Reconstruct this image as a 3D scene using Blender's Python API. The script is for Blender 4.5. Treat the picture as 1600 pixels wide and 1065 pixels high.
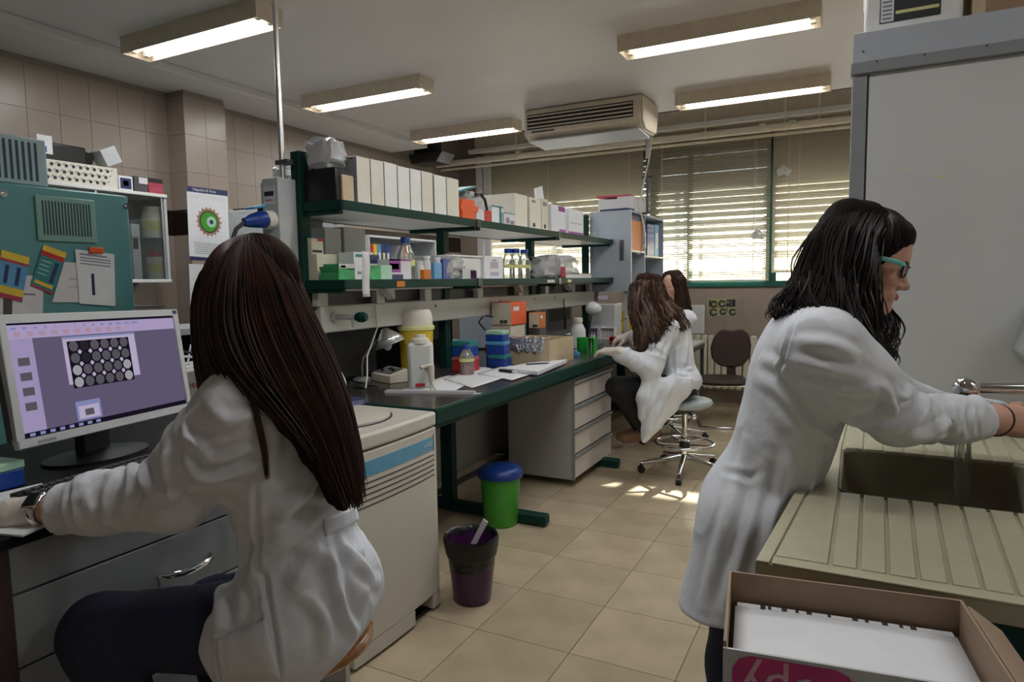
import bpy, bmesh, math, random
import numpy as np
from mathutils import Vector, Matrix, noise

for o in list(bpy.data.objects):
    bpy.data.objects.remove(o)
SC = bpy.context.scene
COL = SC.collection
random.seed(7)

# ------------------------------------------------------------------ camera
FPX, CAM_H = 1040.0, 1.40
VY = np.array([538.0, -101.5, FPX]); VX = np.array([2000.0, 62.5, -FPX])
_Y = VY / np.linalg.norm(VY)
_X = VX - _Y * (VX @ _Y); _X /= np.linalg.norm(_X)
_Z = np.cross(_X, _Y) if np.cross(_X, _Y)[1] < 0 else np.cross(_Y, _X)
ROT = np.array([_X, _Y, _Z])            # camera axes -> room axes (x right along window wall, y depth, z up)
cam_data = bpy.data.cameras.new('camera')
cam_data.sensor_width = 36.0
cam_data.lens = FPX / 1600.0 * 36.0
cam_data.clip_start = 0.02
cam = bpy.data.objects.new('camera', cam_data)
COL.objects.link(cam)
_m = Matrix.Identity(4)
for i in range(3):
    _m[i][0] = ROT[i][0]; _m[i][1] = -ROT[i][1]; _m[i][2] = -ROT[i][2]
_m[2][3] = CAM_H
cam.matrix_world = _m
SC.camera = cam

# measuring helpers: where a sight line meets a plane of the room / lies at a given distance
def ray(u, v):
    return ROT @ np.array([u - 800.0, v - 532.5, FPX])
def hit(u, v, axis, val):
    d = ray(u, v); i = 'xyz'.index(axis)
    o = (0, 0, CAM_H)
    t = (val - o[i]) / d[i]
    return Vector((d[0] * t, d[1] * t, CAM_H + d[2] * t))
def at(u, v, depth):
    d = ray(u, v) * (depth / FPX)
    return Vector((d[0], d[1], CAM_H + d[2]))

# ------------------------------------------------------------------ world, sun, exposure
wd = bpy.data.worlds.new('sky'); SC.world = wd; wd.use_nodes = True
nt = wd.node_tree; nt.nodes.clear()
sky = nt.nodes.new('ShaderNodeTexSky'); sky.sky_type = 'NISHITA'
sky.sun_disc = False; sky.sun_elevation = math.radians(40); sky.sun_rotation = math.radians(8)
sky.dust_density = 1.0
bg = nt.nodes.new('ShaderNodeBackground'); bg.inputs[1].default_value = 1.1
wo = nt.nodes.new('ShaderNodeOutputWorld')
nt.links.new(sky.outputs[0], bg.inputs[0]); nt.links.new(bg.outputs[0], wo.inputs[0])
sun_d = bpy.data.lights.new('sun', 'SUN'); sun_d.energy = 45.0; sun_d.angle = math.radians(0.6)
sun_d.color = (1.0, 0.97, 0.92)
sun = bpy.data.objects.new('sun', sun_d); COL.objects.link(sun)
SUN_DIR = Vector((-0.53, -3.45, -1.40)).normalized()
sun.rotation_euler = SUN_DIR.to_track_quat('-Z', 'Y').to_euler()
sun.location = (0.5, 12, 6)
SC.view_settings.view_transform = 'Standard'
SC.view_settings.look = 'None'
SC.view_settings.exposure = 0.0
SC.view_settings.gamma = 1.0
SC.view_settings.use_curve_mapping = False
LAMP_W = 10.5          # watts of each fluorescent fitting

# ------------------------------------------------------------------ materials
def lin(c):
    c /= 255.0
    return c / 12.92 if c <= 0.04045 else ((c + 0.055) / 1.055) ** 2.4
def rgb(r, g, b):
    return (lin(r), lin(g), lin(b))
MATS = {}
def mat(name, col, rough=0.5, metal=0.0, var=0.06, scale=18.0, bump=0.0, bscale=60.0, trans=0.0, spec=0.5,
        emit=None, estr=0.0, stretch=None, coat=0.0):
    if name in MATS: return MATS[name]
    m = bpy.data.materials.new(name); m.use_nodes = True
    n = m.node_tree.nodes; l = m.node_tree.links
    p = n['Principled BSDF']
    p.inputs['Roughness'].default_value = rough
    p.inputs['Metallic'].default_value = metal
    p.inputs['Specular IOR Level'].default_value = spec
    p.inputs['Coat Weight'].default_value = coat
    tc = n.new('ShaderNodeTexCoord'); mp = n.new('ShaderNodeMapping')
    if stretch: mp.inputs['Scale'].default_value = stretch
    l.new(tc.outputs['Object'], mp.inputs[0])
    nz = n.new('ShaderNodeTexNoise'); nz.inputs['Scale'].default_value = scale; nz.inputs['Detail'].default_value = 4
    l.new(mp.outputs[0], nz.inputs['Vector'])
    rp = n.new('ShaderNodeValToRGB')
    a = [max(0, c * (1 - var)) for c in col[:3]]; b = [min(1, c * (1 + var)) for c in col[:3]]
    rp.color_ramp.elements[0].color = (*a, 1); rp.color_ramp.elements[1].color = (*b, 1)
    rp.color_ramp.elements[0].position = 0.3; rp.color_ramp.elements[1].position = 0.7
    l.new(nz.outputs['Fac'], rp.inputs[0]); l.new(rp.outputs[0], p.inputs['Base Color'])
    if bump:
        n2 = n.new('ShaderNodeTexNoise'); n2.inputs['Scale'].default_value = bscale; n2.inputs['Detail'].default_value = 5
        l.new(mp.outputs[0], n2.inputs['Vector'])
        bp = n.new('ShaderNodeBump'); bp.inputs['Strength'].default_value = bump; bp.inputs['Distance'].default_value = 0.01
        l.new(n2.outputs['Fac'], bp.inputs['Height']); l.new(bp.outputs[0], p.inputs['Normal'])
    if trans:
        p.inputs['Transmission Weight'].default_value = trans
    if emit:
        p.inputs['Emission Color'].default_value = (*emit, 1); p.inputs['Emission Strength'].default_value = estr
    MATS[name] = m
    return m
def glassmat(name, col=(0.95, 0.97, 0.97), alpha=0.12, rough=0.05, body=0.0):
    """thin clear sheet: mostly see-through, a little gloss, optionally a milky body"""
    if name in MATS: return MATS[name]
    m = bpy.data.materials.new(name); m.use_nodes = True
    n = m.node_tree.nodes; l = m.node_tree.links; n.clear()
    out = n.new('ShaderNodeOutputMaterial'); tr = n.new('ShaderNodeBsdfTransparent'); gl = n.new('ShaderNodeBsdfGlossy')
    tr.inputs[0].default_value = (*col, 1); gl.inputs['Roughness'].default_value = rough
    fr = n.new('ShaderNodeFresnel'); fr.inputs[0].default_value = 1.45
    ad = n.new('ShaderNodeMath'); ad.operation = 'ADD'; ad.use_clamp = True; ad.inputs[1].default_value = alpha * 0.3
    l.new(fr.outputs[0], ad.inputs[0])
    mx = n.new('ShaderNodeMixShader'); l.new(ad.outputs[0], mx.inputs[0]); l.new(tr.outputs[0], mx.inputs[1]); l.new(gl.outputs[0], mx.inputs[2])
    last = mx
    if body:
        df = n.new('ShaderNodeBsdfDiffuse'); df.inputs[0].default_value = (*col, 1)
        m2 = n.new('ShaderNodeMixShader'); m2.inputs[0].default_value = body
        l.new(mx.outputs[0], m2.inputs[1]); l.new(df.outputs[0], m2.inputs[2]); last = m2
    l.new(last.outputs[0], out.inputs[0])
    MATS[name] = m
    return m
def emitmat(name, col, s):
    if name in MATS: return MATS[name]
    m = bpy.data.materials.new(name); m.use_nodes = True
    n = m.node_tree.nodes; l = m.node_tree.links; n.clear()
    out = n.new('ShaderNodeOutputMaterial'); e = n.new('ShaderNodeEmission')
    e.inputs[0].default_value = (*col, 1); e.inputs[1].default_value = s
    l.new(e.outputs[0], out.inputs[0]); MATS[name] = m
    return m
def slatmat(name, col, t=0.5):
    m = bpy.data.materials.new(name); m.use_nodes = True
    n = m.node_tree.nodes; l = m.node_tree.links; n.clear()
    out = n.new('ShaderNodeOutputMaterial'); d = n.new('ShaderNodeBsdfDiffuse'); tl = n.new('ShaderNodeBsdfTranslucent')
    d.inputs[0].default_value = (*col, 1); tl.inputs[0].default_value = (*col, 1)
    mx = n.new('ShaderNodeMixShader'); mx.inputs[0].default_value = t
    l.new(d.outputs[0], mx.inputs[1]); l.new(tl.outputs[0], mx.inputs[2]); l.new(mx.outputs[0], out.inputs[0])
    MATS[name] = m
    return m

M = {}
def dm(k, *a, **kw): M[k] = mat(k, *a, **kw)
dm('tile_wall', (0.345, 0.285, 0.243), 0.32, var=0.04, scale=3)
dm('grout_wall', (0.275, 0.225, 0.19), 0.7)
dm('band', (0.022, 0.012, 0.010), 0.2)
dm('tile_floor', (0.50, 0.41, 0.285), 0.16, var=0.10, scale=5, bump=0.03, bscale=9)
dm('grout_floor', (0.16, 0.115, 0.075), 0.8)
dm('ceiling', (0.66, 0.63, 0.61), 0.5, var=0.03, scale=2)
dm('plaster', (0.55, 0.49, 0.44), 0.7)
dm('cream', (0.66, 0.58, 0.46), 0.45)
dm('beige_lamp', (0.66, 0.57, 0.45), 0.45)
dm('pipecream', (0.80, 0.72, 0.60), 0.45)
dm('white', (0.80, 0.80, 0.79), 0.4, var=0.03)
dm('offwhite', (0.74, 0.71, 0.62), 0.45, var=0.04)
dm('ivory', (0.68, 0.64, 0.52), 0.5, var=0.04)
dm('lightgrey', (0.52, 0.54, 0.56), 0.45, var=0.04)
dm('grey', (0.25, 0.265, 0.285), 0.45, var=0.05)
dm('bluegrey', (0.36, 0.41, 0.47), 0.4, var=0.04, scale=3)
dm('darkgrey', (0.07, 0.07, 0.075), 0.45)
dm('black', (0.010, 0.010, 0.011), 0.35)
dm('softblack', (0.008, 0.008, 0.009), 0.5, spec=0.10)
dm('green', (0.006, 0.040, 0.032), 0.5, var=0.08, spec=0.18)
dm('winframe', (0.012, 0.095, 0.078), 0.35)
dm('benchtop', (0.050, 0.044, 0.040), 0.22, var=0.12, scale=10)
dm('panelgrey', (0.40, 0.385, 0.365), 0.55, var=0.05, scale=4)
dm('drawerwhite', (0.66, 0.62, 0.59), 0.45, var=0.03)
dm('alu', (0.80, 0.81, 0.82), 0.28, 0.9)
dm('chrome', (0.75, 0.76, 0.78), 0.08, 1.0)
dm('turq', (0.095, 0.285, 0.295), 0.42, var=0.05, scale=3)
dm('turqlight', (0.20, 0.37, 0.32), 0.45)
dm('panelpale', (0.60, 0.615, 0.62), 0.45, var=0.04, scale=3)
dm('headerblue', (0.43, 0.47, 0.53), 0.45, var=0.03)
dm('paleblue', (0.36, 0.49, 0.53), 0.5)
dm('slot', (0.02, 0.05, 0.07), 0.6)
dm('paper', (0.76, 0.78, 0.82), 0.7, var=0.03)
dm('paper2', (0.70, 0.69, 0.72), 0.7, var=0.04)
dm('print', (0.25, 0.25, 0.29), 0.7)
dm('blue', (0.010, 0.055, 0.30), 0.35)
dm('navy', (0.018, 0.03, 0.11), 0.45)
dm('bluelid', (0.008, 0.045, 0.22), 0.35)
dm('sky', (0.10, 0.32, 0.58), 0.4)
dm('teal', (0.03, 0.22, 0.24), 0.4)
dm('greenbin', (0.055, 0.33, 0.030), 0.35, var=0.08)
dm('greenrack', (0.02, 0.40, 0.05), 0.3)
dm('purple', (0.060, 0.012, 0.075), 0.35)
dm('violet', (0.30, 0.06, 0.30), 0.5)
dm('red', (0.50, 0.025, 0.030), 0.4)
dm('rose', (0.55, 0.09, 0.13), 0.5)
dm('orange', (0.80, 0.11, 0.02), 0.4)
dm('orange2', (0.62, 0.19, 0.02), 0.5)
dm('yellow', (0.70, 0.50, 0.03), 0.4)
dm('yellow2', (0.80, 0.55, 0.05), 0.6)
dm('lemon', (0.72, 0.70, 0.30), 0.6)
dm('carton', (0.36, 0.245, 0.155), 0.75, var=0.07, scale=8)
dm('cartonin', (0.33, 0.235, 0.16), 0.75, var=0.07, scale=8)
dm('tanbox', (0.58, 0.47, 0.31), 0.6)
dm('styro', (0.80, 0.80, 0.80), 0.8, bump=0.1, bscale=200)
dm('appliance', (0.60, 0.57, 0.50), 0.42, var=0.03, scale=3)
dm('labelblue', (0.10, 0.33, 0.52), 0.4)
dm('sinkstone', (0.44, 0.42, 0.29), 0.38, var=0.05, scale=30)
dm('sinkdark', (0.17, 0.15, 0.10), 0.42, var=0.06)
dm('brown', (0.040, 0.022, 0.020), 0.7, bump=0.1, bscale=150)
dm('wood', (0.36, 0.16, 0.055), 0.25, var=0.22, scale=5, stretch=(1, 9, 1), coat=0.3)
dm('woodlight', (0.60, 0.42, 0.24), 0.5)
dm('seatgrey', (0.36, 0.41, 0.44), 0.45)
dm('plastic_clear', (0.70, 0.73, 0.75), 0.25, trans=0.0)
dm('foil', (0.75, 0.75, 0.76), 0.22, 1.0, bump=1.0, bscale=55)
dm('magenta', (0.50, 0.03, 0.19), 0.45)
dm('bin_bag', (0.008, 0.008, 0.009), 0.30, bump=0.5, bscale=25)
dm('greenbox', (0.07, 0.42, 0.15), 0.5, var=0.2, scale=12)
dm('mintbox', (0.42, 0.66, 0.50), 0.5)
dm('redliquid', (0.45, 0.03, 0.02), 0.2)
dm('clearbody', (0.62, 0.66, 0.66), 0.15)
dm('inkdark', (0.03, 0.03, 0.035), 0.6)
dm('camred', (0.42, 0.05, 0.09), 0.5)
dm('turqbright', (0.16, 0.55, 0.52), 0.35)
dm('hairbase', (0.012, 0.008, 0.007), 0.85, var=0.3, spec=0.15)
dm('hairbase3', (0.03, 0.016, 0.011), 0.85, var=0.3, spec=0.15)
dm('pinktext', (0.62, 0.38, 0.48), 0.5)
dm('raceway', (0.62, 0.61, 0.57), 0.45, var=0.03)
dm('lilac', (0.45, 0.40, 0.55), 0.5)
M['glass'] = glassmat('glass', (0.93, 0.96, 0.95), 0.1)
M['bottleglass'] = glassmat('bottleglass', (0.86, 0.90, 0.89), 0.35, 0.06, 0.14)
M['milky'] = glassmat('milky', (0.86, 0.88, 0.88), 0.2, 0.3, 0.80)
M['bag'] = glassmat('bag', (0.93, 0.94, 0.96), 0.25, 0.25, 0.38)
M['water'] = glassmat('water', (0.93, 0.95, 0.95), 0.5, 0.03, 0.05)
M['tube'] = emitmat('fluorescent_tube', (1.0, 0.96, 0.86), 9.0)
M['slat'] = slatmat('blind_slat', (0.60, 0.54, 0.42), 0.40)

# ------------------------------------------------------------------ mesh building
class MB:
    def __init__(s): s.v = []; s.f = []; s.m = []
    def add(s, vs, fs, m=0):
        b = len(s.v); s.v += [tuple(x) for x in vs]
        for f in fs: s.f.append([b + i for i in f]); s.m.append(m)
        return s
    def box(s, x0, x1, y0, y1, z0, z1, m=0):
        vs = [(x0, y0, z0), (x1, y0, z0), (x1, y1, z0), (x0, y1, z0), (x0, y0, z1), (x1, y0, z1), (x1, y1, z1), (x0, y1, z1)]
        return s.add(vs, [(0, 3, 2, 1), (4, 5, 6, 7), (0, 1, 5, 4), (1, 2, 6, 5), (2, 3, 7, 6), (3, 0, 4, 7)], m)
    def obox(s, c, size, rot=None, m=0):
        hx, hy, hz = size[0] / 2, size[1] / 2, size[2] / 2
        vs = [(-hx, -hy, -hz), (hx, -hy, -hz), (hx, hy, -hz), (-hx, hy, -hz), (-hx, -hy, hz), (hx, -hy, hz), (hx, hy, hz), (-hx, hy, hz)]
        c = Vector(c)
        if rot is None: rot = Matrix.Identity(3)
        elif not isinstance(rot, Matrix): rot = Matrix.Rotation(rot, 3, 'Z')
        return s.add([c + rot @ Vector(v) for v in vs], [(0, 3, 2, 1), (4, 5, 6, 7), (0, 1, 5, 4), (1, 2, 6, 5), (2, 3, 7, 6), (3, 0, 4, 7)], m)
    def tube(s, pts, r, n=10, m=0, caps=True, flat=1.0):
        pts = [Vector(p) for p in pts]
        if not isinstance(r, (list, tuple)): r = [r] * len(pts)
        b = len(s.v); ref = None
        for i, p in enumerate(pts):
            t = (pts[min(i + 1, len(pts) - 1)] - pts[max(i - 1, 0)])
            if t.length < 1e-9: t = Vector((0, 0, 1))
            t.normalize()
            if ref is None:
                ref = Vector((0, 0, 1)) if abs(t.z) < 0.9 else Vector((1, 0, 0))
            a = t.cross(ref)
            if a.length < 1e-6: a = t.orthogonal()
            a.normalize(); c = a.cross(t).normalized(); ref = c
            for k in range(n):
                an = 2 * math.pi * k / n
                s.v.append(tuple(p + a * (r[i] * math.cos(an)) + c * (r[i] * flat * math.sin(an))))
        for i in range(len(pts) - 1):
            for k in range(n):
                k2 = (k + 1) % n
                s.f.append([b + i * n + k, b + i * n + k2, b + (i + 1) * n + k2, b + (i + 1) * n + k]); s.m.append(m)
        if caps:
            s.f.append([b + k for k in range(n)][::-1]); s.m.append(m)
            e = b + (len(pts) - 1) * n
            s.f.append([e + k for k in range(n)]); s.m.append(m)
        return s
    def cyl(s, p0, p1, r0, r1=None, n=16, m=0, caps=True):
        return s.tube([p0, p1], [r0, r0 if r1 is None else r1], n, m, caps)
    def lathe(s, prof, c=(0, 0, 0), n=24, m=0, sx=1.0, sy=1.0, close=False):
        b = len(s.v); c = Vector(c)
        for r, z in prof:
            for k in range(n):
                an = 2 * math.pi * k / n
                s.v.append((c.x + sx * r * math.cos(an), c.y + sy * r * math.sin(an), c.z + z))
        L = len(prof)
        for i in range(L - 1):
            for k in range(n):
                k2 = (k + 1) % n
                s.f.append([b + i * n + k, b + i * n + k2, b + (i + 1) * n + k2, b + (i + 1) * n + k]); s.m.append(m)
        if prof[0][0] > 1e-6: s.f.append([b + k for k in range(n)][::-1]); s.m.append(m)
        if prof[-1][0] > 1e-6 and not close: s.f.append([b + (L - 1) * n + k for k in range(n)]); s.m.append(m)
        return s
    def prism(s, poly, ax, a0, a1, m=0):
        """polygon in the other two axes (cyclic order after ax), pushed along ax"""
        def mk(p, a):
            return {'x': (a, p[0], p[1]), 'y': (p[0], a, p[1]), 'z': (p[0], p[1], a)}[ax]
        n = len(poly)
        vs = [mk(p, a0) for p in poly] + [mk(p, a1) for p in poly]
        fs = [list(range(n))[::-1], list(range(n, 2 * n))] + [[i, (i + 1) % n, n + (i + 1) % n, n + i] for i in range(n)]
        return s.add(vs, fs, m)
    def sphere(s, c, r, nu=16, nv=10, m=0):
        c = Vector(c); r = (r, r, r) if not isinstance(r, (tuple, list)) else r
        prof = []
        b = len(s.v)
        for i in range(nv + 1):
            th = math.pi * i / nv
            for k in range(nu):
                ph = 2 * math.pi * k / nu
                s.v.append((c.x + r[0] * math.sin(th) * math.cos(ph), c.y + r[1] * math.sin(th) * math.sin(ph), c.z - r[2] * math.cos(th)))
        for i in range(nv):
            for k in range(nu):
                k2 = (k + 1) % nu
                s.f.append([b + i * nu + k, b + i * nu + k2, b + (i + 1) * nu + k2, b + (i + 1) * nu + k]); s.m.append(m)
        return s
    def grid(s, fn, nu, nv, m=0, thick=0.0):
        b = len(s.v)
        P = [[Vector(fn(i / nu, j / nv)) for j in range(nv + 1)] for i in range(nu + 1)]
        for i in range(nu + 1):
            for j in range(nv + 1): s.v.append(tuple(P[i][j]))
        for i in range(nu):
            for j in range(nv):
                a = b + i * (nv + 1) + j
                s.f.append([a, a + nv + 1, a + nv + 2, a + 1]); s.m.append(m)
        return s
    def quad(s, a, b, c, d, m=0): return s.add([a, b, c, d], [(0, 1, 2, 3)], m)

def link(o, parent=None):
    COL.objects.link(o)
    if parent is not None: o.parent = parent
    return o
def mesh_of(name, mb, mats, smooth=None):
    me = bpy.data.meshes.new(name)
    me.from_pydata(mb.v, [], mb.f); me.update()
    if not isinstance(mats, (list, tuple)): mats = [mats]
    for m in mats: me.materials.append(M[m] if isinstance(m, str) else m)
    if len(mats) > 1: me.polygons.foreach_set('material_index', mb.m)
    bm = bmesh.new(); bm.from_mesh(me)
    bmesh.ops.remove_doubles(bm, verts=bm.verts, dist=1e-6)
    bmesh.ops.recalc_face_normals(bm, faces=bm.faces)
    bm.to_mesh(me); bm.free()
    if smooth:
        me.polygons.foreach_set('use_smooth', [True] * len(me.polygons))
        me.set_sharp_from_angle(angle=math.radians(smooth))
    return me
def part(parent, name, mb, mats, smooth=40, bevel=0.0, label=None, loc=None, solid=0.0, sub=0):
    o = bpy.data.objects.new(name, mesh_of(name, mb, mats, smooth))
    link(o, parent)
    if loc is not None: o.location = loc
    if solid:
        md = o.modifiers.new('solid', 'SOLIDIFY'); md.thickness = solid; md.offset = 0
    if sub:
        md = o.modifiers.new('sub', 'SUBSURF'); md.levels = sub; md.render_levels = sub
    if bevel:
        md = o.modifiers.new('bevel', 'BEVEL'); md.width = bevel; md.segments = 2; md.limit_method = 'ANGLE'
    if label: o['label'] = label
    return o
def tag(o, label, cat, group=None):
    o['label'] = label; o['category'] = cat
    if group: o['group'] = group
    return o
def thing(name, label, cat, loc=(0, 0, 0), rz=0.0, group=None):
    o = bpy.data.objects.new(name, None); link(o)
    o.empty_display_size = 0.05
    o.location = loc; o.rotation_euler = (0, 0, rz)
    return tag(o, label, cat, group)
def one(name, mb, mats, label, cat, loc=(0, 0, 0), rz=0.0, group=None, **kw):
    o = part(None, name, mb, mats, **kw)
    o.location = loc; o.rotation_euler = (0, 0, rz)
    return tag(o, label, cat, group)
def struct(name, mb, mats, **kw):
    o = part(None, name, mb, mats, **kw); o['kind'] = 'structure'
    return o
def shared(parent, name, me, loc, rot=(0, 0, 0), scale=(1, 1, 1)):
    o = bpy.data.objects.new(name, me); link(o, parent); o.location = loc; o.rotation_euler = rot; o.scale = scale
    return o
def dup(root, loc, rz=0.0, label=None, group=None):
    r = root.copy(); COL.objects.link(r); r.location = loc; r.rotation_euler = (0, 0, rz)
    if label: r['label'] = label
    if group: r['group'] = group
    for ch in list(root.children):
        c = ch.copy(); COL.objects.link(c); c.parent = r
        for g in list(ch.children):
            d = g.copy(); COL.objects.link(d); d.parent = c
    return r
def lettering(parent, text, size, mtx, m, name='lettering', depth=0.0004, spacing=1.0):
    cu = bpy.data.curves.new(name, 'FONT'); cu.body = text; cu.size = size; cu.extrude = depth
    cu.align_x = 'CENTER'; cu.align_y = 'CENTER'; cu.space_character = spacing; cu.resolution_u = 2
    t = bpy.data.objects.new(name + '_tmp', cu); COL.objects.link(t)
    dg = bpy.context.evaluated_depsgraph_get()
    me = bpy.data.meshes.new_from_object(t.evaluated_get(dg))
    bpy.data.objects.remove(t); bpy.data.curves.remove(cu)
    me.materials.clear(); me.materials.append(M[m])
    me.transform(mtx)
    o = bpy.data.objects.new(name, me); link(o, parent)
    return o
def frame(origin, xdir, ydir):
    x = Vector(xdir).normalized(); y = Vector(ydir); y = (y - x * y.dot(x)).normalized(); z = x.cross(y)
    m = Matrix.Identity(4)
    for i in range(3): m[i][0] = x[i]; m[i][1] = y[i]; m[i][2] = z[i]; m[i][3] = origin[i]
    return m

# ================================================================== ROOM
XL, XR, YN, YB, ZC = -4.70, 2.30, -1.60, 7.70, 2.92
# floor: slab + single tiles where they show
fl = struct('floor', MB().box(XL - 0.1, XR + 0.1, YN - 0.1, YB + 0.1, -0.12, -0.0025), 'grout_floor')
T = 0.40; g = 0.0016
ft = mesh_of('floor_tile', MB().prism([(-T/2+g, -T/2+g), (T/2-g, -T/2+g), (T/2-g, T/2-g), (-T/2+g, T/2-g)], 'z', -0.0025, 0.0), 'tile_floor')
tmeshes = [ft]
for k, c in enumerate([(0.47, 0.385, 0.265), (0.53, 0.435, 0.305)]):
    me = ft.copy(); me.materials.clear(); me.materials.append(mat('tile_floor_%s' % 'ab'[k], c, 0.16, var=0.10, scale=5, bump=0.03, bscale=9)); tmeshes.append(me)
for i in range(-6, 6):
    for j in range(-4, 14):
        shared(fl, 'floor_tile', random.choice(tmeshes), (-0.925 + (i + 0.5) * T, 2.22 + (j + 0.5) * T, 0))
rest = MB()
for i in range(-10, 8):
    for j in range(-10, 14):
        if -6 <= i < 6 and -4 <= j < 14: continue
        cx, cy = -0.925 + (i + 0.5) * T, 2.22 + (j + 0.5) * T
        if XL < cx - T/2 and cx + T/2 < XR and YN < cy - T/2: rest.box(cx - T/2 + g, cx + T/2 - g, cy - T/2 + g, cy + T/2 - g, -0.0025, 0)
o = part(fl, 'floor_tiles', rest, 'tile_floor', smooth=None); o['kind'] = 'stuff'

# ceiling with the raised niche along the windows
struct('ceiling', MB().box(XL - 0.1, XR + 0.1, YN - 0.1, 6.20, ZC, ZC + 0.45).box(XL - 0.1, XR + 0.1, 6.20, YB + 0.2, 3.30, 3.37), 'ceiling')
struct('trim_1', MB().box(XL, -4.205, YN, 6.20, 2.862, ZC), 'ceiling', bevel=0.006)      # shallow drop along the left wall

# left wall, tiled, with a dark border course
TW, TH = 0.20, 0.28
wl = struct('wall_left', MB().box(XL - 0.10, XL - 0.006, YN, YB + 0.1, 0, 3.3), 'grout_wall')
def tmesh(w, h, m, axis, name='wall_tile'):
    e = 0.0012
    b = MB()
    if axis == 'x': b.box(-0.006, 0, -w/2 + e, w/2 - e, -h/2 + e, h/2 - e)
    elif axis == 'y': b.box(-w/2 + e, w/2 - e, 0, 0.006, -h/2 + e, h/2 - e)
    else: b.box(-w/2 + e, w/2 - e, -0.006, 0, -h/2 + e, h/2 - e)
    return mesh_of(name, b, m)
tw = tmesh(TW, TH, 'tile_wall', 'x'); tb = tmesh(TW, 0.19, 'band', 'x', 'border_tile')
rows = [(1.79 - TH * (k + 0.5), 0) for k in range(2)] + [(1.885, 1)] + [(1.98 + TH * (k + 0.5), 0) for k in range(4)]
ytile = [2.45 + TW * k for k in range(-5, 27)]
for z, dark in rows:
    for y in ytile:
        if y + TW > YB: continue
        if z > 2.9 : continue
        shared(wl, 'border_tile' if dark else 'wall_tile', tb if dark else tw, (XL, y + TW / 2, z))
b = MB()
for k in range(2, 7):
    z = 1.79 - TH * (k + 0.5)
    if z < 0: continue
    for y in ytile: 
        if y + TW < YB: b.box(XL - 0.006, XL, y + 0.0012, y + TW - 0.0012, z - TH/2 + 0.0012, z + TH/2 - 0.0012)
o = part(wl, 'wall_tiles', b, 'tile_wall', smooth=None); o['kind'] = 'stuff'
# column on the left wall
CX, CY0, CY1 = -4.50, 3.425, 3.795
cl = struct('column', MB().box(XL, CX - 0.006, CY0 + 0.006, CY1 - 0.006, 0, 2.862), 'grout_wall')
half = (CY1 - CY0) / 2
tc1 = tmesh(half, TH, 'tile_wall', 'x'); tc2 = tmesh(0.2, TH, 'tile_wall', 'y'); tcb = tmesh(half, 0.19, 'band', 'x', 'border_tile'); tcb2 = tmesh(0.2, 0.19, 'band', 'y', 'border_tile')
for z, dark in rows + [(1.79 - TH * 2.5, 0), (1.79 - TH * 3.5, 0)]:
    if z > 2.85: continue
    for k in range(2): shared(cl, 'border_tile' if dark else 'wall_tile', tcb if dark else tc1, (CX, CY0 + half * (k + 0.5), z))
    shared(cl, 'border_tile' if dark else 'wall_tile', tcb2 if dark else tc2, (XL + 0.1, CY0, z))
    shared(cl, 'border_tile' if dark else 'wall_tile', tcb2 if dark else tc2, (XL + 0.1, CY1 - 0.006, z))

# window wall: a long band of windows above a tiled parapet
WZ0, WZ1, WX0, WX1 = 1.30, 2.86, -4.45, 1.9
wb = struct('wall_back', MB().box(XL, XR, YB, YB + 0.2, 0, WZ0).box(XL, XR, YB, YB + 0.2, WZ1, 3.3)
            .box(XL, WX0, YB, YB + 0.2, WZ0, WZ1).box(WX1, XR, YB, YB + 0.2, WZ0, WZ1), 'grout_wall', smooth=None)
tbk = tmesh(TW, TH, 'tile_wall', 'z')
tbk.materials.clear(); tbk.materials.append(M['tile_wall'])
for k in range(5):
    for i in range(-9, 12):
        shared(wb, 'wall_tile', tbk, (-1.0 + TW * i, YB, WZ0 - 0.012 - TH * (k + 0.5) if k < 4 else WZ0 - 0.012 - TH * 4.5))
struct('wall_right', MB().box(XR, XR + 0.1, YN, YB + 0.1, 0, 3.3), 'plaster')
struct('wall_near', MB().box(XL, XR, YN - 0.1, YN, 0, 3.3), 'plaster')

def window(i, x0, x1, mull):
    f = MB(); s = 0.055; y0, y1 = YB - 0.03, YB + 0.05
    f.box(x0, x1, y0, y1, WZ0, WZ0 + 0.062); f.box(x0, x1, y0, y1, WZ1 - s, WZ1)
    f.box(x0, x0 + s, y0, y1, WZ0 + 0.062, WZ1 - s); f.box(x1 - s, x1, y0, y1, WZ0 + 0.062, WZ1 - s)
    o = struct('window_%d' % i, f, 'winframe', bevel=0.004)
    xs = [x0 + s] + mull + [x1 - s]
    for a in mull:
        part(o, 'mullion', MB().box(a - 0.03, a + 0.03, YB - 0.01, YB + 0.045, WZ0 + 0.062, WZ1 - s), 'winframe', bevel=0.003)
    for a, c in zip(xs[:-1], xs[1:]):
        part(o, 'pane', MB().box(a + 0.03 * (a in mull), c - 0.03 * (c in mull), YB + 0.018, YB + 0.024, WZ0 + 0.062, WZ1 - s), 'glass')
    return o
window(1, WX0, -2.09, [-3.3]); window(2, -2.09, -0.82, [-1.69]); window(3, -0.82, 0.56, []); window(4, 0.56, WX1, [])
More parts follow.
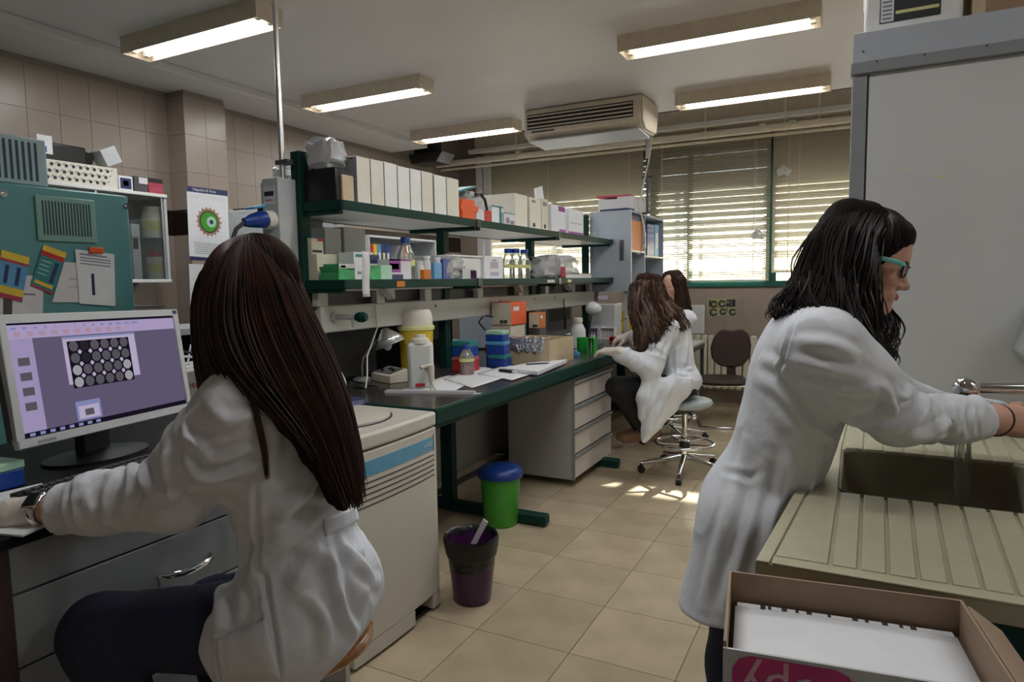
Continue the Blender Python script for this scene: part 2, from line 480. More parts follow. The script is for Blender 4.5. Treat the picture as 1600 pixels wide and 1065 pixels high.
# fixed horizontal sun louvres outside, closed higher up by the lowered roller shutter
lv = thing('sun_louvre', 'fixed grey horizontal sun louvre blades outside behind the window blinds', 'louvre', (-1.2, 8.0, 1.3))
for k in range(3):
    part(lv, 'blade', MB().box(-3.4, 3.2, 0.17, 0.33, 0.195 + 0.2 * k, 0.215 + 0.2 * k), 'panelgrey')
for x in (-3.45, -0.52, 3.2): part(lv, 'mounting_rail', MB().box(x, x + 0.05, 0.33, 0.37, -1.8, 1.6), 'panelgrey')
rs = thing('roller_shutter', 'half lowered grey roller shutter outside above the sun louvres', 'shutter', (-1.2, 7.88, 1.84))
zz = 0.0
for k in range(16):
    gap_ = 0.024 - 0.002 * k if k < 8 else 0.003
    part(rs, 'shutter_slat', MB().box(-3.3, 3.2, 0, 0.014, zz, zz + 0.062), 'panelgrey'); zz += 0.062 + gap_
for x in (-3.33, 3.2): part(rs, 'guide_rail', MB().box(x, x + 0.03, -0.01, 0.03, -0.50, 1.06), 'panelgrey')
struct('ground_outside', MB().box(-16, 14, 8.5, 40, -0.6, -0.5), 'plaster')

# venetian blinds
def blind(x0, x1, zb, zt, label, tilt, wand_x):
    yb = YB - 0.10
    t = thing('venetian_blind', label, 'blind', ((x0 + x1) / 2, yb, zb), group=None)
    w = (x1 - x0) / 2; h = zt - zb
    part(t, 'headrail', MB().box(-w, w, -0.02, 0.02, h - 0.035, h), 'cream', bevel=0.003)
    part(t, 'bottom_rail', MB().box(-w, w, -0.012, 0.012, 0, 0.016), 'cream', bevel=0.003)
    s = MB(); p = 0.0235; n = int((h - 0.06) / p)
    for k in range(n):
        z = 0.026 + k * p; c, sn = 0.0128 * math.cos(tilt), 0.0128 * math.sin(tilt)
        # inner edge high, outer edge low, slightly crowned
        s.add([(-w, -c, z + sn), (w, -c, z + sn), (w, 0.0015, z + 0.0022), (-w, 0.0015, z + 0.0022), (w, c, z - sn), (-w, c, z - sn)], [(0, 1, 2, 3), (3, 2, 4, 5)])
    o = part(t, 'slats', s, 'slat', smooth=None); o['kind'] = 'stuff'
    for q in np.linspace(-w + 0.16, w - 0.16, max(2, int(2 * w / 0.55))):
        part(t, 'ladder_cord', MB().box(q - 0.0035, q + 0.0035, -0.0165, -0.0155, 0.01, h - 0.03), 'cream')
    ch = MB(); zz = 0.30
    while zz < h - 0.04:
        ch.sphere((wand_x - (x0 + x1) / 2, -0.034, zz), 0.006, 6, 4); zz += 0.022
    part(t, 'bead_chain', ch, 'white')
    return t
blind(-4.42, -2.20, 1.36, 2.99, 'wide beige venetian blind behind the reagent shelving', math.radians(58), -3.38)
blind(-2.14, -0.832, 1.365, 2.99, 'beige venetian blind glowing white at its foot above the chair', math.radians(36), -0.97)
blind(-0.808, 0.75, 1.447, 2.99, 'beige venetian blind ending short of the sill beside the tall grey cabinet', math.radians(60), -0.55)
# gathered tie-backs of the blind chains on the green post
for (x, z, n) in ((-0.90, 1.86, 'white knotted blind cord hanging low on the green window post'), (-0.66, 2.50, 'white knotted blind cord hanging high beside the green window post')):
    b = MB()
    for k in range(4):
        a = k * 0.5
        b.tube([(0.0 + 0.012 * k, -0.01, 0.0), (-0.03 + 0.01 * k, -0.03, -0.03 - 0.01 * k), (-0.085 + 0.012 * k, -0.03, -0.05 + 0.02 * k), (-0.10, -0.02, 0.0), (-0.05, -0.02, 0.03 + 0.006 * k), (0, -0.01, 0.01)], 0.011, 6)
    one('cord_bundle', b, 'white', n, 'cord', (x, YB - 0.14, z), smooth=60)

# pelmet, rail and the cream service pipe below the niche
one('shutter_box', MB().box(-4.3, 2.2, 7.38, 7.695, 3.02, 3.20), 'cream', 'long boxed shutter casing above the window blinds', 'casing', bevel=0.006)
one('curtain_rail', MB().box(-4.3, 2.2, 7.22, 7.27, 2.975, 3.02).box(-4.3, 2.2, 7.28, 7.36, 2.99, 3.012), 'white', 'slim white rail running along the top of the blinds', 'rail', bevel=0.003)
sp = thing('service_pipe', 'thick cream service pipe running across above the window blinds', 'pipe', (-1.2, 7.05, 2.845))
part(sp, 'pipe', MB().tube([(-3.45, 0, 0), (3.2, 0, 0)], 0.034, 14), 'pipecream', smooth=60)
part(sp, 'pipe', MB().tube([(-3.45, 0.10, -0.05), (3.2, 0.10, -0.05)], 0.014, 10), 'pipecream', smooth=60)
for x in (-2.35, -1.75, -0.2, 0.55, 0.85):
    b = MB().tube([(x, 0, 0.03), (x, 0, 0.45)], 0.006, 8)
    b.lathe([(0.04, -0.014), (0.04, 0.014)], (0, 0, 0), 14)
    hb = MB().tube([(x, 0, 0.045), (x, 0, 0.455)], 0.006, 8).tube([(x - 0.012, 0, 0), (x + 0.012, 0, 0)], 0.04, 14)
    part(sp, 'hanger', hb, 'pipecream', smooth=60)
for x, dx in ((-2.30, 0.12), (0.35, 0.1), (-1.25, -0.14), (0.62, 0.08)):
    part(sp, 'valve', MB().tube([(x, 0, 0), (x, -0.08, -0.005)], 0.02, 8).tube([(x, -0.08, -0.005), (x + dx, -0.14, -0.03)], 0.013, 8).tube([(x - 0.03, -0.05, 0.03), (x + 0.03, -0.05, 0.03)], 0.012, 8), 'pipecream', smooth=60)

# ------------------------------------------------------------------ fluorescent fittings
def lamp(x0, y0, label, tubes=2):
    w, d, h = 1.16, 0.19, 0.10
    t = thing('ceiling_lamp', label, 'lamp', (x0 + w / 2, y0 + d / 2, 2.82), group='fluorescent ceiling lamps')
    hb = MB(); k = 0.008
    hb.box(-w/2, w/2, -d/2, -d/2 + k, 0, h); hb.box(-w/2, w/2, d/2 - k, d/2, 0, h)
    hb.box(-w/2, -w/2 + k, -d/2 + k, d/2 - k, 0, h); hb.box(w/2 - k, w/2, -d/2 + k, d/2 - k, 0, h)
    part(t, 'housing', hb, 'beige_lamp')
    part(t, 'reflector', MB().box(-w/2 + k, w/2 - k, -d/2 + k, d/2 - k, 0.055, h - 0.005), 'white')
    for q in (-0.042, 0.042)[:tubes]:
        part(t, 'tube', MB().tube([(-w/2 + 0.06, q, 0.030), (w/2 - 0.06, q, 0.030)], 0.017, 12), 'tube', smooth=60)
        for sx in (-1, 1):
            part(t, 'tube_holder', MB().box(sx * (w/2 - 0.045) - 0.016, sx * (w/2 - 0.045) + 0.016, q - 0.014, q + 0.014, 0.010, 0.055), 'cream', bevel=0.003)
    ld = bpy.data.lights.new('lamp_light', 'AREA'); ld.shape = 'RECTANGLE'; ld.size = w - 0.1; ld.size_y = d - 0.04
    ld.energy = LAMP_W; ld.color = (0.98, 0.99, 1.0)
    lo = bpy.data.objects.new('lamp_light', ld); link(lo, t); lo.location = (0, 0, 0.004)
    return t
LX = (-4.03, -1.37); LY = (2.655, 4.150, 5.640)
lamp(LX[0], LY[0], 'beige box fluorescent lamp nearest the metal conduit, two bare tubes showing')
lamp(LX[0], LY[1], 'beige box fluorescent lamp right of the conduit, above the white file boxes')
lamp(LX[0], LY[2], 'beige box fluorescent lamp butting up to the ceiling air conditioner')
lamp(LX[1], LY[1], 'largest beige box fluorescent lamp, near the top right by the grey cabinet')
lamp(LX[1], LY[2], 'beige box fluorescent lamp just in front of the window blinds at right')
lamp(LX[1], LY[0], 'beige box fluorescent lamp overhead between the bench and the sink')
lamp(LX[1], 1.16, 'beige box fluorescent lamp overhead above the camera side of the sink')

lamp(1.29, 1.16, 'added unseen fluorescent lamp overhead, brightening the tall cabinet panel and the sink counter')  # added fitting out of view, put in to brighten the cabinet panel and sink
# ------------------------------------------------------------------ ceiling air conditioner
ac = thing('air_conditioner', 'cream ceiling air conditioner with dark louvred grille above the bench', 'air conditioner', (-2.14, 5.47, 2.58))
prof = [(0.0, 0.115), (0.0, 0.30), (0.02, 0.335), (0.48, 0.335), (0.50, 0.25), (0.44, 0.075), (0.10, 0.06)]
part(ac, 'body', MB().prism(prof, 'x', -0.53, 0.53), 'cream', bevel=0.008)
part(ac, 'grille', MB().box(-0.50, 0.47, -0.003, 0.004, 0.155, 0.285), 'inkdark')
for k in range(4):
    part(ac, 'louvre', MB().obox((-0.015, -0.007, 0.172 + 0.032 * k), (0.96, 0.005, 0.009), Matrix.Rotation(0.5, 3, 'X')), 'beige_lamp')
part(ac, 'badge', MB().box(-0.46, -0.24, -0.003, 0.003, 0.125, 0.14), 'darkgrey')
part(ac, 'air_flap', MB().obox((0.02, 0.17, 0.047), (1.0, 0.33, 0.012), Matrix.Rotation(-0.06, 3, 'X')), 'lightgrey', bevel=0.004)
part(ac, 'end_cap', MB().prism([(0.012, 0.12), (0.012, 0.325), (0.47, 0.325), (0.485, 0.25), (0.43, 0.085), (0.1, 0.07)], 'x', 0.53, 0.55), 'cream', bevel=0.006)

# dark loudspeaker up in the corner, white conduit in the corner
pj = thing('projector', 'black projector slung under the ceiling in the far corner', 'projector', (-4.36, 6.45, 2.76))
part(pj, 'body', MB().prism([(-0.20, 0.09), (0.26, 0.09), (0.17, -0.02), (-0.17, -0.02)], 'y', -0.12, 0.16), 'black', bevel=0.008)
part(pj, 'mount', MB().box(-0.17, 0.12, -0.05, 0.08, 0.09, 0.54), 'black', bevel=0.005)
cd = thing('white_conduit', 'pair of pale vertical ducts in the far corner behind the file boxes', 'duct', (-4.30, 7.5, 0))
for dx in (0, 0.11): part(cd, 'duct', MB().box(dx - 0.045, dx + 0.045, -0.03, 0.03, 1.3, 2.98), 'paper2', bevel=0.01)

# ================================================================== ISLAND BENCH
BX, BZ, BY0, BY1 = -1.63, 0.84, 2.42, 7.40
SPX = -2.40                                   # spine of the double bench
def depth_of(p): return float(ROT[0][2] * p[0] + ROT[1][2] * p[1] + ROT[2][2] * (p[2] - CAM_H))
def mpp(p): return depth_of(p) / FPX            # metres covered by one photo pixel at p

bt = thing('lab_bench', 'long double lab bench with dark top and dark green edge along the aisle', 'bench', (SPX, BY0, 0))
part(bt, 'worktop', MB().box(-0.75, 0.745, 0.02, BY1 - BY0, 0.795, 0.84), 'benchtop', bevel=0.003)
part(bt, 'edge_strip', MB().box(0.745, 0.77, 0, BY1 - BY0, 0.772, 0.841), 'green', bevel=0.005)
part(bt, 'edge_strip', MB().box(-0.77, 0.745, 0, 0.02, 0.772, 0.841), 'green', bevel=0.005)
part(bt, 'front_rail', MB().box(0.70, 0.74, 0.03, BY1 - BY0, 0.745, 0.79), 'green')
for y in (0.92, 2.22, 4.3):
    fr = part(bt, 'leg_frame', MB().box(0.17, 0.25, y, y + 0.06, 0.03, 0.795).box(-0.25, -0.17, y, y + 0.06, 0.03, 0.795), 'green', bevel=0.004)
    part(fr, 'foot', MB().box(-0.80, 0.87, y - 0.005, y + 0.065, 0.012, 0.07), 'green', bevel=0.01)
    part(fr, 'cross_arm', MB().box(-0.72, 0.70, y, y + 0.06, 0.745, 0.795), 'green')
part(bt, 'modesty_panel', MB().box(-0.02, 0.0, 0.35, BY1 - BY0 - 0.05, 0.10, 0.79), 'panelgrey')
part(bt, 'modesty_panel', MB().box(0.03, 0.045, 0.36, 0.88, 0.16, 0.79), 'panelgrey')
part(bt, 'kick_pipe', MB().tube([(0.12, 0.3, 0.10), (0.12, 4.6, 0.10)], 0.02, 8), 'darkgrey', smooth=60)

# shelving over the bench
sh = thing('bench_shelving', 'dark green two tier reagent shelving standing along the middle of the bench', 'shelving', (SPX, BY0, BZ))
for y, h in ((0.02, 1.195), (1.26, 1.19), (2.57, 1.19), (3.84, 1.20)):
    part(sh, 'upright', MB().box(-0.028, 0.028, y - 0.03, y + 0.035, 0, h), 'green', bevel=0.004)
for z0, zt in ((0.905, 0.950), (0.535, 0.580)):
    for k, (a, c) in enumerate(((0.0, 1.29), (1.29, 2.58), (2.58, 3.88))):
        bd = part(sh, 'shelf_board', MB().box(-0.26, 0.255, a + 0.015, c - 0.012, z0 + 0.004, zt - 0.002), 'white')
        part(bd, 'front_edge', MB().box(0.255, 0.272, a + 0.004, c - 0.004, z0, zt), 'green', bevel=0.003)
        part(bd, 'back_edge', MB().box(-0.275, -0.26, a + 0.004, c - 0.004, z0, zt), 'green', bevel=0.003)
        if k == 0: part(bd, 'end_edge', MB().box(-0.275, 0.272, a, a + 0.015, z0, zt), 'green', bevel=0.003)
        for yy in (a + 0.02, c - 0.03):
            part(bd, 'bracket', MB().box(-0.25, 0.25, yy - 0.012, yy + 0.012, z0 - 0.018, z0 + 0.004), 'green')
        part(bd, 'joint_clip', MB().box(0.250, 0.276, c - 0.05, c + 0.004, z0 - 0.002, zt + 0.002), 'black')
part(sh, 'shelf_sticker', MB().box(0.272, 0.2735, 0.40, 0.47, 0.540, 0.570), 'orange2')
part(sh, 'shelf_sticker', MB().box(0.272, 0.2735, 2.31, 2.45, 0.545, 0.567), 'paper2')
part(sh, 'shelf_sticker', MB().box(0.272, 0.2735, 2.72, 2.80, 0.545, 0.567), 'lemon')
# service raceway below the middle shelf
part(sh, 'raceway', MB().box(0.03, 0.075, 0.05, 3.85, 0.318, 0.452), 'raceway', bevel=0.008)
part(sh, 'raceway_top', MB().box(0.03, 0.08, 0.05, 3.85, 0.522, 0.534), 'raceway', bevel=0.003)
part(sh, 'dark_backing', MB().box(0.0, 0.012, 0.05, 3.85, 0.45, 0.535), 'darkgrey')
for y in (0.07, 0.52, 0.98, 1.62, 2.25, 2.75, 3.35, 3.8):
    part(sh, 'raceway_post', MB().box(0.03, 0.072, y - 0.035, y + 0.035, 0.45, 0.522), 'raceway', bevel=0.004)
for y in (0.52, 2.12, 3.1):
    part(sh, 'shelf_bracket', MB().prism([(y - 0.03, 0.53), (y + 0.045, 0.47), (y + 0.05, 0.475), (y + 0.05, 0.53)], 'x', 0.08, 0.13), 'raceway')
for y in (1.05, 1.9, 2.5, 2.9):
    part(sh, 'screw', MB().tube([(0.075, y, 0.415), (0.078, y, 0.415)], 0.008, 8), 'darkgrey')
# green gas tap on the raceway
gt = thing('gas_tap', 'grey gas tap with green handle on the raceway above the table lamp', 'tap', (SPX + 0.075, BY0 + 0.135, BZ + 0.395))
part(gt, 'stem', MB().tube([(0, 0, 0), (0.02, 0, 0)], 0.028, 14).tube([(0.02, 0, 0), (0.13, 0.02, 0)], 0.014, 10).tube([(0.11, 0.017, 0), (0.11, 0.017, -0.05)], [0.012, 0.006], 10), 'lightgrey', smooth=50)
part(gt, 'handle', MB().tube([(0.125, 0.02, 0), (0.145, 0.022, 0), (0.165, 0.026, 0.0), (0.185, 0.03, 0)], [0.016, 0.026, 0.027, 0.018], 10), 'green', smooth=50)

# ------------------------------------------------------------------ floor standing centrifuge at the end of the bench
cf = thing('centrifuge', 'large beige floor centrifuge with blue label strip at the end of the bench', 'centrifuge', (-1.568, 1.76, 0))
W_, D_ = 0.56, 0.68
def bow(y): return 0.012 * (1 - ((y - W_ / 2) / (W_ / 2)) ** 2)
pts = [(bow(y), y) for y in np.linspace(0, W_, 13)]
body = [(-D_, 0.0)] + pts + [(-D_, W_)]
part(cf, 'body', MB().prism(body, 'z', 0.075, 0.792), 'appliance', bevel=0.006)
low = [(-D_, 0.0)] + [(bow(y), y) for y in np.linspace(0, 0.36, 8)] + [(-D_, 0.36)]
part(cf, 'plinth', MB().prism(low, 'z', 0.015, 0.075).prism([(-D_, 0.36), (-0.06, 0.36), (-0.06, 0.5), (-D_, 0.5)], 'z', 0.02, 0.075, 1).prism([(-D_, 0.5), (0.003, 0.5), (0.0, W_), (-D_, W_)], 'z', 0.015, 0.075), ['appliance', 'black'])
part(cf, 'base', MB().box(-D_ + 0.03, -0.02, 0.02, W_ - 0.02, 0, 0.016), 'black')
hood = [(-D_, 0.0)] + [(x + 0.004, y) for x, y in pts] + [(-D_, W_)]
part(cf, 'hood', MB().prism(hood, 'z', 0.797, 0.858), 'appliance', bevel=0.012)
part(cf, 'lid', MB().lathe([(0.235, 0), (0.235, 0.010), (0.22, 0.014), (0, 0.014)], (-0.31, 0.27, 0.858), 40), 'appliance', smooth=40)
part(cf, 'lid_seam', MB().lathe([(0.243, 0), (0.243, 0.003), (0.236, 0.003)], (-0.31, 0.27, 0.858), 40), 'inkdark')
part(cf, 'label_strip', MB().prism([(bow(y) - 0.01, y) for y in (0.03, 0.53)] + [(bow(y) + 0.0015, y) for y in np.linspace(0.53, 0.03, 11)], 'z', 0.700, 0.757), 'labelblue')
part(cf, 'label_end', MB().box(-0.005, 0.0035, 0.53, 0.536, 0.695, 0.765), 'inkdark')
for k in range(5):
    z = 0.677 - 0.0215 * k
    part(cf, 'vent_groove', MB().prism([(bow(y) - 0.01, y) for y in (0.03, 0.535)] + [(bow(y) + 0.0012, y) for y in np.linspace(0.535, 0.03, 11)], 'z', z - 0.0028, z + 0.0028), 'darkgrey')
lettering(cf, 'Evolution RC', 0.024, frame((0.008, 0.45, 0.729), (0, 1, 0), (0, 0, 1)), 'paper', 'lettering', 0.0006)
mp_ = MB().lathe([(0.0, 0), (0.085, 0), (0.09, 0.012), (0.075, 0.028), (0.0, 0.03)], (0, 0, 0), 28)
one('mouse_pad', mp_, 'navy', 'dark blue round pad lying on the beige centrifuge top', 'pad', (-2.01, 2.27, 0.859))

# ------------------------------------------------------------------ drawer unit under the bench
du = thing('drawer_unit', 'light grey four drawer pedestal hung under the lab bench', 'drawer unit', (-1.66, 4.10, 0.05))
part(du, 'carcass', MB().box(-0.50, -0.018, 0, 0.77, 0.0, 0.69), 'panelgrey', bevel=0.003)
for k in range(4):
    z0 = 0.012 + k * 0.168
    d = part(du, 'drawer', MB().box(-0.018, 0.002, 0.012, 0.758, z0, z0 + 0.130), 'drawerwhite', bevel=0.003)
    part(d, 'handle', MB().box(-0.018, 0.012, 0.008, 0.762, z0 + 0.136, z0 + 0.158), 'grey', bevel=0.004)
part(du, 'side_rail', MB().box(-0.018, 0.004, 0.0, 0.010, 0, 0.69), 'grey')
part(du, 'hanger', MB().box(-0.45, -0.05, 0.05, 0.10, 0.69, 0.7), 'grey')

# ------------------------------------------------------------------ bins
gb = thing('waste_bin', 'round green plastic bin with dark blue lid under the bench', 'bin', (-1.80, 3.31, 0))
part(gb, 'bucket', MB().lathe([(0.092, 0), (0.098, 0.01), (0.116, 0.28), (0.121, 0.285), (0.121, 0.30), (0.112, 0.30), (0.09, 0.02), (0, 0.02)], n=32), 'greenbin')
part(gb, 'lid', MB().lathe([(0.131, 0.283), (0.133, 0.30), (0.124, 0.325), (0.10, 0.340), (0.06, 0.343), (0.02, 0.350), (0, 0.350)], n=32), 'bluelid')
pb = thing('waste_bin', 'dark purple plastic bin lined with a black bag beside the centrifuge', 'bin', (-1.475, 2.435, 0))
part(pb, 'bucket', MB().lathe([(0.076, 0), (0.082, 0.008), (0.113, 0.285), (0.109, 0.285), (0.078, 0.015), (0, 0.015)], n=32), 'purple')
bag = MB()
def bagf(u, v):
    a = u * 2 * math.pi; nn = noise.noise(Vector((math.cos(a) * 2.5, math.sin(a) * 2.5, v * 3)))
    droop = 0.055 + 0.045 * math.sin(a * 1.0 + 2.6) + 0.012 * nn
    prof = [(0.100, 0.155), (0.109, 0.292), (0.117, 0.297), (0.1205, 0.285), (0.1165 - 0.06 * droop, 0.285 - droop)]
    q = v * 4; i = min(3, int(q)); f = q - i
    r = prof[i][0] * (1 - f) + prof[i + 1][0] * f; z = prof[i][1] * (1 - f) + prof[i + 1][1] * f
    r += 0.004 * nn * (1 if v > 0.3 else 0.2)
    return (r * math.cos(a), r * math.sin(a), z)
bag.grid(bagf, 48, 16)
part(pb, 'bin_liner', bag, 'bin_bag', smooth=80, solid=0.001)
one('paper_scrap', MB().obox((0, 0, 0.05), (0.025, 0.004, 0.14), Matrix.Rotation(0.5, 3, 'Y')), 'paper2', 'white paper scrap sticking out of the lined purple bin', 'paper', (-1.445, 2.455, 0.25))

# ================================================================== THINGS ON THE BENCH
def onb(u, v, z=BZ): return hit(u, v, 'z', z)
def bottle(name, label, loc, r, h, body_mats, cap, liquid=None, tape=None, neck=0.42, group=None, capname='cap', label_m=None, shoulder=0.70):
    t = thing(name, label, 'bottle', loc, group=group)
    part(t, 'body', MB().lathe([(r * 0.94, 0), (r, 0.004), (r, h * shoulder * 0.86), (r * 0.8, h * shoulder), (r * neck, h * 0.84), (r * neck, h * 0.9), (0, h * 0.9)], n=24), body_mats)
    part(t, capname, MB().lathe([(r * neck * 1.22, h * 0.86), (r * neck * 1.22, h * 0.985), (r * neck * 1.1, h), (0, h)], n=20), cap)
    if liquid: part(t, 'liquid', MB().lathe([(r * 0.9, 0.004), (r * 0.95, 0.008), (r * 0.95, h * liquid[1]), (0, h * liquid[1])], n=24), liquid[0])
    if tape: part(t, 'tape', MB().lathe([(r * 1.012, h * tape[1]), (r * 1.012, h * tape[2])], n=24, close=True), tape[0])
    if label_m: part(t, 'paper_label', MB().lathe([(r * 1.01, h * 0.15), (r * 1.01, h * 0.55)], n=24, close=True), label_m)
    return t
def sharps(label, loc, r, h):
    t = thing('sharps_container', label, 'container', loc)
    part(t, 'bucket', MB().lathe([(r * 0.83, 0), (r * 0.86, 0.01), (r * 0.95, h * 0.70), (r * 0.95, h * 0.72)], n=32), 'yellow')
    part(t, 'rim', MB().lathe([(r * 0.95, h * 0.70), (r * 1.03, h * 0.71), (r * 1.03, h * 0.755), (r * 0.95, h * 0.765)], n=32), 'lemon')
    part(t, 'lid', MB().lathe([(r * 0.94, h * 0.76), (r * 0.92, h * 0.88), (r * 0.86, h * 0.96), (r * 0.76, h), (0, h)], n=32), 'offwhite', smooth=50)
    return t
p = onb(651, 592); s = mpp(p)
sharps('tall yellow sharps container with white lid behind the white carboy', (p.x - 0.03, p.y + 0.05, BZ), 0.105, 0.405)
p = onb(972, 516); sharps('yellow sharps container with pale lid beside the seated woman at the bench', (p.x, p.y + 0.06, BZ), 0.10, 0.30)

# white carboy with spigot
p = onb(655, 606)
cb = thing('carboy', 'white plastic carboy with a cream tap on the bench', 'carboy', (p.x, p.y + 0.02, BZ), math.radians(35))
part(cb, 'tank', MB().prism([(-0.068, -0.05), (0.068, -0.05), (0.068, 0.05), (-0.068, 0.05)], 'z', 0.0, 0.245), 'milky', bevel=0.02)
part(cb, 'shoulder', MB().lathe([(0.055, 0.24), (0.05, 0.262), (0.03, 0.272), (0.03, 0.285), (0, 0.288)], n=20), 'offwhite')
part(cb, 'tap', MB().tube([(0.03, -0.05, 0.11), (0.05, -0.13, 0.115)], 0.014, 10).tube([(0.05, -0.13, 0.135), (0.055, -0.135, 0.05)], [0.021, 0.014], 10).tube([(0.05, -0.135, 0.06), (0.075, -0.16, 0.002)], 0.006, 8).tube([(0.055, -0.13, 0.06), (0.045, -0.15, 0.002)], 0.006, 8), 'ivory', smooth=50)
part(cb, 'tap_lever', MB().tube([(0.05, -0.12, 0.135), (0.0, -0.15, 0.125)], 0.009, 8), 'ivory', smooth=50)
part(cb, 'red_sticker', MB().box(-0.03, 0.02, -0.0515, -0.0505, 0.012, 0.03), 'red')
# metal channel strip and papers
a, c = onb(603, 613), onb(742, 615)
d = (c - a); L = d.length; ang = math.atan2(d.y, d.x)
st = thing('metal_channel', 'long pale metal channel strip lying at the bench corner', 'strip', ((a.x + c.x) / 2, (a.y + c.y) / 2, BZ), ang)
part(st, 'channel', MB().box(-L / 2, L / 2, -0.018, 0.018, 0, 0.003).box(-L / 2, L / 2, -0.018, -0.015, 0.003, 0.014).box(-L / 2, L / 2, 0.015, 0.018, 0.003, 0.014), 'paper2')
part(st, 'end_tab', MB().box(L / 2, L / 2 + 0.03, -0.012, 0.012, 0, 0.003), 'paper2')
def sheet(label, corners, z, m='paper', lift=0.0):
    P = [onb(u, v, z) for u, v in corners]
    o0 = sum(P, Vector()) / 4
    b = MB()
    def f(u, v):
        q = (P[0] * (1 - u) + P[1] * u) * (1 - v) + (P[3] * (1 - u) + P[2] * u) * v - o0
        q.z = 0.0006 + lift * (noise.noise(Vector((u * 2.1, v * 2.3, z * 50))) + 0.6) * u * v
        return q
    b.grid(f, 8, 8)
    return one('paper_sheet', b, m, label, 'paper', (o0.x, o0.y, z), smooth=80, solid=0.0006, group='loose sheets on the bench')
sheet('white paper sheet under the metal channel and carboy at the bench corner', [(628, 608), (700, 586), (748, 590), (704, 614)], BZ + 0.001)
sheet('white paper sheet in the middle of the bench edge papers', [(692, 592), (752, 572), (806, 585), (738, 606)], BZ + 0.003, lift=0.006)
sheet('white paper sheet half under the spiral notebook', [(745, 584), (790, 570), (850, 578), (800, 594)], BZ + 0.006, lift=0.004)
# notebook + pen + marker
P = [onb(783, 582), onb(840, 588), onb(886, 568), onb(829, 573)]
c0 = sum(P, Vector()) / 4
nb = thing('notebook', 'open thick white notebook lying in front of the tan foil topped box', 'notebook', (c0.x, c0.y, BZ + 0.008))
part(nb, 'pages', MB().prism([(q.x - c0.x, q.y - c0.y) for q in P], 'z', 0.002, 0.022), 'paper', bevel=0.002)
part(nb, 'cover', MB().prism([((q.x - c0.x) * 1.03, (q.y - c0.y) * 1.03) for q in P], 'z', 0, 0.002), 'lilac')
a, c = onb(822, 569, BZ + 0.034), onb(858, 567, BZ + 0.034)
one('pen', MB().tube([Vector((0, 0, 0)), (c - a) * 0.85, (c - a)], [0.0045, 0.0045, 0.002], 8), 'black', 'black pen lying on the open white notebook', 'pen', (a.x, a.y, BZ + 0.0345))
a, c = onb(782, 579, BZ + 0.012), onb(808, 582, BZ + 0.012)
one('marker', MB().tube([Vector((0, 0, 0)), (c - a) * 0.8], 0.009, 10, 0).tube([(c - a) * 0.8, (c - a)], 0.0092, 10, 1), ['black', 'paper2'], 'fat black marker with pale band beside the notebook', 'marker', (a.x, a.y - 0.012, BZ + 0.0165), smooth=50)

# meter, lamp, cables at the near end
p = onb(600, 597)
mt = thing('power_meter', 'small cream bench meter with dark control panel under the reflector lamp', 'meter', (p.x, p.y + 0.05, BZ), math.radians(-20))
part(mt, 'case', MB().prism([(-0.06, 0.0), (0.06, 0.0), (0.06, 0.075), (-0.06, 0.045)], 'x', -0.10, 0.10), 'ivory', bevel=0.004)
part(mt, 'control_panel', MB().obox((0, 0.0, 0.063), (0.15, 0.09, 0.003), Matrix.Rotation(math.atan2(0.03, 0.12), 3, 'X')), 'darkgrey')
for dx, dy in ((-0.04, -0.02), (0.0, 0.01), (0.045, 0.0)):
    part(mt, 'knob', MB().lathe([(0.010, 0), (0.009, 0.012), (0, 0.012)], (dx, dy, 0.064 + dy * 0.25), 12), 'black')
p = onb(562, 596)
lp = thing('table_lamp', 'silver ribbed reflector lamp on a bent grey arm over the meter', 'lamp', (p.x - 0.02, p.y + 0.05, BZ))
part(lp, 'base', MB().lathe([(0.055, 0), (0.055, 0.012), (0.03, 0.022), (0, 0.022)], n=24), 'lightgrey')
hd = hit(603, 531, 'y', p.y + 0.06) - Vector((p.x - 0.02, p.y + 0.05, BZ))
part(lp, 'arm', MB().tube([(0, 0, 0.015), (0.0, 0, 0.08), (0.01, 0, 0.13), (hd.x * 0.45, hd.y * 0.4, hd.z * 0.86), (hd.x * 0.75, hd.y * 0.8, hd.z + 0.01)], 0.006, 8), 'lightgrey', smooth=60)
rib = []
for k in range(9):
    f = k / 8; r = 0.024 + 0.062 * math.sin(f * 1.5)
    rib += [(r, -0.085 * f), (r + 0.004, -0.085 * f - 0.003)]
prf = [(0.0, 0.012), (0.018, 0.010)] + rib
sh_ = MB().lathe(prf, (0, 0, 0), 28, close=True)
ro = part(lp, 'reflector', sh_, 'alu', smooth=25, solid=0.0015); ro.location = hd + Vector((-0.005, 0, 0.055)); ro.rotation_euler = (0.1, -0.35, 0)
part(lp, 'bulb', MB().sphere(hd + Vector((0.01, 0, -0.03)), (0.025, 0.025, 0.03), 12, 8), 'paper')
b = MB()
for k in range(4):
    q = onb(555 + 6 * k, 600 + 3 * k); pts = []
    for i in range(13):
        a = i / 12 * 5 + k
        pts.append((q.x - p.x + 0.05 * math.cos(a) * (1 + 0.2 * k), q.y - p.y + 0.05 * math.sin(a) - 0.02, 0.006 + 0.004 * k))
    b.tube(pts, 0.004, 6)
one('cable_coil', b, 'black', 'tangle of black cables on the bench beside the table lamp', 'cable', (p.x, p.y, BZ), smooth=60)
a = hit(590, 470, 'x', -2.30)
pr = MB().tube([(0, 0, 0), (0.0, 0.01, -0.12), (-0.02, -0.06, -0.27), (0.05, -0.15, -0.36), (0.06, -0.18, -0.43)], 0.004, 6)
one('white_cable', pr, 'offwhite', 'thin white cable hanging from the raceway behind the lamp', 'cable', (-2.315, a.y, 1.28), smooth=60)
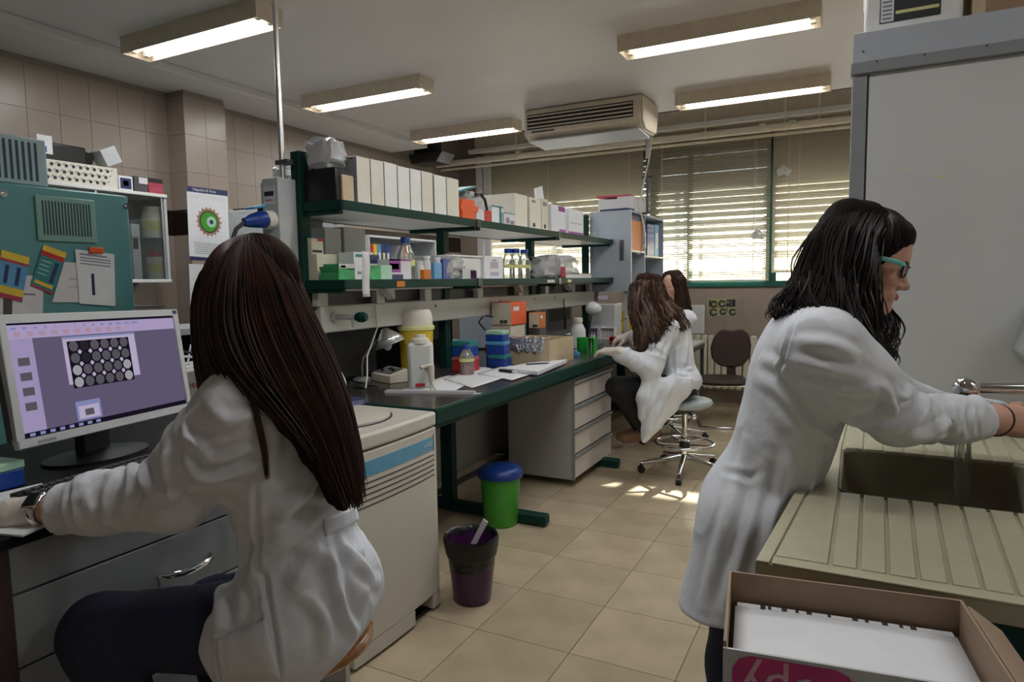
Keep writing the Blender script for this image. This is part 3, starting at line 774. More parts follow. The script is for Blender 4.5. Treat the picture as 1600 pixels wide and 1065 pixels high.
one('paper_note', MB().grid(lambda u, v: (0.004 * math.sin(6 * v), (u - 0.5) * 0.055, -0.22 * v), 2, 10), 'paper2', 'narrow white paper strip hanging over the middle shelf edge', 'paper', (SPX + 0.277, hit(571, 400, 'x', SPX + 0.277).y, 1.555), solid=0.0008)

# tip boxes and bottle
def tip_box(label, loc, rz, w, d, h, mb_, ml, lidf=0.45):
    t = thing('tip_box', label, 'box', loc, rz, group='pipette tip boxes')
    hb = h * (1 - lidf)
    part(t, 'base', MB().box(-w/2, w/2, -d/2, d/2, 0, hb), mb_, bevel=0.004)
    part(t, 'lid', MB().box(-w/2 - 0.001, w/2 + 0.001, -d/2 - 0.001, d/2 + 0.001, hb + 0.0005, h), ml, bevel=0.006)
    return t
p = onb(722, 583); x0, y0 = p.x - 0.03, p.y + 0.10
tip_box('red based tip box at the bottom of the stack behind the blue capped bottle', (x0, y0, BZ), 0.05, 0.135, 0.10, 0.095, 'red', 'rose', 0.3)
tip_box('blue tip box with teal lid on top of the red tip box', (x0 - 0.005, y0, BZ + 0.0955), 0.0, 0.135, 0.10, 0.10, 'blue', 'teal', 0.4)
x1, y1 = x0 + 0.10, y0 + 0.26
tip_box('teal tip box at the bottom of the taller middle stack', (x1, y1, BZ), 0.0, 0.13, 0.09, 0.085, 'blue', 'teal', 0.35)
tip_box('blue tip box in the middle of the taller middle stack', (x1 - 0.01, y1, BZ + 0.0855), 0.08, 0.13, 0.09, 0.085, 'blue', 'sky', 0.3)
tip_box('blue tip box with pale green lid topping the middle stack', (x1 - 0.02, y1 + 0.01, BZ + 0.171), 0.0, 0.13, 0.09, 0.07, 'blue', 'mintbox', 0.4)
p2 = onb(771, 571)
tip_box('blue tip box under the maroon one beside the tan box', (p2.x - 0.02, p2.y + 0.08, BZ), 0.0, 0.11, 0.09, 0.075, 'blue', 'sky', 0.3)
tip_box('maroon tip box with pale lid beside the tan box', (p2.x - 0.025, p2.y + 0.08, BZ + 0.0755), 0.0, 0.115, 0.09, 0.075, 'red', 'paper2', 0.3)
p = onb(725, 585)
bottle('reagent_bottle', 'clear glass bottle with blue cap, yellow tape and red liquid on the bench', (p.x + 0.02, p.y, BZ), 0.046, 0.185, 'bottleglass', 'blue', ('redliquid', 0.42), ('lemon', 0.45, 0.55), 0.42)

# tan box with foil
cn = Vector((-1.78, 3.98, BZ))
w = 0.345; dpt = 0.42
tb_ = thing('tan_box', 'tan carton box open at the top with crumpled foil over its rim', 'box', (cn.x, cn.y, BZ))
h = 0.165; k = 0.012
part(tb_, 'carton', MB().box(-w, 0, 0, k, 0, h).box(-w, 0, dpt - k, dpt, 0, h).box(-w, -w + k, k, dpt - k, 0, h).box(-k, 0, k, dpt - k, 0, h).box(-w + k, -k, k, dpt - k, 0, 0.012), 'tanbox')
fo = MB()
def foilf(u, v):
    n1 = noise.noise(Vector((u * 9, v * 7, 1.3))) + 0.5 * noise.noise(Vector((u * 23, v * 19, 4.1)))
    x = -w - 0.01 + (w - 0.03) * u + 0.012 * n1
    if v < 0.5:
        y = -0.010 - 0.006 * n1; z = h - 0.085 * (1 - v * 2) * (0.85 + 0.25 * n1)
    else:
        y = -0.010 + 0.13 * (v - 0.5) * 2; z = h + 0.014 + 0.012 * n1
    return (x, y - 0.008 * abs(n1), z)
fo.grid(foilf, 44, 24)
part(tb_, 'foil', fo, 'foil', smooth=20, solid=0.0006)
# electrophoresis supplies behind
def supply(label, u0, u1, ue, v0, v1, yy, m_front, m_side, zb=None):
    a = hit(u0, v1, 'y', yy); c = hit(u1, v1, 'y', yy); top = hit(u0, v0, 'y', yy)
    e = hit(ue, v1, 'x', c.x)
    t = thing('power_supply', label, 'power supply', (c.x, yy, a.z))
    w = c.x - a.x; h = top.z - a.z; d = max(0.05, e.y - yy)
    part(t, 'case', MB().box(-w, 0, 0.004, d, 0, h), m_side, bevel=0.004)
    part(t, 'front_panel', MB().box(-w + 0.004, -0.004, 0, 0.006, 0.004, h - 0.004), m_front)
    part(t, 'socket', MB().tube([(-0.25 * w, 0, 0.18 * h), (-0.25 * w, -0.02, 0.18 * h)], 0.009, 8), 'black').name = 'socket'
    part(t, 'socket', MB().tube([(-0.45 * w, 0, 0.18 * h), (-0.45 * w, -0.02, 0.18 * h)], 0.009, 8), 'black')
    part(t, 'sticker', MB().box(0, 0.001, d * 0.15, d * 0.5, h * 0.62, h * 0.8), 'paper')
    return t, a.z
ysup = 4.15
q, zlow = supply('orange sided power supply with cream front stacked behind the tan box', 768, 799, 823, 472, 508, ysup, 'ivory', 'orange')
lowp = thing('gel_tank', 'dark grey gel apparatus under the orange power supply', 'gel tank', (q.location.x + 0.003, ysup, BZ))
hz = zlow - BZ - 0.001
part(lowp, 'case', MB().box(-0.175, -0.005, 0, 0.24, 0.0, hz * 0.55), 'darkgrey', bevel=0.006)
part(lowp, 'cover', MB().box(-0.17, -0.01, 0.005, 0.235, hz * 0.56, hz), 'ivory', bevel=0.006)
part(lowp, 'cable', MB().tube([(-0.20, 0.0, hz * 0.8), (-0.24, -0.05, hz * 1.1), (-0.19, -0.06, hz * 1.3), (-0.13, -0.03, hz * 1.25)], 0.006, 6), 'black', smooth=60)
supply('small orange power supply with cream front right of the larger one', 826, 843, 853, 488, 513, 4.46, 'ivory', 'orange2')
for o_ in [o for o in bpy.data.objects if o.name.startswith('power_supply') and 'small' in o.get('label', '')]:
    z_ = o_.location.z
    one('support_block', MB().box(-0.09, 0.0, 0, 0.12, 0, z_ - BZ - 0.001), 'darkgrey', 'dark block under the small orange power supply', 'block', (o_.location.x, o_.location.y, BZ), bevel=0.004)

# far end cluster: white bottle, green beakers, lamp, racks
p = onb(906, 548)
bottle('wash_bottle', 'white plastic bottle behind the green racks', (p.x - 0.10, p.y + 0.22, BZ), 0.062, 0.25, 'milky', 'offwhite', neck=0.5)
def rack(label, loc, w, d, h, m, holes=0):
    t = thing('tube_rack', label, 'rack', loc, group='tube racks')
    part(t, 'frame', MB().box(-w/2, w/2, -d/2, d/2, 0, 0.006).box(-w/2, w/2, -d/2, d/2, h - 0.006, h).box(-w/2, -w/2 + 0.004, -d/2, d/2, 0.006, h - 0.006).box(w/2 - 0.004, w/2, -d/2, d/2, 0.006, h - 0.006).box(-w/2, w/2, d/2 - 0.004, d/2, 0.006, h - 0.006), m)
    for k in range(holes):
        part(t, 'test_tube', MB().tube([(-w/2 + (k + 0.7) * w / (holes + 0.4), 0, 0.008), (-w/2 + (k + 0.7) * w / (holes + 0.4), 0, h + 0.02)], 0.006, 8), 'milky', smooth=60)
    return t
p = onb(908, 549)
gk = thing('beaker', 'bright green plastic beaker on the bench by the tan box', 'beaker', (p.x, p.y + 0.02, BZ))
part(gk, 'cup', MB().lathe([(0.036, 0), (0.040, 0.005), (0.043, 0.11), (0.0405, 0.11), (0.038, 0.008), (0, 0.008)], n=24), 'greenrack')
p = onb(924, 551); rack('bright green rack next to the gloved hand', (p.x, p.y + 0.03, BZ), 0.05, 0.09, 0.118, 'greenrack', 2)
p = onb(899, 556); one('blue_clip', MB().box(-0.03, 0.03, -0.025, 0.025, 0, 0.03).box(-0.01, 0.01, -0.02, 0.02, 0.03, 0.042), 'sky', 'small blue clip box on the bench by the tan box', 'clip', (p.x, p.y, BZ), bevel=0.004)
p = onb(928, 530); rack('lilac tube rack behind the green racks', (p.x, p.y + 0.02, BZ), 0.09, 0.08, 0.11, 'lilac', 3)
p = onb(948, 530); rack('cream tube rack full of tubes before the gloved hands', (p.x, p.y + 0.05, BZ), 0.14, 0.08, 0.11, 'offwhite', 5)
p = onb(962, 534); rack('pink red tube rack under the gloved hand', (p.x, p.y, BZ), 0.10, 0.07, 0.05, 'rose')
one('tray', MB().box(-0.16, 0.16, -0.12, 0.12, 0, 0.006).box(-0.16, -0.155, -0.12, 0.12, 0.006, 0.02).box(0.155, 0.16, -0.12, 0.12, 0.006, 0.02), 'darkgrey', 'flat dark tray in front of the seated woman at the bench', 'tray', (onb(965, 545).x - 0.05, onb(965, 545).y + 0.12, BZ))
p = onb(917, 522)
gl = thing('desk_lamp', 'round white headed desk lamp at the far part of the bench', 'lamp', (-2.20, 5.80, BZ))
part(gl, 'base', MB().lathe([(0.06, 0), (0.06, 0.012), (0, 0.02)], n=20), 'darkgrey')
part(gl, 'arm', MB().tube([(0, 0, 0.01), (0.02, 0.05, 0.28), (0.06, 0.0, 0.34)], 0.008, 8), 'darkgrey', smooth=60)
part(gl, 'shade', MB().sphere((0.06, -0.02, 0.30), (0.075, 0.075, 0.065), 16, 10), 'white', smooth=60)
part(gl, 'clip', MB().obox((0.15, -0.02, 0.40), (0.09, 0.02, 0.035), 0.5), 'lilac').name = 'clip'
p = onb(950, 522)
one('grey_instrument', MB().box(-0.13, 0.13, 0, 0.2, 0, 0.33), 'lightgrey', 'plain pale grey instrument box behind the tube racks', 'instrument', (-2.14, 6.02, BZ), bevel=0.008)
a = hit(879, 470, 'x', SPX + 0.08)
one('black_cable', MB().tube([(0, 0, 0), (0.01, 0, -0.14), (0.012, 0, -0.15)], 0.005, 6).tube([(0.012, 0, -0.15), (0.014, 0, -0.27)], 0.012, 8), 'black', 'black cable with plug hanging from the raceway above the white bottle', 'cable', (SPX + 0.09, a.y, a.z + 0.02), smooth=60)
# instruments on the other half of the bench seen under the raceway
def instr(label, x0, x1, y0, y1, h, m, pm='darkgrey'):
    t = thing('bench_instrument', label, 'instrument', ((x0 + x1) / 2, (y0 + y1) / 2, BZ))
    w, d = (x1 - x0) / 2, (y1 - y0) / 2
    part(t, 'case', MB().box(-w, w, -d, d, 0.01, h), m, bevel=0.01)
    part(t, 'panel', MB().box(w, w + 0.003, -d * 0.8, d * 0.8, h * 0.5, h * 0.85), pm)
    part(t, 'feet', MB().box(-w * 0.9, w * 0.9, -d * 0.9, d * 0.9, 0, 0.01), 'black')
    return t
instr('dark grey instrument behind the reflector lamp on the far half of the bench', -3.0, -2.62, 2.72, 3.25, 0.33, 'darkgrey')
instr('black instrument behind the yellow sharps container on the far half of the bench', -3.0, -2.6, 3.45, 4.1, 0.34, 'softblack')
instr('blue grey instrument under the raceway behind the small orange supply', -2.95, -2.55, 4.75, 5.6, 0.36, 'bluegrey', 'lightgrey')
instr('grey instrument at the far end of the bench behind the white lamp', -2.95, -2.6, 5.75, 6.4, 0.33, 'grey')

# ================================================================== THINGS ON THE SHELVES
Z1, Z2 = BZ + 0.580, BZ + 0.950          # middle and upper shelf tops
FX = SPX + 0.245                          # shelf front
def span(u0, u1, x): return hit(u0, 400, 'x', x).y, hit(u1, 400, 'x', x).y
def ztop(u, v, x): return hit(u, v, 'x', x).z
def carton(name, label, cat, u0, u1, vtop, x1, depth, z, m, group=None, bevel=0.003, parts=None, rz=0.0):
    """upright box whose face looks at the aisle; u0..u1 its width, vtop its height read off the photo"""
    y0, y1 = span(u0, u1, x1); h = max(0.01, ztop((u0 + u1) / 2, vtop, x1) - z)
    if x1 > SPX - 0.3 and z > 1.3 and y0 < 2.445:          # keep on the shelf: the near end face takes the left of the outline
        y0 = 2.445; depth = max(depth, x1 - hit(u0, 400, 'y', y0).x)
    t = thing(name, label, cat, (x1, (y0 + y1) / 2, z), rz, group)
    w = (y1 - y0) / 2
    part(t, 'body', MB().box(-depth, 0, -w, w, 0, h), m, bevel=bevel)
    for p_ in (parts or []):
        n, a, b_, c, d, mm = p_      # fractions of width / height on the face
        part(t, n, MB().box(-0.001, 0.0012, -w + 2 * w * a, -w + 2 * w * b_, h * c, h * d), mm)
    return t
# eight white file boxes
ed = [(562, 582.5), (583.5, 603.5), (604.5, 624), (625, 643.3), (644.2, 661), (662, 679), (681, 699.5), (700.5, 719)]
ordn = ['first and nearest', 'second', 'third', 'fourth', 'fifth', 'sixth', 'seventh', 'eighth and farthest']
for k, (u0, u1) in enumerate(ed):
    x = FX - 0.015 ; y0, y1 = span(u0, u1, x); w = (y1 - y0) / 2
    fb = thing('file_box', '%s of the eight white file boxes in a row on the upper shelf' % ordn[k], 'file box', (x, (y0 + y1) / 2, Z2), group='white file boxes on the upper shelf')
    h = 0.228 + 0.002 * (k % 3)
    part(fb, 'body', MB().box(-0.33, 0, -w, w, 0, h), ['offwhite', 'offwhite', 'white', 'white', 'white', 'offwhite', 'white', 'offwhite'][k], bevel=0.002)
    part(fb, 'lid_seam', MB().box(-0.32, 0.0006, -w - 0.0005, -w + 0.001, 0.004, h - 0.004), 'grey')
# black tray with plastic bags
y0, y1 = 2.44, 2.545
bk = thing('black_tray', 'black letter tray box at the near end of the upper shelf', 'tray', (FX - 0.02, (y0 + y1) / 2, Z2))
w = (y1 - y0) / 2
part(bk, 'body', MB().box(-0.205, 0, -w, w, 0, 0.155), 'black', bevel=0.006)
part(bk, 'wire_end', MB().tube([(-0.02, w - 0.02, 0.15), (-0.02, w - 0.02, 0.215), (-0.02, w + 0.045, 0.215), (-0.02, w + 0.06, 0.12), (-0.02, w + 0.065, 0.0)], 0.005, 6), 'black', smooth=60)
one('card_piece', MB().box(-0.12, 0, -0.04, 0.04, 0, 0.125), 'tanbox', 'pale tan card block between the black tray and the file boxes', 'card', (FX - 0.01, hit(546, 400, 'x', FX - 0.01).y + 0.01, Z2), bevel=0.003)
def plastic_bag(name, label, loc, size, seed, m='bag', cat='bag', n=3):
    t = thing(name, label, cat, loc)
    rnd = random.Random(seed)
    for k in range(n):
        b = MB()
        ox, oy = rnd.uniform(-0.2, 0.2) * size[0], rnd.uniform(-0.2, 0.2) * size[1]
        b.sphere((0, 0, 0), (1, 1, 1), 20, 12)
        vs = []
        for v in b.v:
            q = Vector(v); f = 1 + 0.38 * noise.noise(q * 2.2 + Vector((seed, k * 3, 0)))
            sg = lambda a: math.copysign(abs(a) ** 0.6, a)
            q = Vector((sg(q.x), sg(q.y), sg(q.z))) * f
            vs.append((ox + q.x * size[0] * 0.40, oy + q.y * size[1] * 0.40, max(0.0, size[2] * 0.5 + q.z * size[2] * 0.5)))
        b.v = vs
        part(t, 'film', b, m, smooth=25)
    b = MB()
    for k in range(5):
        c = Vector((rnd.uniform(-0.28, 0.28) * size[0], rnd.uniform(-0.3, 0.3) * size[1], size[2] * rnd.uniform(0.2, 0.6)))
        part(t, 'wrapped_piece', MB().obox(c, (size[0] * 0.22, size[1] * 0.25, size[2] * 0.32), rnd.uniform(0, 3)), rnd.choice(['paper', 'paper2', 'lightgrey', 'offwhite']), bevel=0.004)
    return t
ym = hit(508, 300, 'x', FX - 0.12).y
plastic_bag('plastic_bag', 'crumpled clear plastic bag of packages on the black tray', (FX - 0.12, 2.50, Z2 + 0.156), (0.21, 0.15, 0.14), 3)
q = hit(437, 282, 'y', 2.62)
one('wall_tray_support', MB().box(-0.12, 0.12, -0.10, 0.10, 0, q.z - BZ - 0.002), 'panelgrey', 'pale tall block behind the socket box on the far half of the bench', 'block', (q.x - 0.02, 2.72, BZ))
plastic_bag('plastic_bag', 'small clear bag of white packages left of the metal conduit', (q.x - 0.02, 2.70, q.z), (0.16, 0.16, 0.09), 8, n=2)
# middle of the upper shelf
y = hit(738, 330, 'x', FX - 0.06).y
plastic_bag('plastic_bag', 'teal and white plastic bag on the upper shelf after the file boxes', (FX - 0.16, y + 0.02, Z2), (0.2, 0.2, 0.19), 5, n=2)
one('black_strap', MB().tube([(0, -0.06, 0.17), (0, 0.0, 0.185), (0, 0.06, 0.15), (0, 0.09, 0.08), (0, 0.095, 0.03)], 0.010, 8), 'black', 'curved black strap over the teal bag on the upper shelf', 'strap', (FX - 0.045, y + 0.08, Z2), smooth=60)
one('teal_folder', MB().obox((0, 0, 0.012), (0.18, 0.22, 0.012), Matrix.Rotation(0.25, 3, 'X')), 'teal', 'teal folder slanting on the bag on the upper shelf', 'folder', (FX - 0.16, y - 0.04, Z2 + 0.19))
carton('orange_pack', 'bright orange small pack on the upper shelf before the teal bag', 'pack', 724, 744, 312, FX - 0.02, 0.05, Z2, 'orange', parts=[('side_flap', -0.12, 1.25, 0.45, 0.75, 'orange')])
carton('red_pack', 'white carton with a red end on the upper shelf', 'pack', 746, 769, 328, FX - 0.02, 0.10, Z2, 'paper2', parts=[('red_end', 0.5, 1.0, 0.0, 1.0, 'red')])
carton('teal_carton', 'small white carton with teal edges on the upper shelf', 'carton', 770, 787, 322, FX - 0.03, 0.10, Z2, 'paper', parts=[('teal_edge', 0.65, 0.85, 0, 1, 'teal'), ('teal_band', 0, 1, 0.92, 1, 'teal')])
carton('lettered_carton', 'small pale carton with grey print before the cream file boxes', 'carton', 789, 806, 333, FX - 0.01, 0.08, Z2, 'paper2', parts=[('print', 0.15, 0.45, 0.15, 0.6, 'print'), ('print', 0.55, 0.9, 0.1, 0.4, 'print'), ('top_band', 0, 1, 0.93, 1, 'teal')])
carton('file_box', 'wide plain cream file box in the middle of the upper shelf', 'file box', 806, 825, 304, FX - 0.04, 0.30, Z2, 'offwhite')
carton('file_box', 'cream file box with dark print, wider of the printed pair on the upper shelf', 'file box', 829, 846, 310, FX - 0.03, 0.28, Z2, 'offwhite', parts=[('finger_hole', 0.25, 0.45, 0.08, 0.2, 'inkdark'), ('print', 0.15, 0.5, 0.85, 0.93, 'print')])
carton('file_box', 'cream file box with dark print, slimmer of the printed pair on the upper shelf', 'file box', 847, 857, 311, FX - 0.03, 0.28, Z2, 'ivory', parts=[('finger_hole', 0.35, 0.65, 0.08, 0.2, 'inkdark'), ('print', 0.2, 0.8, 0.78, 0.9, 'print')])
yy = hit(842, 303, 'x', FX - 0.1).y
one('card_note', MB().obox((0, 0, 0.055), (0.004, 0.16, 0.11), Matrix.Rotation(0.25, 3, 'X')), 'paper', 'white card standing on top of the printed cream file boxes', 'card', (FX - 0.1, yy, Z2 + 0.238))
carton('purple_pack', 'white pack with purple corners, left of the pair on the upper shelf', 'pack', 862, 884, 321, FX - 0.02, 0.14, Z2, 'paper', parts=[('purple_print', 0.5, 0.95, 0.8, 0.98, 'violet'), ('purple_print', 0.55, 1.0, 0.0, 0.14, 'violet')])
carton('purple_pack', 'white pack with purple foot, right of the pair on the upper shelf', 'pack', 889, 912, 328, FX - 0.02, 0.14, Z2, 'paper', parts=[('purple_print', 0.0, 1.0, 0.0, 0.12, 'violet'), ('flap', 0.1, 0.9, 0.45, 0.47, 'print')])

# middle shelf
for u0, u1, lab in ((509, 534, 'grey magazine file behind the cream pack, nearer of the two'), (539, 572, 'grey magazine file behind the cream pack, wider and farther of the two')):
    carton('magazine_file', lab, 'magazine file', u0, u1, 356, SPX - 0.06, 0.16, Z1, 'lightgrey', parts=[('finger_hole', 0.4, 0.6, 0.1, 0.2, 'inkdark')])
def glove_pack(label, u0, u1, vtop, x, m):
    y0, y1 = span(u0, u1, x); h = ztop((u0 + u1) / 2, vtop, x) - Z1
    y0 = max(y0, 2.445); w = (y1 - y0) / 2
    t = thing('glove_pack', label, 'pack', (x - 0.06, (y0 + y1) / 2, Z1))
    b = MB()
    b.grid(lambda u, v: (0.06 - 0.12 * u, -w + 2 * w * v, h * (0.55 + 0.45 * v) * (0.9 + 0.12 * noise.noise(Vector((u * 4, v * 5, u0))))), 6, 10)
    b.grid(lambda u, v: (0.06 + 0.003 * noise.noise(Vector((u * 5, v * 4, 2))), -w + 2 * w * v, u * h * (0.55 + 0.45 * v) * (0.9 + 0.12 * noise.noise(Vector((0, v * 5, u0))))), 6, 10)
    b.box(-0.06, 0.058, -w, w, 0, h * 0.5)
    part(t, 'wrapping', b, m, smooth=40)
    return t
glove_pack('long crumpled green plastic pack on the near end of the middle shelf', 481, 528, 413, FX - 0.02, 'greenbox')
carton('green_carton', 'light green printed carton left of the hanging paper strip', 'carton', 529, 554, 412, FX - 0.03, 0.10, Z1, 'greenbox', parts=[('print_band', 0, 1, 0.72, 1.0, 'paper2'), ('print', 0.1, 0.4, 0.75, 0.9, 'navy'), ('print', 0.5, 0.95, 0.64, 0.7, 'green')])
carton('white_carton', 'white carton with dark teal print behind the hanging paper strip', 'carton', 553, 576, 394, FX - 0.05, 0.10, Z1, 'paper', parts=[('print', 0.1, 0.6, 0.82, 0.93, 'teal'), ('print', 0.2, 0.45, 0.2, 0.3, 'print')])
carton('cream_stack', 'long cream paper pack lying behind the green pack', 'pack', 482, 548, 397, FX - 0.16, 0.10, Z1, 'ivory')
sg_ = carton('sign_box', 'cream box with dark lettering and a red corner at the end of the middle shelf', 'box', 480, 506, 372, FX - 0.19, 0.07, Z1, 'ivory', parts=[('red_corner', 0.5, 1.0, 0.93, 1.0, 'red'), ('print', 0.05, 0.85, 0.66, 0.72, 'inkdark'), ('print', 0.1, 0.75, 0.42, 0.46, 'print'), ('print', 0.1, 0.6, 0.33, 0.36, 'print')])
carton('blue_cap_jar', 'small jar with navy lid right of the hanging paper strip', 'jar', 578, 592, 398, FX - 0.12, 0.05, Z1, 'offwhite', parts=[('lid', 0, 1, 0.65, 1.0, 'navy')])
glove_pack('small crumpled green plastic pack right of the hanging paper strip', 578, 594, 413, FX - 0.02, 'greenbox')
carton('mint_carton', 'pale mint carton beside the purple glove box', 'carton', 594, 612, 414, FX - 0.03, 0.08, Z1, 'mintbox')
carton('glove_box', 'purple and white glove box in front of the large glass bottle', 'box', 608, 642, 405, FX - 0.04, 0.11, Z1, 'paper2', parts=[('purple_panel', 0.0, 0.5, 0.35, 1.0, 'violet'), ('dark_panel', 0.02, 0.42, 0.5, 0.78, 'navy'), ('blue_panel', 0, 0.6, 0.0, 0.25, 'navy'), ('top_band', 0, 1, 0.93, 1, 'violet')])
y = hit(637, 420, 'x', FX - 0.09).y
bottle('reagent_bottle', 'large clear glass bottle with blue cap and yellow label on the middle shelf', (FX - 0.10, y, Z1), 0.050, 0.235, 'bottleglass', 'blue', None, ('lemon', 0.32, 0.46), 0.46, shoulder=0.68)
for u, v, r, lab, cp, bd in ((656, 408, 0.017, 'small white capped vial beside the large glass bottle', 'paper', 'milky'), (666, 400, 0.019, 'taller white capped vial beside the large glass bottle', 'paper', 'milky'), (683, 402, 0.018, 'white capped vial in front of the green upright', 'paper', 'milky')):
    x = FX - 0.05; q = hit(u, v, 'x', x)
    bottle('vial', lab, (x, q.y, Z1), r * 1.3, q.z - Z1, bd, cp, neck=0.7, shoulder=0.8)
carton('orange_label_box', 'tiny orange labelled box in front of the white vials', 'box', 662, 673, 421, FX - 0.01, 0.03, Z1, 'orange2')
plastic_bag('plastic_bag', 'blue and white bag of small packs on the middle shelf by the upright', (FX - 0.11, hit(696, 420, 'x', FX - 0.1).y, Z1), (0.18, 0.26, 0.14), 11, n=2)
carton('blue_pack', 'glossy blue pack poking out of the bag on the middle shelf', 'pack', 678, 690, 410, FX - 0.015, 0.04, Z1, 'sky')
carton('blue_pack', 'darker blue pack at the right of the bag on the middle shelf', 'pack', 692, 704, 405, FX - 0.025, 0.04, Z1, 'blue')
x = FX - 0.06; y0, y1 = span(706, 752, x)
bx = thing('storage_box', 'large translucent plastic storage box on the middle shelf', 'box', (x, (y0 + y1) / 2, Z1)); w = (y1 - y0) / 2
part(bx, 'tub', MB().box(-0.28, 0, -w, w, 0, 0.135), 'milky', bevel=0.01)
part(bx, 'lid', MB().box(-0.285, 0.006, -w - 0.006, w + 0.006, 0.136, 0.15), 'milky', bevel=0.005)
rk = onb(726, 436, Z1)
rack('small grey rack of dark capped tubes before the storage box', (FX - 0.03, hit(724, 430, 'x', FX - 0.03).y, Z1), 0.05, 0.10, 0.06, 'lightgrey', 3)
x = FX - 0.02
one('dark_jar', MB().lathe([(0.026, 0), (0.03, 0.01), (0.03, 0.05), (0.02, 0.055), (0, 0.055)], n=20), 'purple', 'squat maroon jar at the shelf edge before the storage box', 'jar', (x - 0.02, hit(742, 430, 'x', x).y, Z1))
carton('white_carton', 'white carton with blue lettering at the end of the storage box', 'carton', 757, 786, 400, FX - 0.04, 0.16, Z1, 'paper', parts=[('print', 0.3, 0.7, 0.45, 0.75, 'lilac'), ('print', 0.3, 0.75, 0.12, 0.3, 'lilac'), ('print', 0.42, 0.62, 0.78, 0.84, 'print')])
for u, dx, lab in ((794, -0.07, 'leftmost of three clear bottles with blue caps'), (806, -0.03, 'middle one of three clear bottles with blue caps, yellow taped'), (819, -0.03, 'rightmost of three clear bottles with blue caps, yellow labelled')):
    x = FX + dx - 0.02
    bottle('reagent_bottle', lab + ' on the middle shelf', (x, hit(u, 400, 'x', x).y, Z1), 0.047, 0.215, 'bottleglass', 'blue', None, ('lemon', 0.36, 0.46), 0.5, group='blue capped bottles', shoulder=0.66)
plastic_bag('plastic_bag', 'clear bag of glassware on the far part of the middle shelf', (FX - 0.13, hit(866, 420, 'x', FX - 0.12).y, Z1), (0.24, 0.62, 0.19), 14, n=3)
one('red_item', MB().obox((0, 0, 0.05), (0.04, 0.10, 0.09), 0.4), 'rose', 'pinkish red pack showing through the bag of glassware', 'pack', (FX - 0.02, hit(880, 420, 'x', FX - 0.02).y, Z1), bevel=0.01)
one('small_tray', MB().box(-0.10, 0.0, -0.30, 0.30, 0, 0.006).box(-0.004, 0, -0.30, 0.30, 0.006, 0.03).box(-0.10, -0.096, -0.30, 0.30, 0.006, 0.03), 'paper2', 'flat white tray of labels at the far end of the middle shelf', 'tray', (FX - 0.0, hit(905, 430, 'x', FX).y, Z1))
carton('wooden_box', 'small pale wooden box at the far end of the middle shelf', 'box', 905, 922, 427, FX - 0.11, 0.06, Z1, 'woodlight')

# ------------------------------------------------------------------ grey cabinet with binders at the far end
gx, gy, gz = -1.95, 6.31, 1.285
gc = thing('binder_cabinet', 'grey open shelf cabinet with binders raised at the far end of the bench', 'cabinet', (gx, gy, gz))
D, W, Hc = 0.42, 1.24, 0.785
part(gc, 'side_panel', MB().box(-D, 0, 0, 0.02, 0, Hc), 'bluegrey', bevel=0.002)
part(gc, 'side_panel', MB().box(-D, 0, W - 0.02, W, 0, Hc), 'bluegrey', bevel=0.002)
part(gc, 'divider', MB().box(-D, -0.002, 0.49, 0.51, 0.02, Hc - 0.02), 'bluegrey', bevel=0.002)
part(gc, 'top_panel', MB().box(-D, 0, 0.02, W - 0.02, Hc - 0.02, Hc), 'bluegrey', bevel=0.002)
part(gc, 'bottom_panel', MB().box(-D, 0, 0.02, W - 0.02, 0, 0.02), 'bluegrey', bevel=0.002)
part(gc, 'back_panel', MB().box(-D, -D + 0.01, 0.02, W - 0.02, 0.02, Hc - 0.02), 'bluegrey')
part(gc, 'shelf_panel', MB().box(-D + 0.01, -0.002, 0.02, 0.49, 0.385, 0.40), 'white')
part(gc, 'shelf_panel', MB().box(-D + 0.01, -0.002, 0.51, W - 0.02, 0.345, 0.36), 'white')
part(gc, 'edge_band', MB().box(0, 0.004, 0, 0.02, 0, Hc), 'lightgrey')
part(gc, 'switch_plate', MB().box(-0.11, -0.07, -0.006, 0, 0.30, 0.50), 'darkgrey', bevel=0.002)
for sx, sy in ((-D + 0.05, 0.05), (-0.06, 0.05), (-D + 0.05, W - 0.1), (-0.06, W - 0.1)):
    part(gc, 'leg', MB().box(sx - 0.02, sx + 0.02, sy - 0.02, sy + 0.02, BZ - gz, 0.0), 'panelgrey')
def binder(label, y, w, z, h, m, d=0.27, lab=None):
    t = thing('ring_binder', label, 'binder', (gx - 0.03, gy + y, gz + z))
    part(t, 'cover', MB().box(-d, 0, -w / 2, -w / 2 + 0.003, 0, h).box(-d, 0, w / 2 - 0.003, w / 2, 0, h).box(-0.003, 0, -w / 2 + 0.003, w / 2 - 0.003, 0, h), m)
    part(t, 'pages', MB().box(-d + 0.01, -0.02, -w / 2 + 0.008, w / 2 - 0.01, 0.005, h - 0.01), 'paper')
    if lab: part(t, 'spine_label', MB().box(0, 0.001, -w * 0.3, w * 0.3, h * 0.25, h * 0.75), lab)
    return t
binder('orange binder filling the left bay of the grey cabinet', 0.30, 0.36, 0.401, 0.30, 'orange2')
binder('navy folder lying over the orange binder in the left bay', 0.26, 0.30, 0.703, 0.05, 'navy')
binder('black ring binder in the right bay of the grey cabinet', 0.60, 0.10, 0.361, 0.32, 'softblack', lab='paper2')
binder('wide blue binder in the right bay of the grey cabinet', 0.82, 0.28, 0.361, 0.34, 'blue')
binder('sky blue binder with white label at the right of the grey cabinet', 1.06, 0.16, 0.361, 0.35, 'sky', lab='paper')
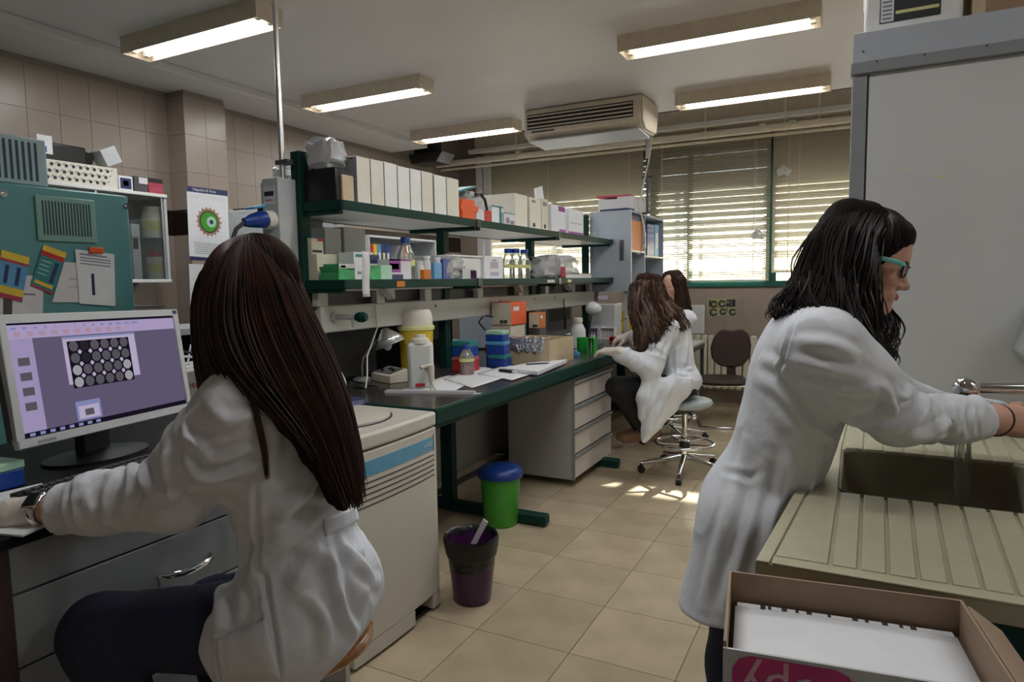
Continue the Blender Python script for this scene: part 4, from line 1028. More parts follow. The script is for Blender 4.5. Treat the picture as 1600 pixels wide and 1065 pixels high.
# on top of the cabinet
zt = gz + Hc
one('paper_stack', MB().box(-0.20, 0.18, -0.25, 0.25, 0, 0.15).box(0.0, 0.16, -0.24, 0.45, 0.15, 0.17), 'paper2', 'pale carton stack on top of the grey binder cabinet', 'carton', (gx - 0.24, gy + 0.55, zt), bevel=0.004)
one('red_folder', MB().obox((0, 0, 0.012), (0.36, 0.24, 0.02), 0.1), 'rose', 'red folder lying on the pale carton above the grey cabinet', 'folder', (gx - 0.30, gy + 0.45, zt + 0.1705), bevel=0.003)
one('dark_folder', MB().obox((0, 0, 0.012), (0.30, 0.16, 0.02), -0.15), 'navy', 'flat navy folder at the front edge on top of the grey cabinet', 'folder', (gx - 0.17, gy + 0.10, zt), bevel=0.003)
# pole and cables beside the cabinet
pl = thing('vertical_conduit', 'thin dark conduit dropping from the service pipe to the binder cabinet', 'conduit', (gx + 0.06, gy + 0.36, 0))
part(pl, 'tube', MB().tube([(0, 0, 2.06), (0, 0, 2.60)], 0.014, 8), 'darkgrey', smooth=60)
part(pl, 'tube', MB().tube([(0, 0, 2.60), (0, 0, 2.93)], 0.022, 8), 'lightgrey', smooth=60)
part(pl, 'clip', MB().tube([(-0.06, 0, 2.42), (0.05, 0, 2.42)], 0.008, 6), 'darkgrey')
part(pl, 'foot', MB().box(-0.06, 0.03, -0.03, 0.03, 2.052, 2.07), 'darkgrey')
one('white_cable', MB().tube([(0.05, 0, 0.80), (0.02, 0, 0.55), (-0.06, 0, 0.20), (-0.09, 0, 0.06), (-0.05, 0, -0.10), (-0.02, 0, -0.30), (-0.08, 0, -0.42), (-0.16, 0.0, -0.40)], 0.006, 6), 'offwhite', 'white cable looping down from the pipe in front of the orange binder', 'cable', (gx + 0.10, gy + 0.24, 2.07), smooth=60)

# ------------------------------------------------------------------ socket box and conduit at the near end of the bench
sb = thing('socket_box', 'grey electrical box with two blue industrial sockets at the bench end', 'socket box', (-2.40, 2.30, 1.49))
part(sb, 'case', MB().box(-0.105, 0.0, 0, 0.115, 0, 0.41), 'lightgrey', bevel=0.005)
part(sb, 'warning_label', MB().box(-0.095, -0.02, -0.0015, 0, 0.285, 0.37), 'paper2')
part(sb, 'print', MB().box(-0.088, -0.028, -0.0022, -0.0015, 0.325, 0.347), 'inkdark')
lettering(sb, 'RESERVA', 0.012, frame((-0.058, -0.002, 0.305), (1, 0, 0), (0, 0, 1)), 'red', 'label_text')
for z, plug in ((0.215, 1), (0.075, 0)):
    so = part(sb, 'socket', MB().tube([(-0.05, 0, z), (-0.05, -0.045, z - 0.006)], [0.045, 0.042], 18), 'offwhite', smooth=50)
    if plug:
        part(so, 'plug', MB().tube([(-0.05, -0.04, z), (-0.055, -0.07, z - 0.005), (-0.07, -0.12, z - 0.015), (-0.075, -0.14, z - 0.02)], [0.040, 0.038, 0.028, 0.02], 16), 'blue', smooth=50)
        part(so, 'socket_cover', MB().obox((-0.06, -0.08, z + 0.052), (0.07, 0.08, 0.012), Matrix.Rotation(0.25, 3, 'X')), 'sky', bevel=0.006)
        part(so, 'plug_cable', MB().tube([(-0.075, -0.135, z - 0.02), (-0.09, -0.17, z - 0.05), (-0.12, -0.19, z - 0.14), (-0.14, -0.18, z - 0.3)], 0.010, 8), 'darkgrey', smooth=60)
    else:
        part(so, 'socket_cover', MB().tube([(-0.05, -0.04, z), (-0.06, -0.07, z + 0.01)], [0.043, 0.036], 18), 'blue', smooth=50)
part(sb, 'mount', MB().box(-0.06, -0.03, 0.115, 0.125, 0.02, 0.39), 'green')
vp = thing('steel_conduit', 'bright steel conduit running from the socket box up to the ceiling', 'conduit', (-2.455, 2.385, 1.90))
part(vp, 'tube', MB().tube([(0, 0, 0), (0, 0, 1.02)], 0.0135, 12), 'alu', smooth=60)
part(vp, 'clamp', MB().box(-0.025, 0.055, -0.022, 0.03, 0.07, 0.092), 'darkgrey', bevel=0.003)

# ================================================================== LEFT SIDE: desk, incubator, wall cabinet
DX, DZ = -1.50, 0.91
dk = thing('computer_desk', 'dark topped laboratory desk with grey drawers under the monitor', 'desk', (DX, 0.66, 0))
part(dk, 'worktop', MB().box(-0.90, 0.02, -0.40, 1.02, 0.885, 0.91), 'softblack', bevel=0.003)
part(dk, 'carcass', MB().box(-0.62, -0.02, 0.0, 0.62, 0.06, 0.885), 'grey')
part(dk, 'side_panel', MB().box(-0.62, 0.0, -0.03, 0.0, 0.0, 0.885), 'panelgrey')
part(dk, 'leg_panel', MB().box(-0.62, 0.0, 0.98, 1.0, 0.0, 0.885), 'panelgrey')
part(dk, 'edge_trim', MB().box(-0.004, 0.004, -0.012, 0.022, 0.06, 0.885), 'brown')
for z0, z1 in ((0.783, 0.880), (0.627, 0.778), (0.46, 0.622), (0.28, 0.455), (0.10, 0.275)):
    d = part(dk, 'drawer', MB().box(-0.02, 0.0, 0.024, 0.60, z0, z1), 'grey', bevel=0.002)
    zc = z0 + (z1 - z0) * 0.45
    part(d, 'handle', MB().tube([(0.0, 0.335, zc), (0.022, 0.345, zc - 0.002), (0.034, 0.38, zc - 0.004), (0.036, 0.41, zc - 0.004), (0.034, 0.44, zc - 0.004), (0.022, 0.475, zc - 0.002), (0.0, 0.485, zc)], [0.004, 0.005, 0.006, 0.0065, 0.006, 0.005, 0.004], 8, flat=1.5), 'chrome', smooth=60)

# monitor
tl, tr, br_, bl = at(-3, 492, 1.62), at(275, 483, 2.20), at(300, 640, 2.20), at(20, 705, 1.62)
cen = (tl + tr + br_ + bl) / 4
xd = ((tr - tl) + (br_ - bl)).normalized(); up = ((tl - bl) + (tr - br_)); up = (up - xd * up.dot(xd)).normalized()
MW, MH = 0.595, 0.335
FM = frame((0, 0, 0), xd, up); nrm = Vector((FM[0][2], FM[1][2], FM[2][2]))
base_z = DZ
mo = thing('computer_monitor', 'widescreen silver framed monitor showing a microplate photo on the desk', 'monitor', (cen.x, cen.y, DZ))
def mpart(name, boxes, mats, parent=mo, bevel=0.0):
    b = MB()
    for bx_ in boxes: b.box(*bx_)
    off = Vector((0, 0, cen.z - DZ))
    b.v = [tuple((FM.to_3x3() @ Vector(v)) + off) for v in b.v]
    return part(parent, name, b, mats, bevel=bevel)
w, h = MW / 2, MH / 2; e = 0.020
mpart('frame', [(-w, w, -h, -h + e * 1.2, -0.012, 0.006), (-w, w, h - e, h, -0.012, 0.006), (-w, -w + e, -h + e * 1.2, h - e, -0.012, 0.006), (w - e, w, -h + e * 1.2, h - e, -0.012, 0.006)], 'lightgrey', bevel=0.003)
mpart('back_shell', [(-w + 0.01, w - 0.01, -h + 0.01, h - 0.01, -0.05, -0.012)], 'darkgrey', bevel=0.01)
def scr(name, c, s=1.0): return emitmat('screen_' + name, c, s)
S_bg = scr('lavender', (0.105, 0.085, 0.150), 1.0); S_tool = scr('toolbar', (0.36, 0.29, 0.47)); S_dark = scr('dark', (0.008, 0.006, 0.014)); S_img = scr('image', (0.13, 0.115, 0.15))
S_white = scr('pale', (0.42, 0.36, 0.50)); S_well = scr('well', (0.085, 0.08, 0.095)); S_welldark = scr('welldark', (0.018, 0.016, 0.02)); S_bright = scr('bright', (0.30, 0.30, 0.33)); S_tab = scr('tabs', (0.20, 0.22, 0.42))
S_red = scr('iconred', (0.36, 0.24, 0.32)); S_side = scr('sidebar', (0.30, 0.25, 0.42))
sw, sh2 = w - e, h - e
def srect(b, x0, x1, y0, y1, zz, m):       # fractions of the screen, origin lower left
    X0, X1 = -sw + 2 * sw * x0, -sw + 2 * sw * x1; yb, yt = -h + e * 1.2, h - e
    Y0, Y1 = yb + (yt - yb) * y0, yb + (yt - yb) * y1
    b.box(X0, X1, Y0, Y1, 0.0005 * zz - 0.0004, 0.0005 * zz, m)
sb_ = MB()
srect(sb_, 0, 1, 0, 1, 0, 0)
off = Vector((0, 0, cen.z - DZ))
def sbuild(name, b, mats):
    b.v = [tuple((FM.to_3x3() @ Vector(v)) + off) for v in b.v]
    return part(mo, name, b, mats, smooth=None)
sbuild('screen', sb_, [S_bg])
b = MB(); srect(b, 0, 1, 0.975, 1, 1, 0); srect(b, 0, 1, 0.855, 0.975, 1, 1); srect(b, 0, 0.115, 0.045, 0.855, 1, 2); srect(b, 0, 1, 0, 0.045, 1, 0)
sbuild('screen_bars', b, [S_dark, S_tool, S_side])
b = MB()
for k in range(10): srect(b, 0.03 + 0.062 * k, 0.06 + 0.062 * k, 0.872, 0.915, 2, 0)
for k in range(14): srect(b, 0.02 + 0.055 * k, 0.045 + 0.05 * k, 0.935, 0.955, 2, 1)
for k in range(8): srect(b, 0.03 + 0.05 * k, 0.055 + 0.05 * k, 0.01, 0.036, 2, 1)
for k in range(4): srect(b, 0.03, 0.085, 0.62 - 0.13 * k, 0.69 - 0.13 * k, 2, 2)
sbuild('screen_icons', b, [S_red, S_tab, S_well])['kind'] = 'stuff'
b = MB(); srect(b, 0.265, 0.70, 0.40, 0.845, 2, 0); srect(b, 0.265, 0.70, 0.825, 0.845, 3, 1); srect(b, 0.285, 0.655, 0.36, 0.80, 4, 2)
sbuild('screen_window', b, [S_white, S_tab, S_dark])
b = MB(); yb, yt = -h + e * 1.2, h - e
for r in range(4):
    for c in range(6):
        cx_ = -sw + 2 * sw * (0.318 + 0.0605 * c); cy_ = yb + (yt - yb) * (0.752 - 0.113 * r)
        m = 0
        if (r, c) in ((0, 1), (1, 1)): m = 1
        if (r, c) in ((2, 0), (3, 0), (2, 5), (3, 5)): m = 2
        b.lathe([(0.0140, 0.0022), (0.0140, 0.0026), (0, 0.0026)], (cx_, cy_, 0), 16, m)
        if r < 3 and c < 5: b.lathe([(0.0070, 0.0022), (0.0070, 0.0025), (0, 0.0025)], (cx_ + sw * 0.0605, cy_ - (yt - yb) * 0.0565, 0), 4, 3)
sbuild('screen_wells', b, [S_well, S_welldark, S_bright, S_white])
b = MB(); srect(b, 0.28, 0.42, 0.055, 0.235, 2, 0); srect(b, 0.292, 0.408, 0.07, 0.19, 3, 1); srect(b, 0.325, 0.375, 0.095, 0.155, 4, 2)
sbuild('screen_preview', b, [S_tab, S_white, S_well])
mpart('corner_badge', [(w - 0.022, w - 0.006, h - 0.016, h - 0.004, 0.006, 0.0068)], 'navy')
mpart('brand_plate', [(-w + 0.05, -w + 0.10, -h + 0.006, -h + 0.014, 0.006, 0.0068)], 'grey')
part(mo, 'stand_neck', MB().obox(Vector((0, 0, (cen.z - MH / 2 - DZ) / 2 + 0.05)) - nrm * 0.075, (0.09, 0.035, cen.z - DZ - 0.06), math.atan2(xd.y, xd.x)), 'black', bevel=0.004)
part(mo, 'stand_base', MB().lathe([(0.13, 0), (0.13, 0.008), (0.03, 0.02), (0, 0.02)], (-nrm.x * 0.06, -nrm.y * 0.06, 0), 28, sx=0.8, sy=1.1), 'black')
# keyboard
kb = thing('keyboard', 'black keyboard on the desk below the monitor', 'keyboard', (-1.66, 1.02, DZ), math.radians(97))
part(kb, 'case', MB().prism([(-0.08, 0.0), (0.08, 0.0), (0.08, 0.024), (-0.08, 0.012)], 'x', -0.22, 0.22), 'black', bevel=0.003)
km = mesh_of('key', MB().box(-0.0075, 0.0075, -0.0075, 0.0075, 0, 0.007), 'darkgrey')
for r in range(5):
    for c in range(22):
        yk = -0.060 + 0.027 * r
        shared(kb, 'key', km, (-0.2 + 0.0188 * c, yk, 0.0135 + (yk + 0.08) * 0.075), (math.radians(4.3), 0, 0))
p = hit(5, 768, 'z', DZ)
bb = thing('tip_box', 'dark blue box with pale green lid at the left edge of the desk', 'box', (p.x - 0.05, p.y + 0.0, DZ), 0.15)
part(bb, 'base', MB().box(-0.045, 0.045, -0.05, 0.05, 0, 0.045), 'blue', bevel=0.003)
part(bb, 'lid', MB().box(-0.047, 0.047, -0.052, 0.052, 0.0455, 0.066), 'mintbox', bevel=0.004)
P = [hit(-60, 830, 'z', DZ + 0.001), hit(35, 838, 'z', DZ + 0.001), hit(88, 815, 'z', DZ + 0.001), hit(66, 756, 'z', DZ + 0.001), hit(-60, 785, 'z', DZ + 0.001)]
c0 = sum(P, Vector()) / 5
one('paper_sheet', MB().prism([(q.x - c0.x, q.y - c0.y) for q in P], 'z', 0.0, 0.004), 'paper', 'white paper pad under the gloved hand on the desk', 'paper', (c0.x, c0.y, DZ))

# turquoise incubator
IX = -3.20
ic = thing('incubator', 'tall turquoise laboratory incubator with louvred vent behind the monitor', 'incubator', (IX, 1.30, 0))
part(ic, 'body', MB().box(-0.75, -0.02, -0.55, 0.80, 0.06, 1.85), 'turq', bevel=0.008)
part(ic, 'door', MB().box(-0.02, 0.0, -0.55, 0.795, 0.35, 1.845), 'turq', bevel=0.006)
part(ic, 'plinth', MB().box(-0.70, -0.05, -0.50, 0.75, 0, 0.06), 'black')
v0, v1 = hit(52, 304, 'x', IX), hit(150, 380, 'x', IX)
ya, yb_ = v0.y - 1.30, v1.y - 1.30
part(ic, 'vent_frame', MB().box(0.0, 0.012, ya, yb_, v1.z, v0.z), 'turqlight', bevel=0.004)
n = 16
for k in range(n):
    yy = ya + 0.028 + (yb_ - ya - 0.056) * k / (n - 1)
    part(ic, 'vent_slot', MB().box(0.0115, 0.0128, yy - 0.0035, yy + 0.0035, v1.z + 0.028, v0.z - 0.022), 'slot')
for u, v in ((4, 303), (196, 322)):
    q = hit(u, v, 'x', IX)
    part(ic, 'lock', MB().tube([(0, q.y - 1.30, q.z), (0.010, q.y - 1.30, q.z)], [0.016, 0.014], 16).tube([(0.010, q.y - 1.30, q.z), (0.014, q.y - 1.30, q.z)], 0.006, 10), 'chrome', smooth=50)
def stuck(name, label, cat, corners, x, mats, extra=None, t=0.002, group=None):
    """flat sheet held on a wall or door that faces the room; corners in the photo, clockwise from top left"""
    P = [hit(u, v, 'x', x) for u, v in corners]
    c0 = sum(P, Vector()) / 4
    o = thing(name, label, cat, (x, c0.y, c0.z), group=group)
    Q = [(q.y - c0.y, q.z - c0.z) for q in P]
    part(o, 'sheet', MB().prism(Q, 'x', 0.0004, t), mats[0])
    def uv(a, b_):
        top = (Q[0][0] * (1 - a) + Q[1][0] * a, Q[0][1] * (1 - a) + Q[1][1] * a); bot = (Q[3][0] * (1 - a) + Q[2][0] * a, Q[3][1] * (1 - a) + Q[2][1] * a)
        return (top[0] * (1 - b_) + bot[0] * b_, top[1] * (1 - b_) + bot[1] * b_)
    for n_, a0, a1, b0, b1, mm in (extra or []):
        part(o, n_, MB().prism([uv(a0, b0), uv(a1, b0), uv(a1, b1), uv(a0, b1)], 'x', t, t + 0.0006), mm)
    return o, uv
stuck('paper_notice', 'white paper notice low on the turquoise door behind the cards', 'paper', [(-20, 425), (68, 432), (66, 500), (-20, 500)], IX + 0.002, ['paper2'], [('print', 0.6, 0.85, 0.4, 0.44, 'print'), ('dark_tab', 0.27, 0.43, 0.5, 0.95, 'darkgrey')])
stuck('leaflet', 'blue leaflet with yellow bands, leftmost on the turquoise door', 'leaflet', [(2, 390), (46, 402), (34, 472), (-8, 462)], IX + 0.006, ['sky'],
      [('yellow_band', 0, 1, 0, 0.16, 'yellow2'), ('red_band', 0, 1, 0.16, 0.22, 'camred'), ('dark_bar', 0.2, 0.34, 0.28, 0.68, 'navy'), ('dark_bar', 0.62, 0.76, 0.28, 0.68, 'navy'), ('yellow_band', 0, 1, 0.74, 0.9, 'yellow2'), ('red_band', 0, 1, 0.9, 1, 'camred')])
stuck('leaflet', 'tilted green leaflet with yellow band on the turquoise door', 'leaflet', [(68, 382), (104, 395), (82, 460), (47, 446)], IX + 0.006, ['teal'],
      [('yellow_band', 0, 1, 0, 0.13, 'yellow2'), ('red_band', 0, 1, 0.13, 0.24, 'red'), ('dark_bar', 0.68, 0.84, 0.3, 0.78, 'navy'), ('print', 0.1, 0.55, 0.34, 0.36, 'mintbox'), ('print', 0.1, 0.5, 0.44, 0.46, 'mintbox'), ('print', 0.1, 0.55, 0.54, 0.56, 'mintbox'), ('print', 0.1, 0.5, 0.64, 0.66, 'mintbox'), ('yellow_band', 0.1, 0.9, 0.82, 0.9, 'yellow2'), ('red_band', 0, 1, 0.95, 1, 'camred')])
stuck('paper_notice', 'white printed page tucked left under the clipped page', 'paper', [(100, 409), (130, 411), (130, 472), (81, 472)], IX + 0.004, ['paper2'], [('print', 0.4, 0.8, 0.4, 0.43, 'lilac'), ('print', 0.4, 0.85, 0.6, 0.62, 'lilac')])
oo, _ = stuck('paper_notice', 'white page with a black bar clipped by an orange clip', 'paper', [(117, 389), (178, 397), (180, 478), (124, 474)], IX + 0.009, ['paper'], [('black_bar', 0.36, 0.44, 0.42, 0.82, 'navy'), ('print', 0.1, 0.8, 0.06, 0.09, 'print'), ('print', 0.1, 0.9, 0.13, 0.15, 'print'), ('print', 0.1, 0.9, 0.18, 0.2, 'print'), ('print', 0.1, 0.9, 0.24, 0.26, 'print')])
q = hit(149, 391, 'x', IX + 0.012)
one('paper_clip', MB().box(0, 0.012, -0.033, 0.033, -0.014, 0.014), 'orange', 'orange clip holding pages on the turquoise door', 'clip', (IX + 0.0125, q.y, q.z), bevel=0.004)
# pale blue vented unit on the incubator
q0, q1 = hit(-40, 208, 'x', IX - 0.03), hit(76, 285, 'x', IX - 0.03)
vu = thing('filter_unit', 'pale blue louvred filter unit on top of the turquoise incubator', 'filter unit', (IX - 0.03, (q0.y + q1.y) / 2, 1.851))
w_ = (q1.y - q0.y) / 2; hh = hit(40, 214, 'x', IX - 0.03).z - 1.851
part(vu, 'case', MB().box(-0.5, 0, -w_, w_, 0, hh), 'paleblue', bevel=0.006)
for k in range(13):
    yy = -w_ + 0.03 + 0.0245 * k + 0.11 * 0
    if yy > w_ - 0.03: break
    part(vu, 'slot', MB().box(-0.002, 0.0012, yy - 0.0055, yy + 0.0055, 0.02, hh - 0.02), 'slot' if k < 10 else 'paleblue')
# wall cabinet with glass doors
KX, KY0, KY1, KZ0, KZ1 = -4.35, 2.12, 3.13, 1.43, 2.045
wc = thing('wall_cabinet', 'white wall cabinet with glass sliding doors beside the incubator', 'cabinet', (KX, KY0, KZ0))
W, Hc, D = KY1 - KY0, KZ1 - KZ0, 0.345
part(wc, 'top_panel', MB().box(-D, 0.012, 0, W, Hc - 0.022, Hc), 'white', bevel=0.003)
part(wc, 'bottom_panel', MB().box(-D, 0.012, 0, W, 0, 0.022), 'white', bevel=0.003)
part(wc, 'side_panel', MB().box(-D, 0, W - 0.018, W, 0.022, Hc - 0.022), 'lightgrey'); part(wc, 'side_panel', MB().box(-D, 0, 0, 0.018, 0.022, Hc - 0.022), 'lightgrey')
part(wc, 'back_panel', MB().box(-D, -D + 0.01, 0.018, W - 0.018, 0.022, Hc - 0.022), 'lightgrey')
part(wc, 'shelf_panel', MB().box(-D + 0.01, -0.03, 0.018, W - 0.018, 0.30, 0.312), 'glass')
for a, c, x in ((0.02, W / 2 + 0.02, -0.008), (W / 2 - 0.02, W - 0.02, -0.018)):
    dd = part(wc, 'sliding_door', MB().box(x, x + 0.004, a, c, 0.024, Hc - 0.024), 'glass')
    part(dd, 'door_edge', MB().box(x - 0.002, x + 0.006, c - 0.012, c, 0.024, Hc - 0.024), 'alu')
def jar(label, y, z, r, h, lidm):
    t = thing('jar', label, 'jar', (KX - 0.12, y, z), group=None)
    part(t, 'body', MB().lathe([(r, 0), (r, h * 0.75), (r * 0.9, h * 0.8), (0, h * 0.8)], n=20), 'offwhite')
    part(t, 'lid', MB().lathe([(r * 0.92, h * 0.8), (r * 0.92, h), (0, h)], n=20), lidm)
    part(t, 'label_band', MB().lathe([(r * 1.01, h * 0.25), (r * 1.01, h * 0.55)], n=20, close=True), 'lemon')
yj = hit(240, 360, 'x', KX - 0.12).y
jar('large white jar with pale lid on the upper level of the glass cabinet', yj, KZ0 + 0.313, 0.075, 0.22, 'offwhite')
jar('large white jar with red lid on the lower level of the glass cabinet', yj + 0.02, KZ0 + 0.023, 0.075, 0.20, 'rose')
carton('white_carton', 'white carton with black ring print inside the glass cabinet', 'carton', 208, 221, 350, KX - 0.06, 0.10, KZ0 + 0.023, 'paper', parts=[('ring_print', 0.1, 0.7, 0.55, 0.75, 'inkdark')])
# on top of the cabinet
ZK = KZ1
carton('patterned_box', 'long white box with dark dotted print on top of the wall cabinet', 'box', 70, 192, 256, KX - 0.0, 0.20, ZK, 'offwhite')
pbx = [o for o in bpy.data.objects if o.name == 'patterned_box'][0]
rnd = random.Random(4)
y0, y1 = span(70, 192, KX); w_ = (y1 - y0) / 2; hb = ztop(131, 256, KX) - ZK
for r in range(3):
    for k in range(9):
        yy = -w_ + 0.05 + (2 * w_ - 0.1) * (k + 0.33 * r) / 9.0; zz = hb * (0.2 + 0.3 * r)
        part(pbx, 'printed_dot', MB().tube([(0.0, yy, zz), (0.0012, yy, zz)], 0.011, 8), 'inkdark')
        part(pbx, 'printed_dash', MB().obox((0.0006, yy + 0.028, zz + 0.01), (0.0012, 0.022, 0.005), Matrix.Rotation(0.6, 3, 'X')), 'print')
zb = ZK + hb
y0, y1 = span(72, 160, KX - 0.04)
sc = thing('camera_scope', 'black camera like instrument with round end lying on the patterned box', 'instrument', (KX - 0.06, (y0 + y1) / 2, zb))
w_ = (y1 - y0) / 2
part(sc, 'body', MB().box(-0.10, 0.0, -w_, w_ * 0.75, 0.0, 0.115), 'black', bevel=0.012)
part(sc, 'barrel', MB().tube([(-0.05, w_ * 0.6, 0.055), (-0.05, w_, 0.05)], [0.05, 0.045], 16), 'black', smooth=50)
part(sc, 'paper_tag', MB().box(0.0, 0.002, -w_ * 0.95, -w_ * 0.45, 0.04, 0.15), 'paper')
part(sc, 'tag_print', MB().box(0.002, 0.0026, -w_ * 0.93, -w_ * 0.65, 0.05, 0.085), 'blue')
y = hit(166, 245, 'x', KX - 0.06).y
one('grey_carton', MB().obox((0, 0, 0.075), (0.11, 0.11, 0.11), Matrix.Rotation(0.45, 3, 'X')), 'lightgrey', 'tilted grey carton beside the black instrument on the cabinet', 'carton', (KX - 0.06, y, zb + 0.001), bevel=0.003)
carton('blue_carton', 'small white carton with navy square logo on top of the wall cabinet', 'carton', 193, 215, 276, KX, 0.12, ZK, 'paper', parts=[('logo', 0.12, 0.88, 0.1, 0.85, 'navy'), ('logo_ring', 0.32, 0.68, 0.3, 0.66, 'paper2')])
carton('dark_carton', 'dark grey carton with white flap on top of the wall cabinet', 'carton', 217, 238, 277, KX, 0.12, ZK, 'darkgrey', parts=[('flap', 0.35, 1.0, 0.55, 0.95, 'paper2')])
carton('red_carton', 'red carton with black top at the end of the wall cabinet', 'carton', 239, 261, 280, KX, 0.12, ZK, 'camred', parts=[('black_top', 0.0, 1.0, 0.72, 1.0, 'black'), ('label_line', 0.2, 0.8, 0.3, 0.38, 'rose')])

# posters on the column and wall
o, uv = stuck('poster', 'virus poster with navy title bar on the tiled column', 'poster', [(291, 290), (355, 298), (360, 410), (296, 405)], CX + 0.001, ['paper'],
      [('title_bar', 0, 1, 0.0, 0.075, 'navy'), ('foot_bar', 0, 1, 0.955, 1.0, 'navy')] + [('print', 0.08, 0.92, 0.11 + 0.02 * k, 0.116 + 0.02 * k, 'paper2') for k in range(3)] + [('print', 0.12, 0.88, 0.76 + 0.028 * k, 0.768 + 0.028 * k, 'print') for k in range(6)])
cx_, cz_ = uv(0.5, 0.46)
for n_, r, dz, mm in (('virus_rim', 0.102, 0, 'carton'), ('virus_shell', 0.086, 0, 'brown'), ('virus_core', 0.076, 0, 'greenbin'), ('virus_inner', 0.042, 0.0, 'mintbox'), ('virus_nucleus', 0.018, 0.0, 'navy')):
    k = 0.0028 + 0.0006 * ['virus_rim', 'virus_shell', 'virus_core', 'virus_inner', 'virus_nucleus'].index(n_)
    dy = 0.02 if n_ in ('virus_inner', 'virus_nucleus') else 0
    part(o, n_, MB().tube([(0.002, cx_ + dy, cz_), (k, cx_ + dy, cz_)], r, 28), mm)
for a in range(18):
    t_ = a / 18 * 2 * math.pi; c_, s_ = math.cos(t_), math.sin(t_)
    part(o, 'virus_spike', MB().tube([(0.003, cx_ + 0.096 * c_, cz_ + 0.096 * s_), (0.003, cx_ + 0.114 * c_, cz_ + 0.114 * s_)], 0.004, 5), 'camred')
tx, tz = uv(0.42, 0.037)
lettering(o, 'Hepatitis B Virus', 0.030, frame((0.0034, tx, tz), (0, 1, 0), (0, 0, 1)), 'paper', 'title_text', 0.0003)
stuck('paper_notice', 'blank white page below the virus poster on the column', 'paper', [(295, 412), (345, 414), (345, 480), (297, 476)], CX + 0.001, ['paper2'])
stuck('paper_notice', 'pale grey page on the wall just right of the column', 'paper', [(357, 327), (374, 330), (374, 390), (358, 388)], XL + 0.001, ['paper2'], [('print', 0.1, 0.9, 0.1 + 0.08 * k, 0.12 + 0.08 * k, 'print') for k in range(8)])

# bench, freezer and bookcase along the left wall
lb = thing('wall_bench', 'pale bench along the left wall behind the seated woman', 'bench', (-4.69, 2.16, 0))
part(lb, 'worktop', MB().box(0, 1.55, 0, 1.10, 0.72, 0.75), 'lightgrey', bevel=0.003)
part(lb, 'cupboard', MB().box(0.02, 1.45, 0.02, 1.08, 0.06, 0.72), 'panelgrey')
part(lb, 'plinth', MB().box(0.02, 1.40, 0.04, 1.06, 0, 0.06), 'black')
rz_ = thing('riser_shelf', 'light grey riser shelf standing on the wall bench', 'shelf', (-4.0, 2.2, 0.75))
part(rz_, 'board', MB().box(0, 0.45, 0, 1.0, 0.36, 0.40), 'lightgrey', bevel=0.004)
for y in (0.0, 0.98): part(rz_, 'side', MB().box(0, 0.45, y, y + 0.02, 0, 0.36), 'lightgrey')
part(rz_, 'backing', MB().box(0, 0.02, 0.02, 0.98, 0, 0.36), 'softblack')
pt = thing('paper_tray', 'white wire tray of papers on the riser shelf behind the monitor', 'tray', (-3.75, 2.42, 1.15))
part(pt, 'tray', MB().box(-0.15, 0.15, -0.12, 0.12, 0, 0.01).box(0.14, 0.15, -0.12, 0.12, 0.01, 0.08), 'paper2')
part(pt, 'papers', MB().obox((0, 0, 0.05), (0.25, 0.2, 0.04), 0.2), 'paper')
part(pt, 'top_tray', MB().box(-0.15, 0.15, -0.12, 0.12, 0.13, 0.14).box(-0.15, -0.14, -0.12, 0.12, 0.01, 0.13), 'darkgrey')
one('red_orange_toy', MB().sphere((0, 0, 0.03), (0.03, 0.03, 0.03), 12, 8).sphere((0, 0.01, 0.075), (0.02, 0.02, 0.022), 12, 8).tube([(0, 0, 0.03), (0.02, 0.04, 0.08)], 0.008, 6), 'orange2', 'small orange red figure on the tray above the riser shelf', 'figure', (-3.72, 2.38, 1.29))
th = thing('bench_analyser', 'pale instrument with red lettering and loose cables beside the monitor', 'instrument', (-3.30, 2.45, 0.75))
part(th, 'case', MB().box(-0.25, 0.12, -0.22, 0.35, 0.0, 0.20), 'appliance', bevel=0.012)
part(th, 'tray_recess', MB().box(-0.2, 0.05, -0.18, 0.3, 0.2, 0.206), 'paper2')
for k in range(4):
    part(th, 'loose_cable', MB().tube([(-0.15 + 0.05 * k, -0.15 + 0.09 * k, 0.206), (-0.12, -0.05 + 0.08 * k, 0.27 + 0.02 * k), (0.0, 0.05 + 0.06 * k, 0.25), (0.06, 0.15 + 0.05 * k, 0.21)], 0.007, 6), ['paper', 'black', 'paper', 'offwhite'][k], smooth=60)
part(th, 'copper_coil', MB().tube([(0, 0.10, 0.21), (0.0, 0.13, 0.25), (0, 0.18, 0.21)], 0.02, 8), 'orange2', smooth=60)
lettering(th, 'Thermo', 0.055, frame((0.1215, -0.05, 0.12), (0, 1, 0), (0, 0, 1)), 'red', 'lettering', 0.0006)
fz = thing('upright_freezer', 'tall grey upright freezer cabinet behind the blue sockets', 'freezer', (-3.45, 3.35, 0))
part(fz, 'body', MB().box(-0.55, -0.03, 0, 0.60, 0.05, 1.93), 'lightgrey', bevel=0.01)
part(fz, 'door', MB().box(-0.03, 0.0, 0.005, 0.595, 0.12, 1.925), 'lightgrey', bevel=0.01)
part(fz, 'handle', MB().box(0.0, 0.03, 0.05, 0.08, 0.9, 1.3), 'darkgrey', bevel=0.005)
part(fz, 'plinth', MB().box(-0.5, -0.06, 0.02, 0.58, 0, 0.05), 'black')
part(fz, 'lamp', MB().box(0.0, 0.003, 0.48, 0.52, 1.84, 1.88), 'red')
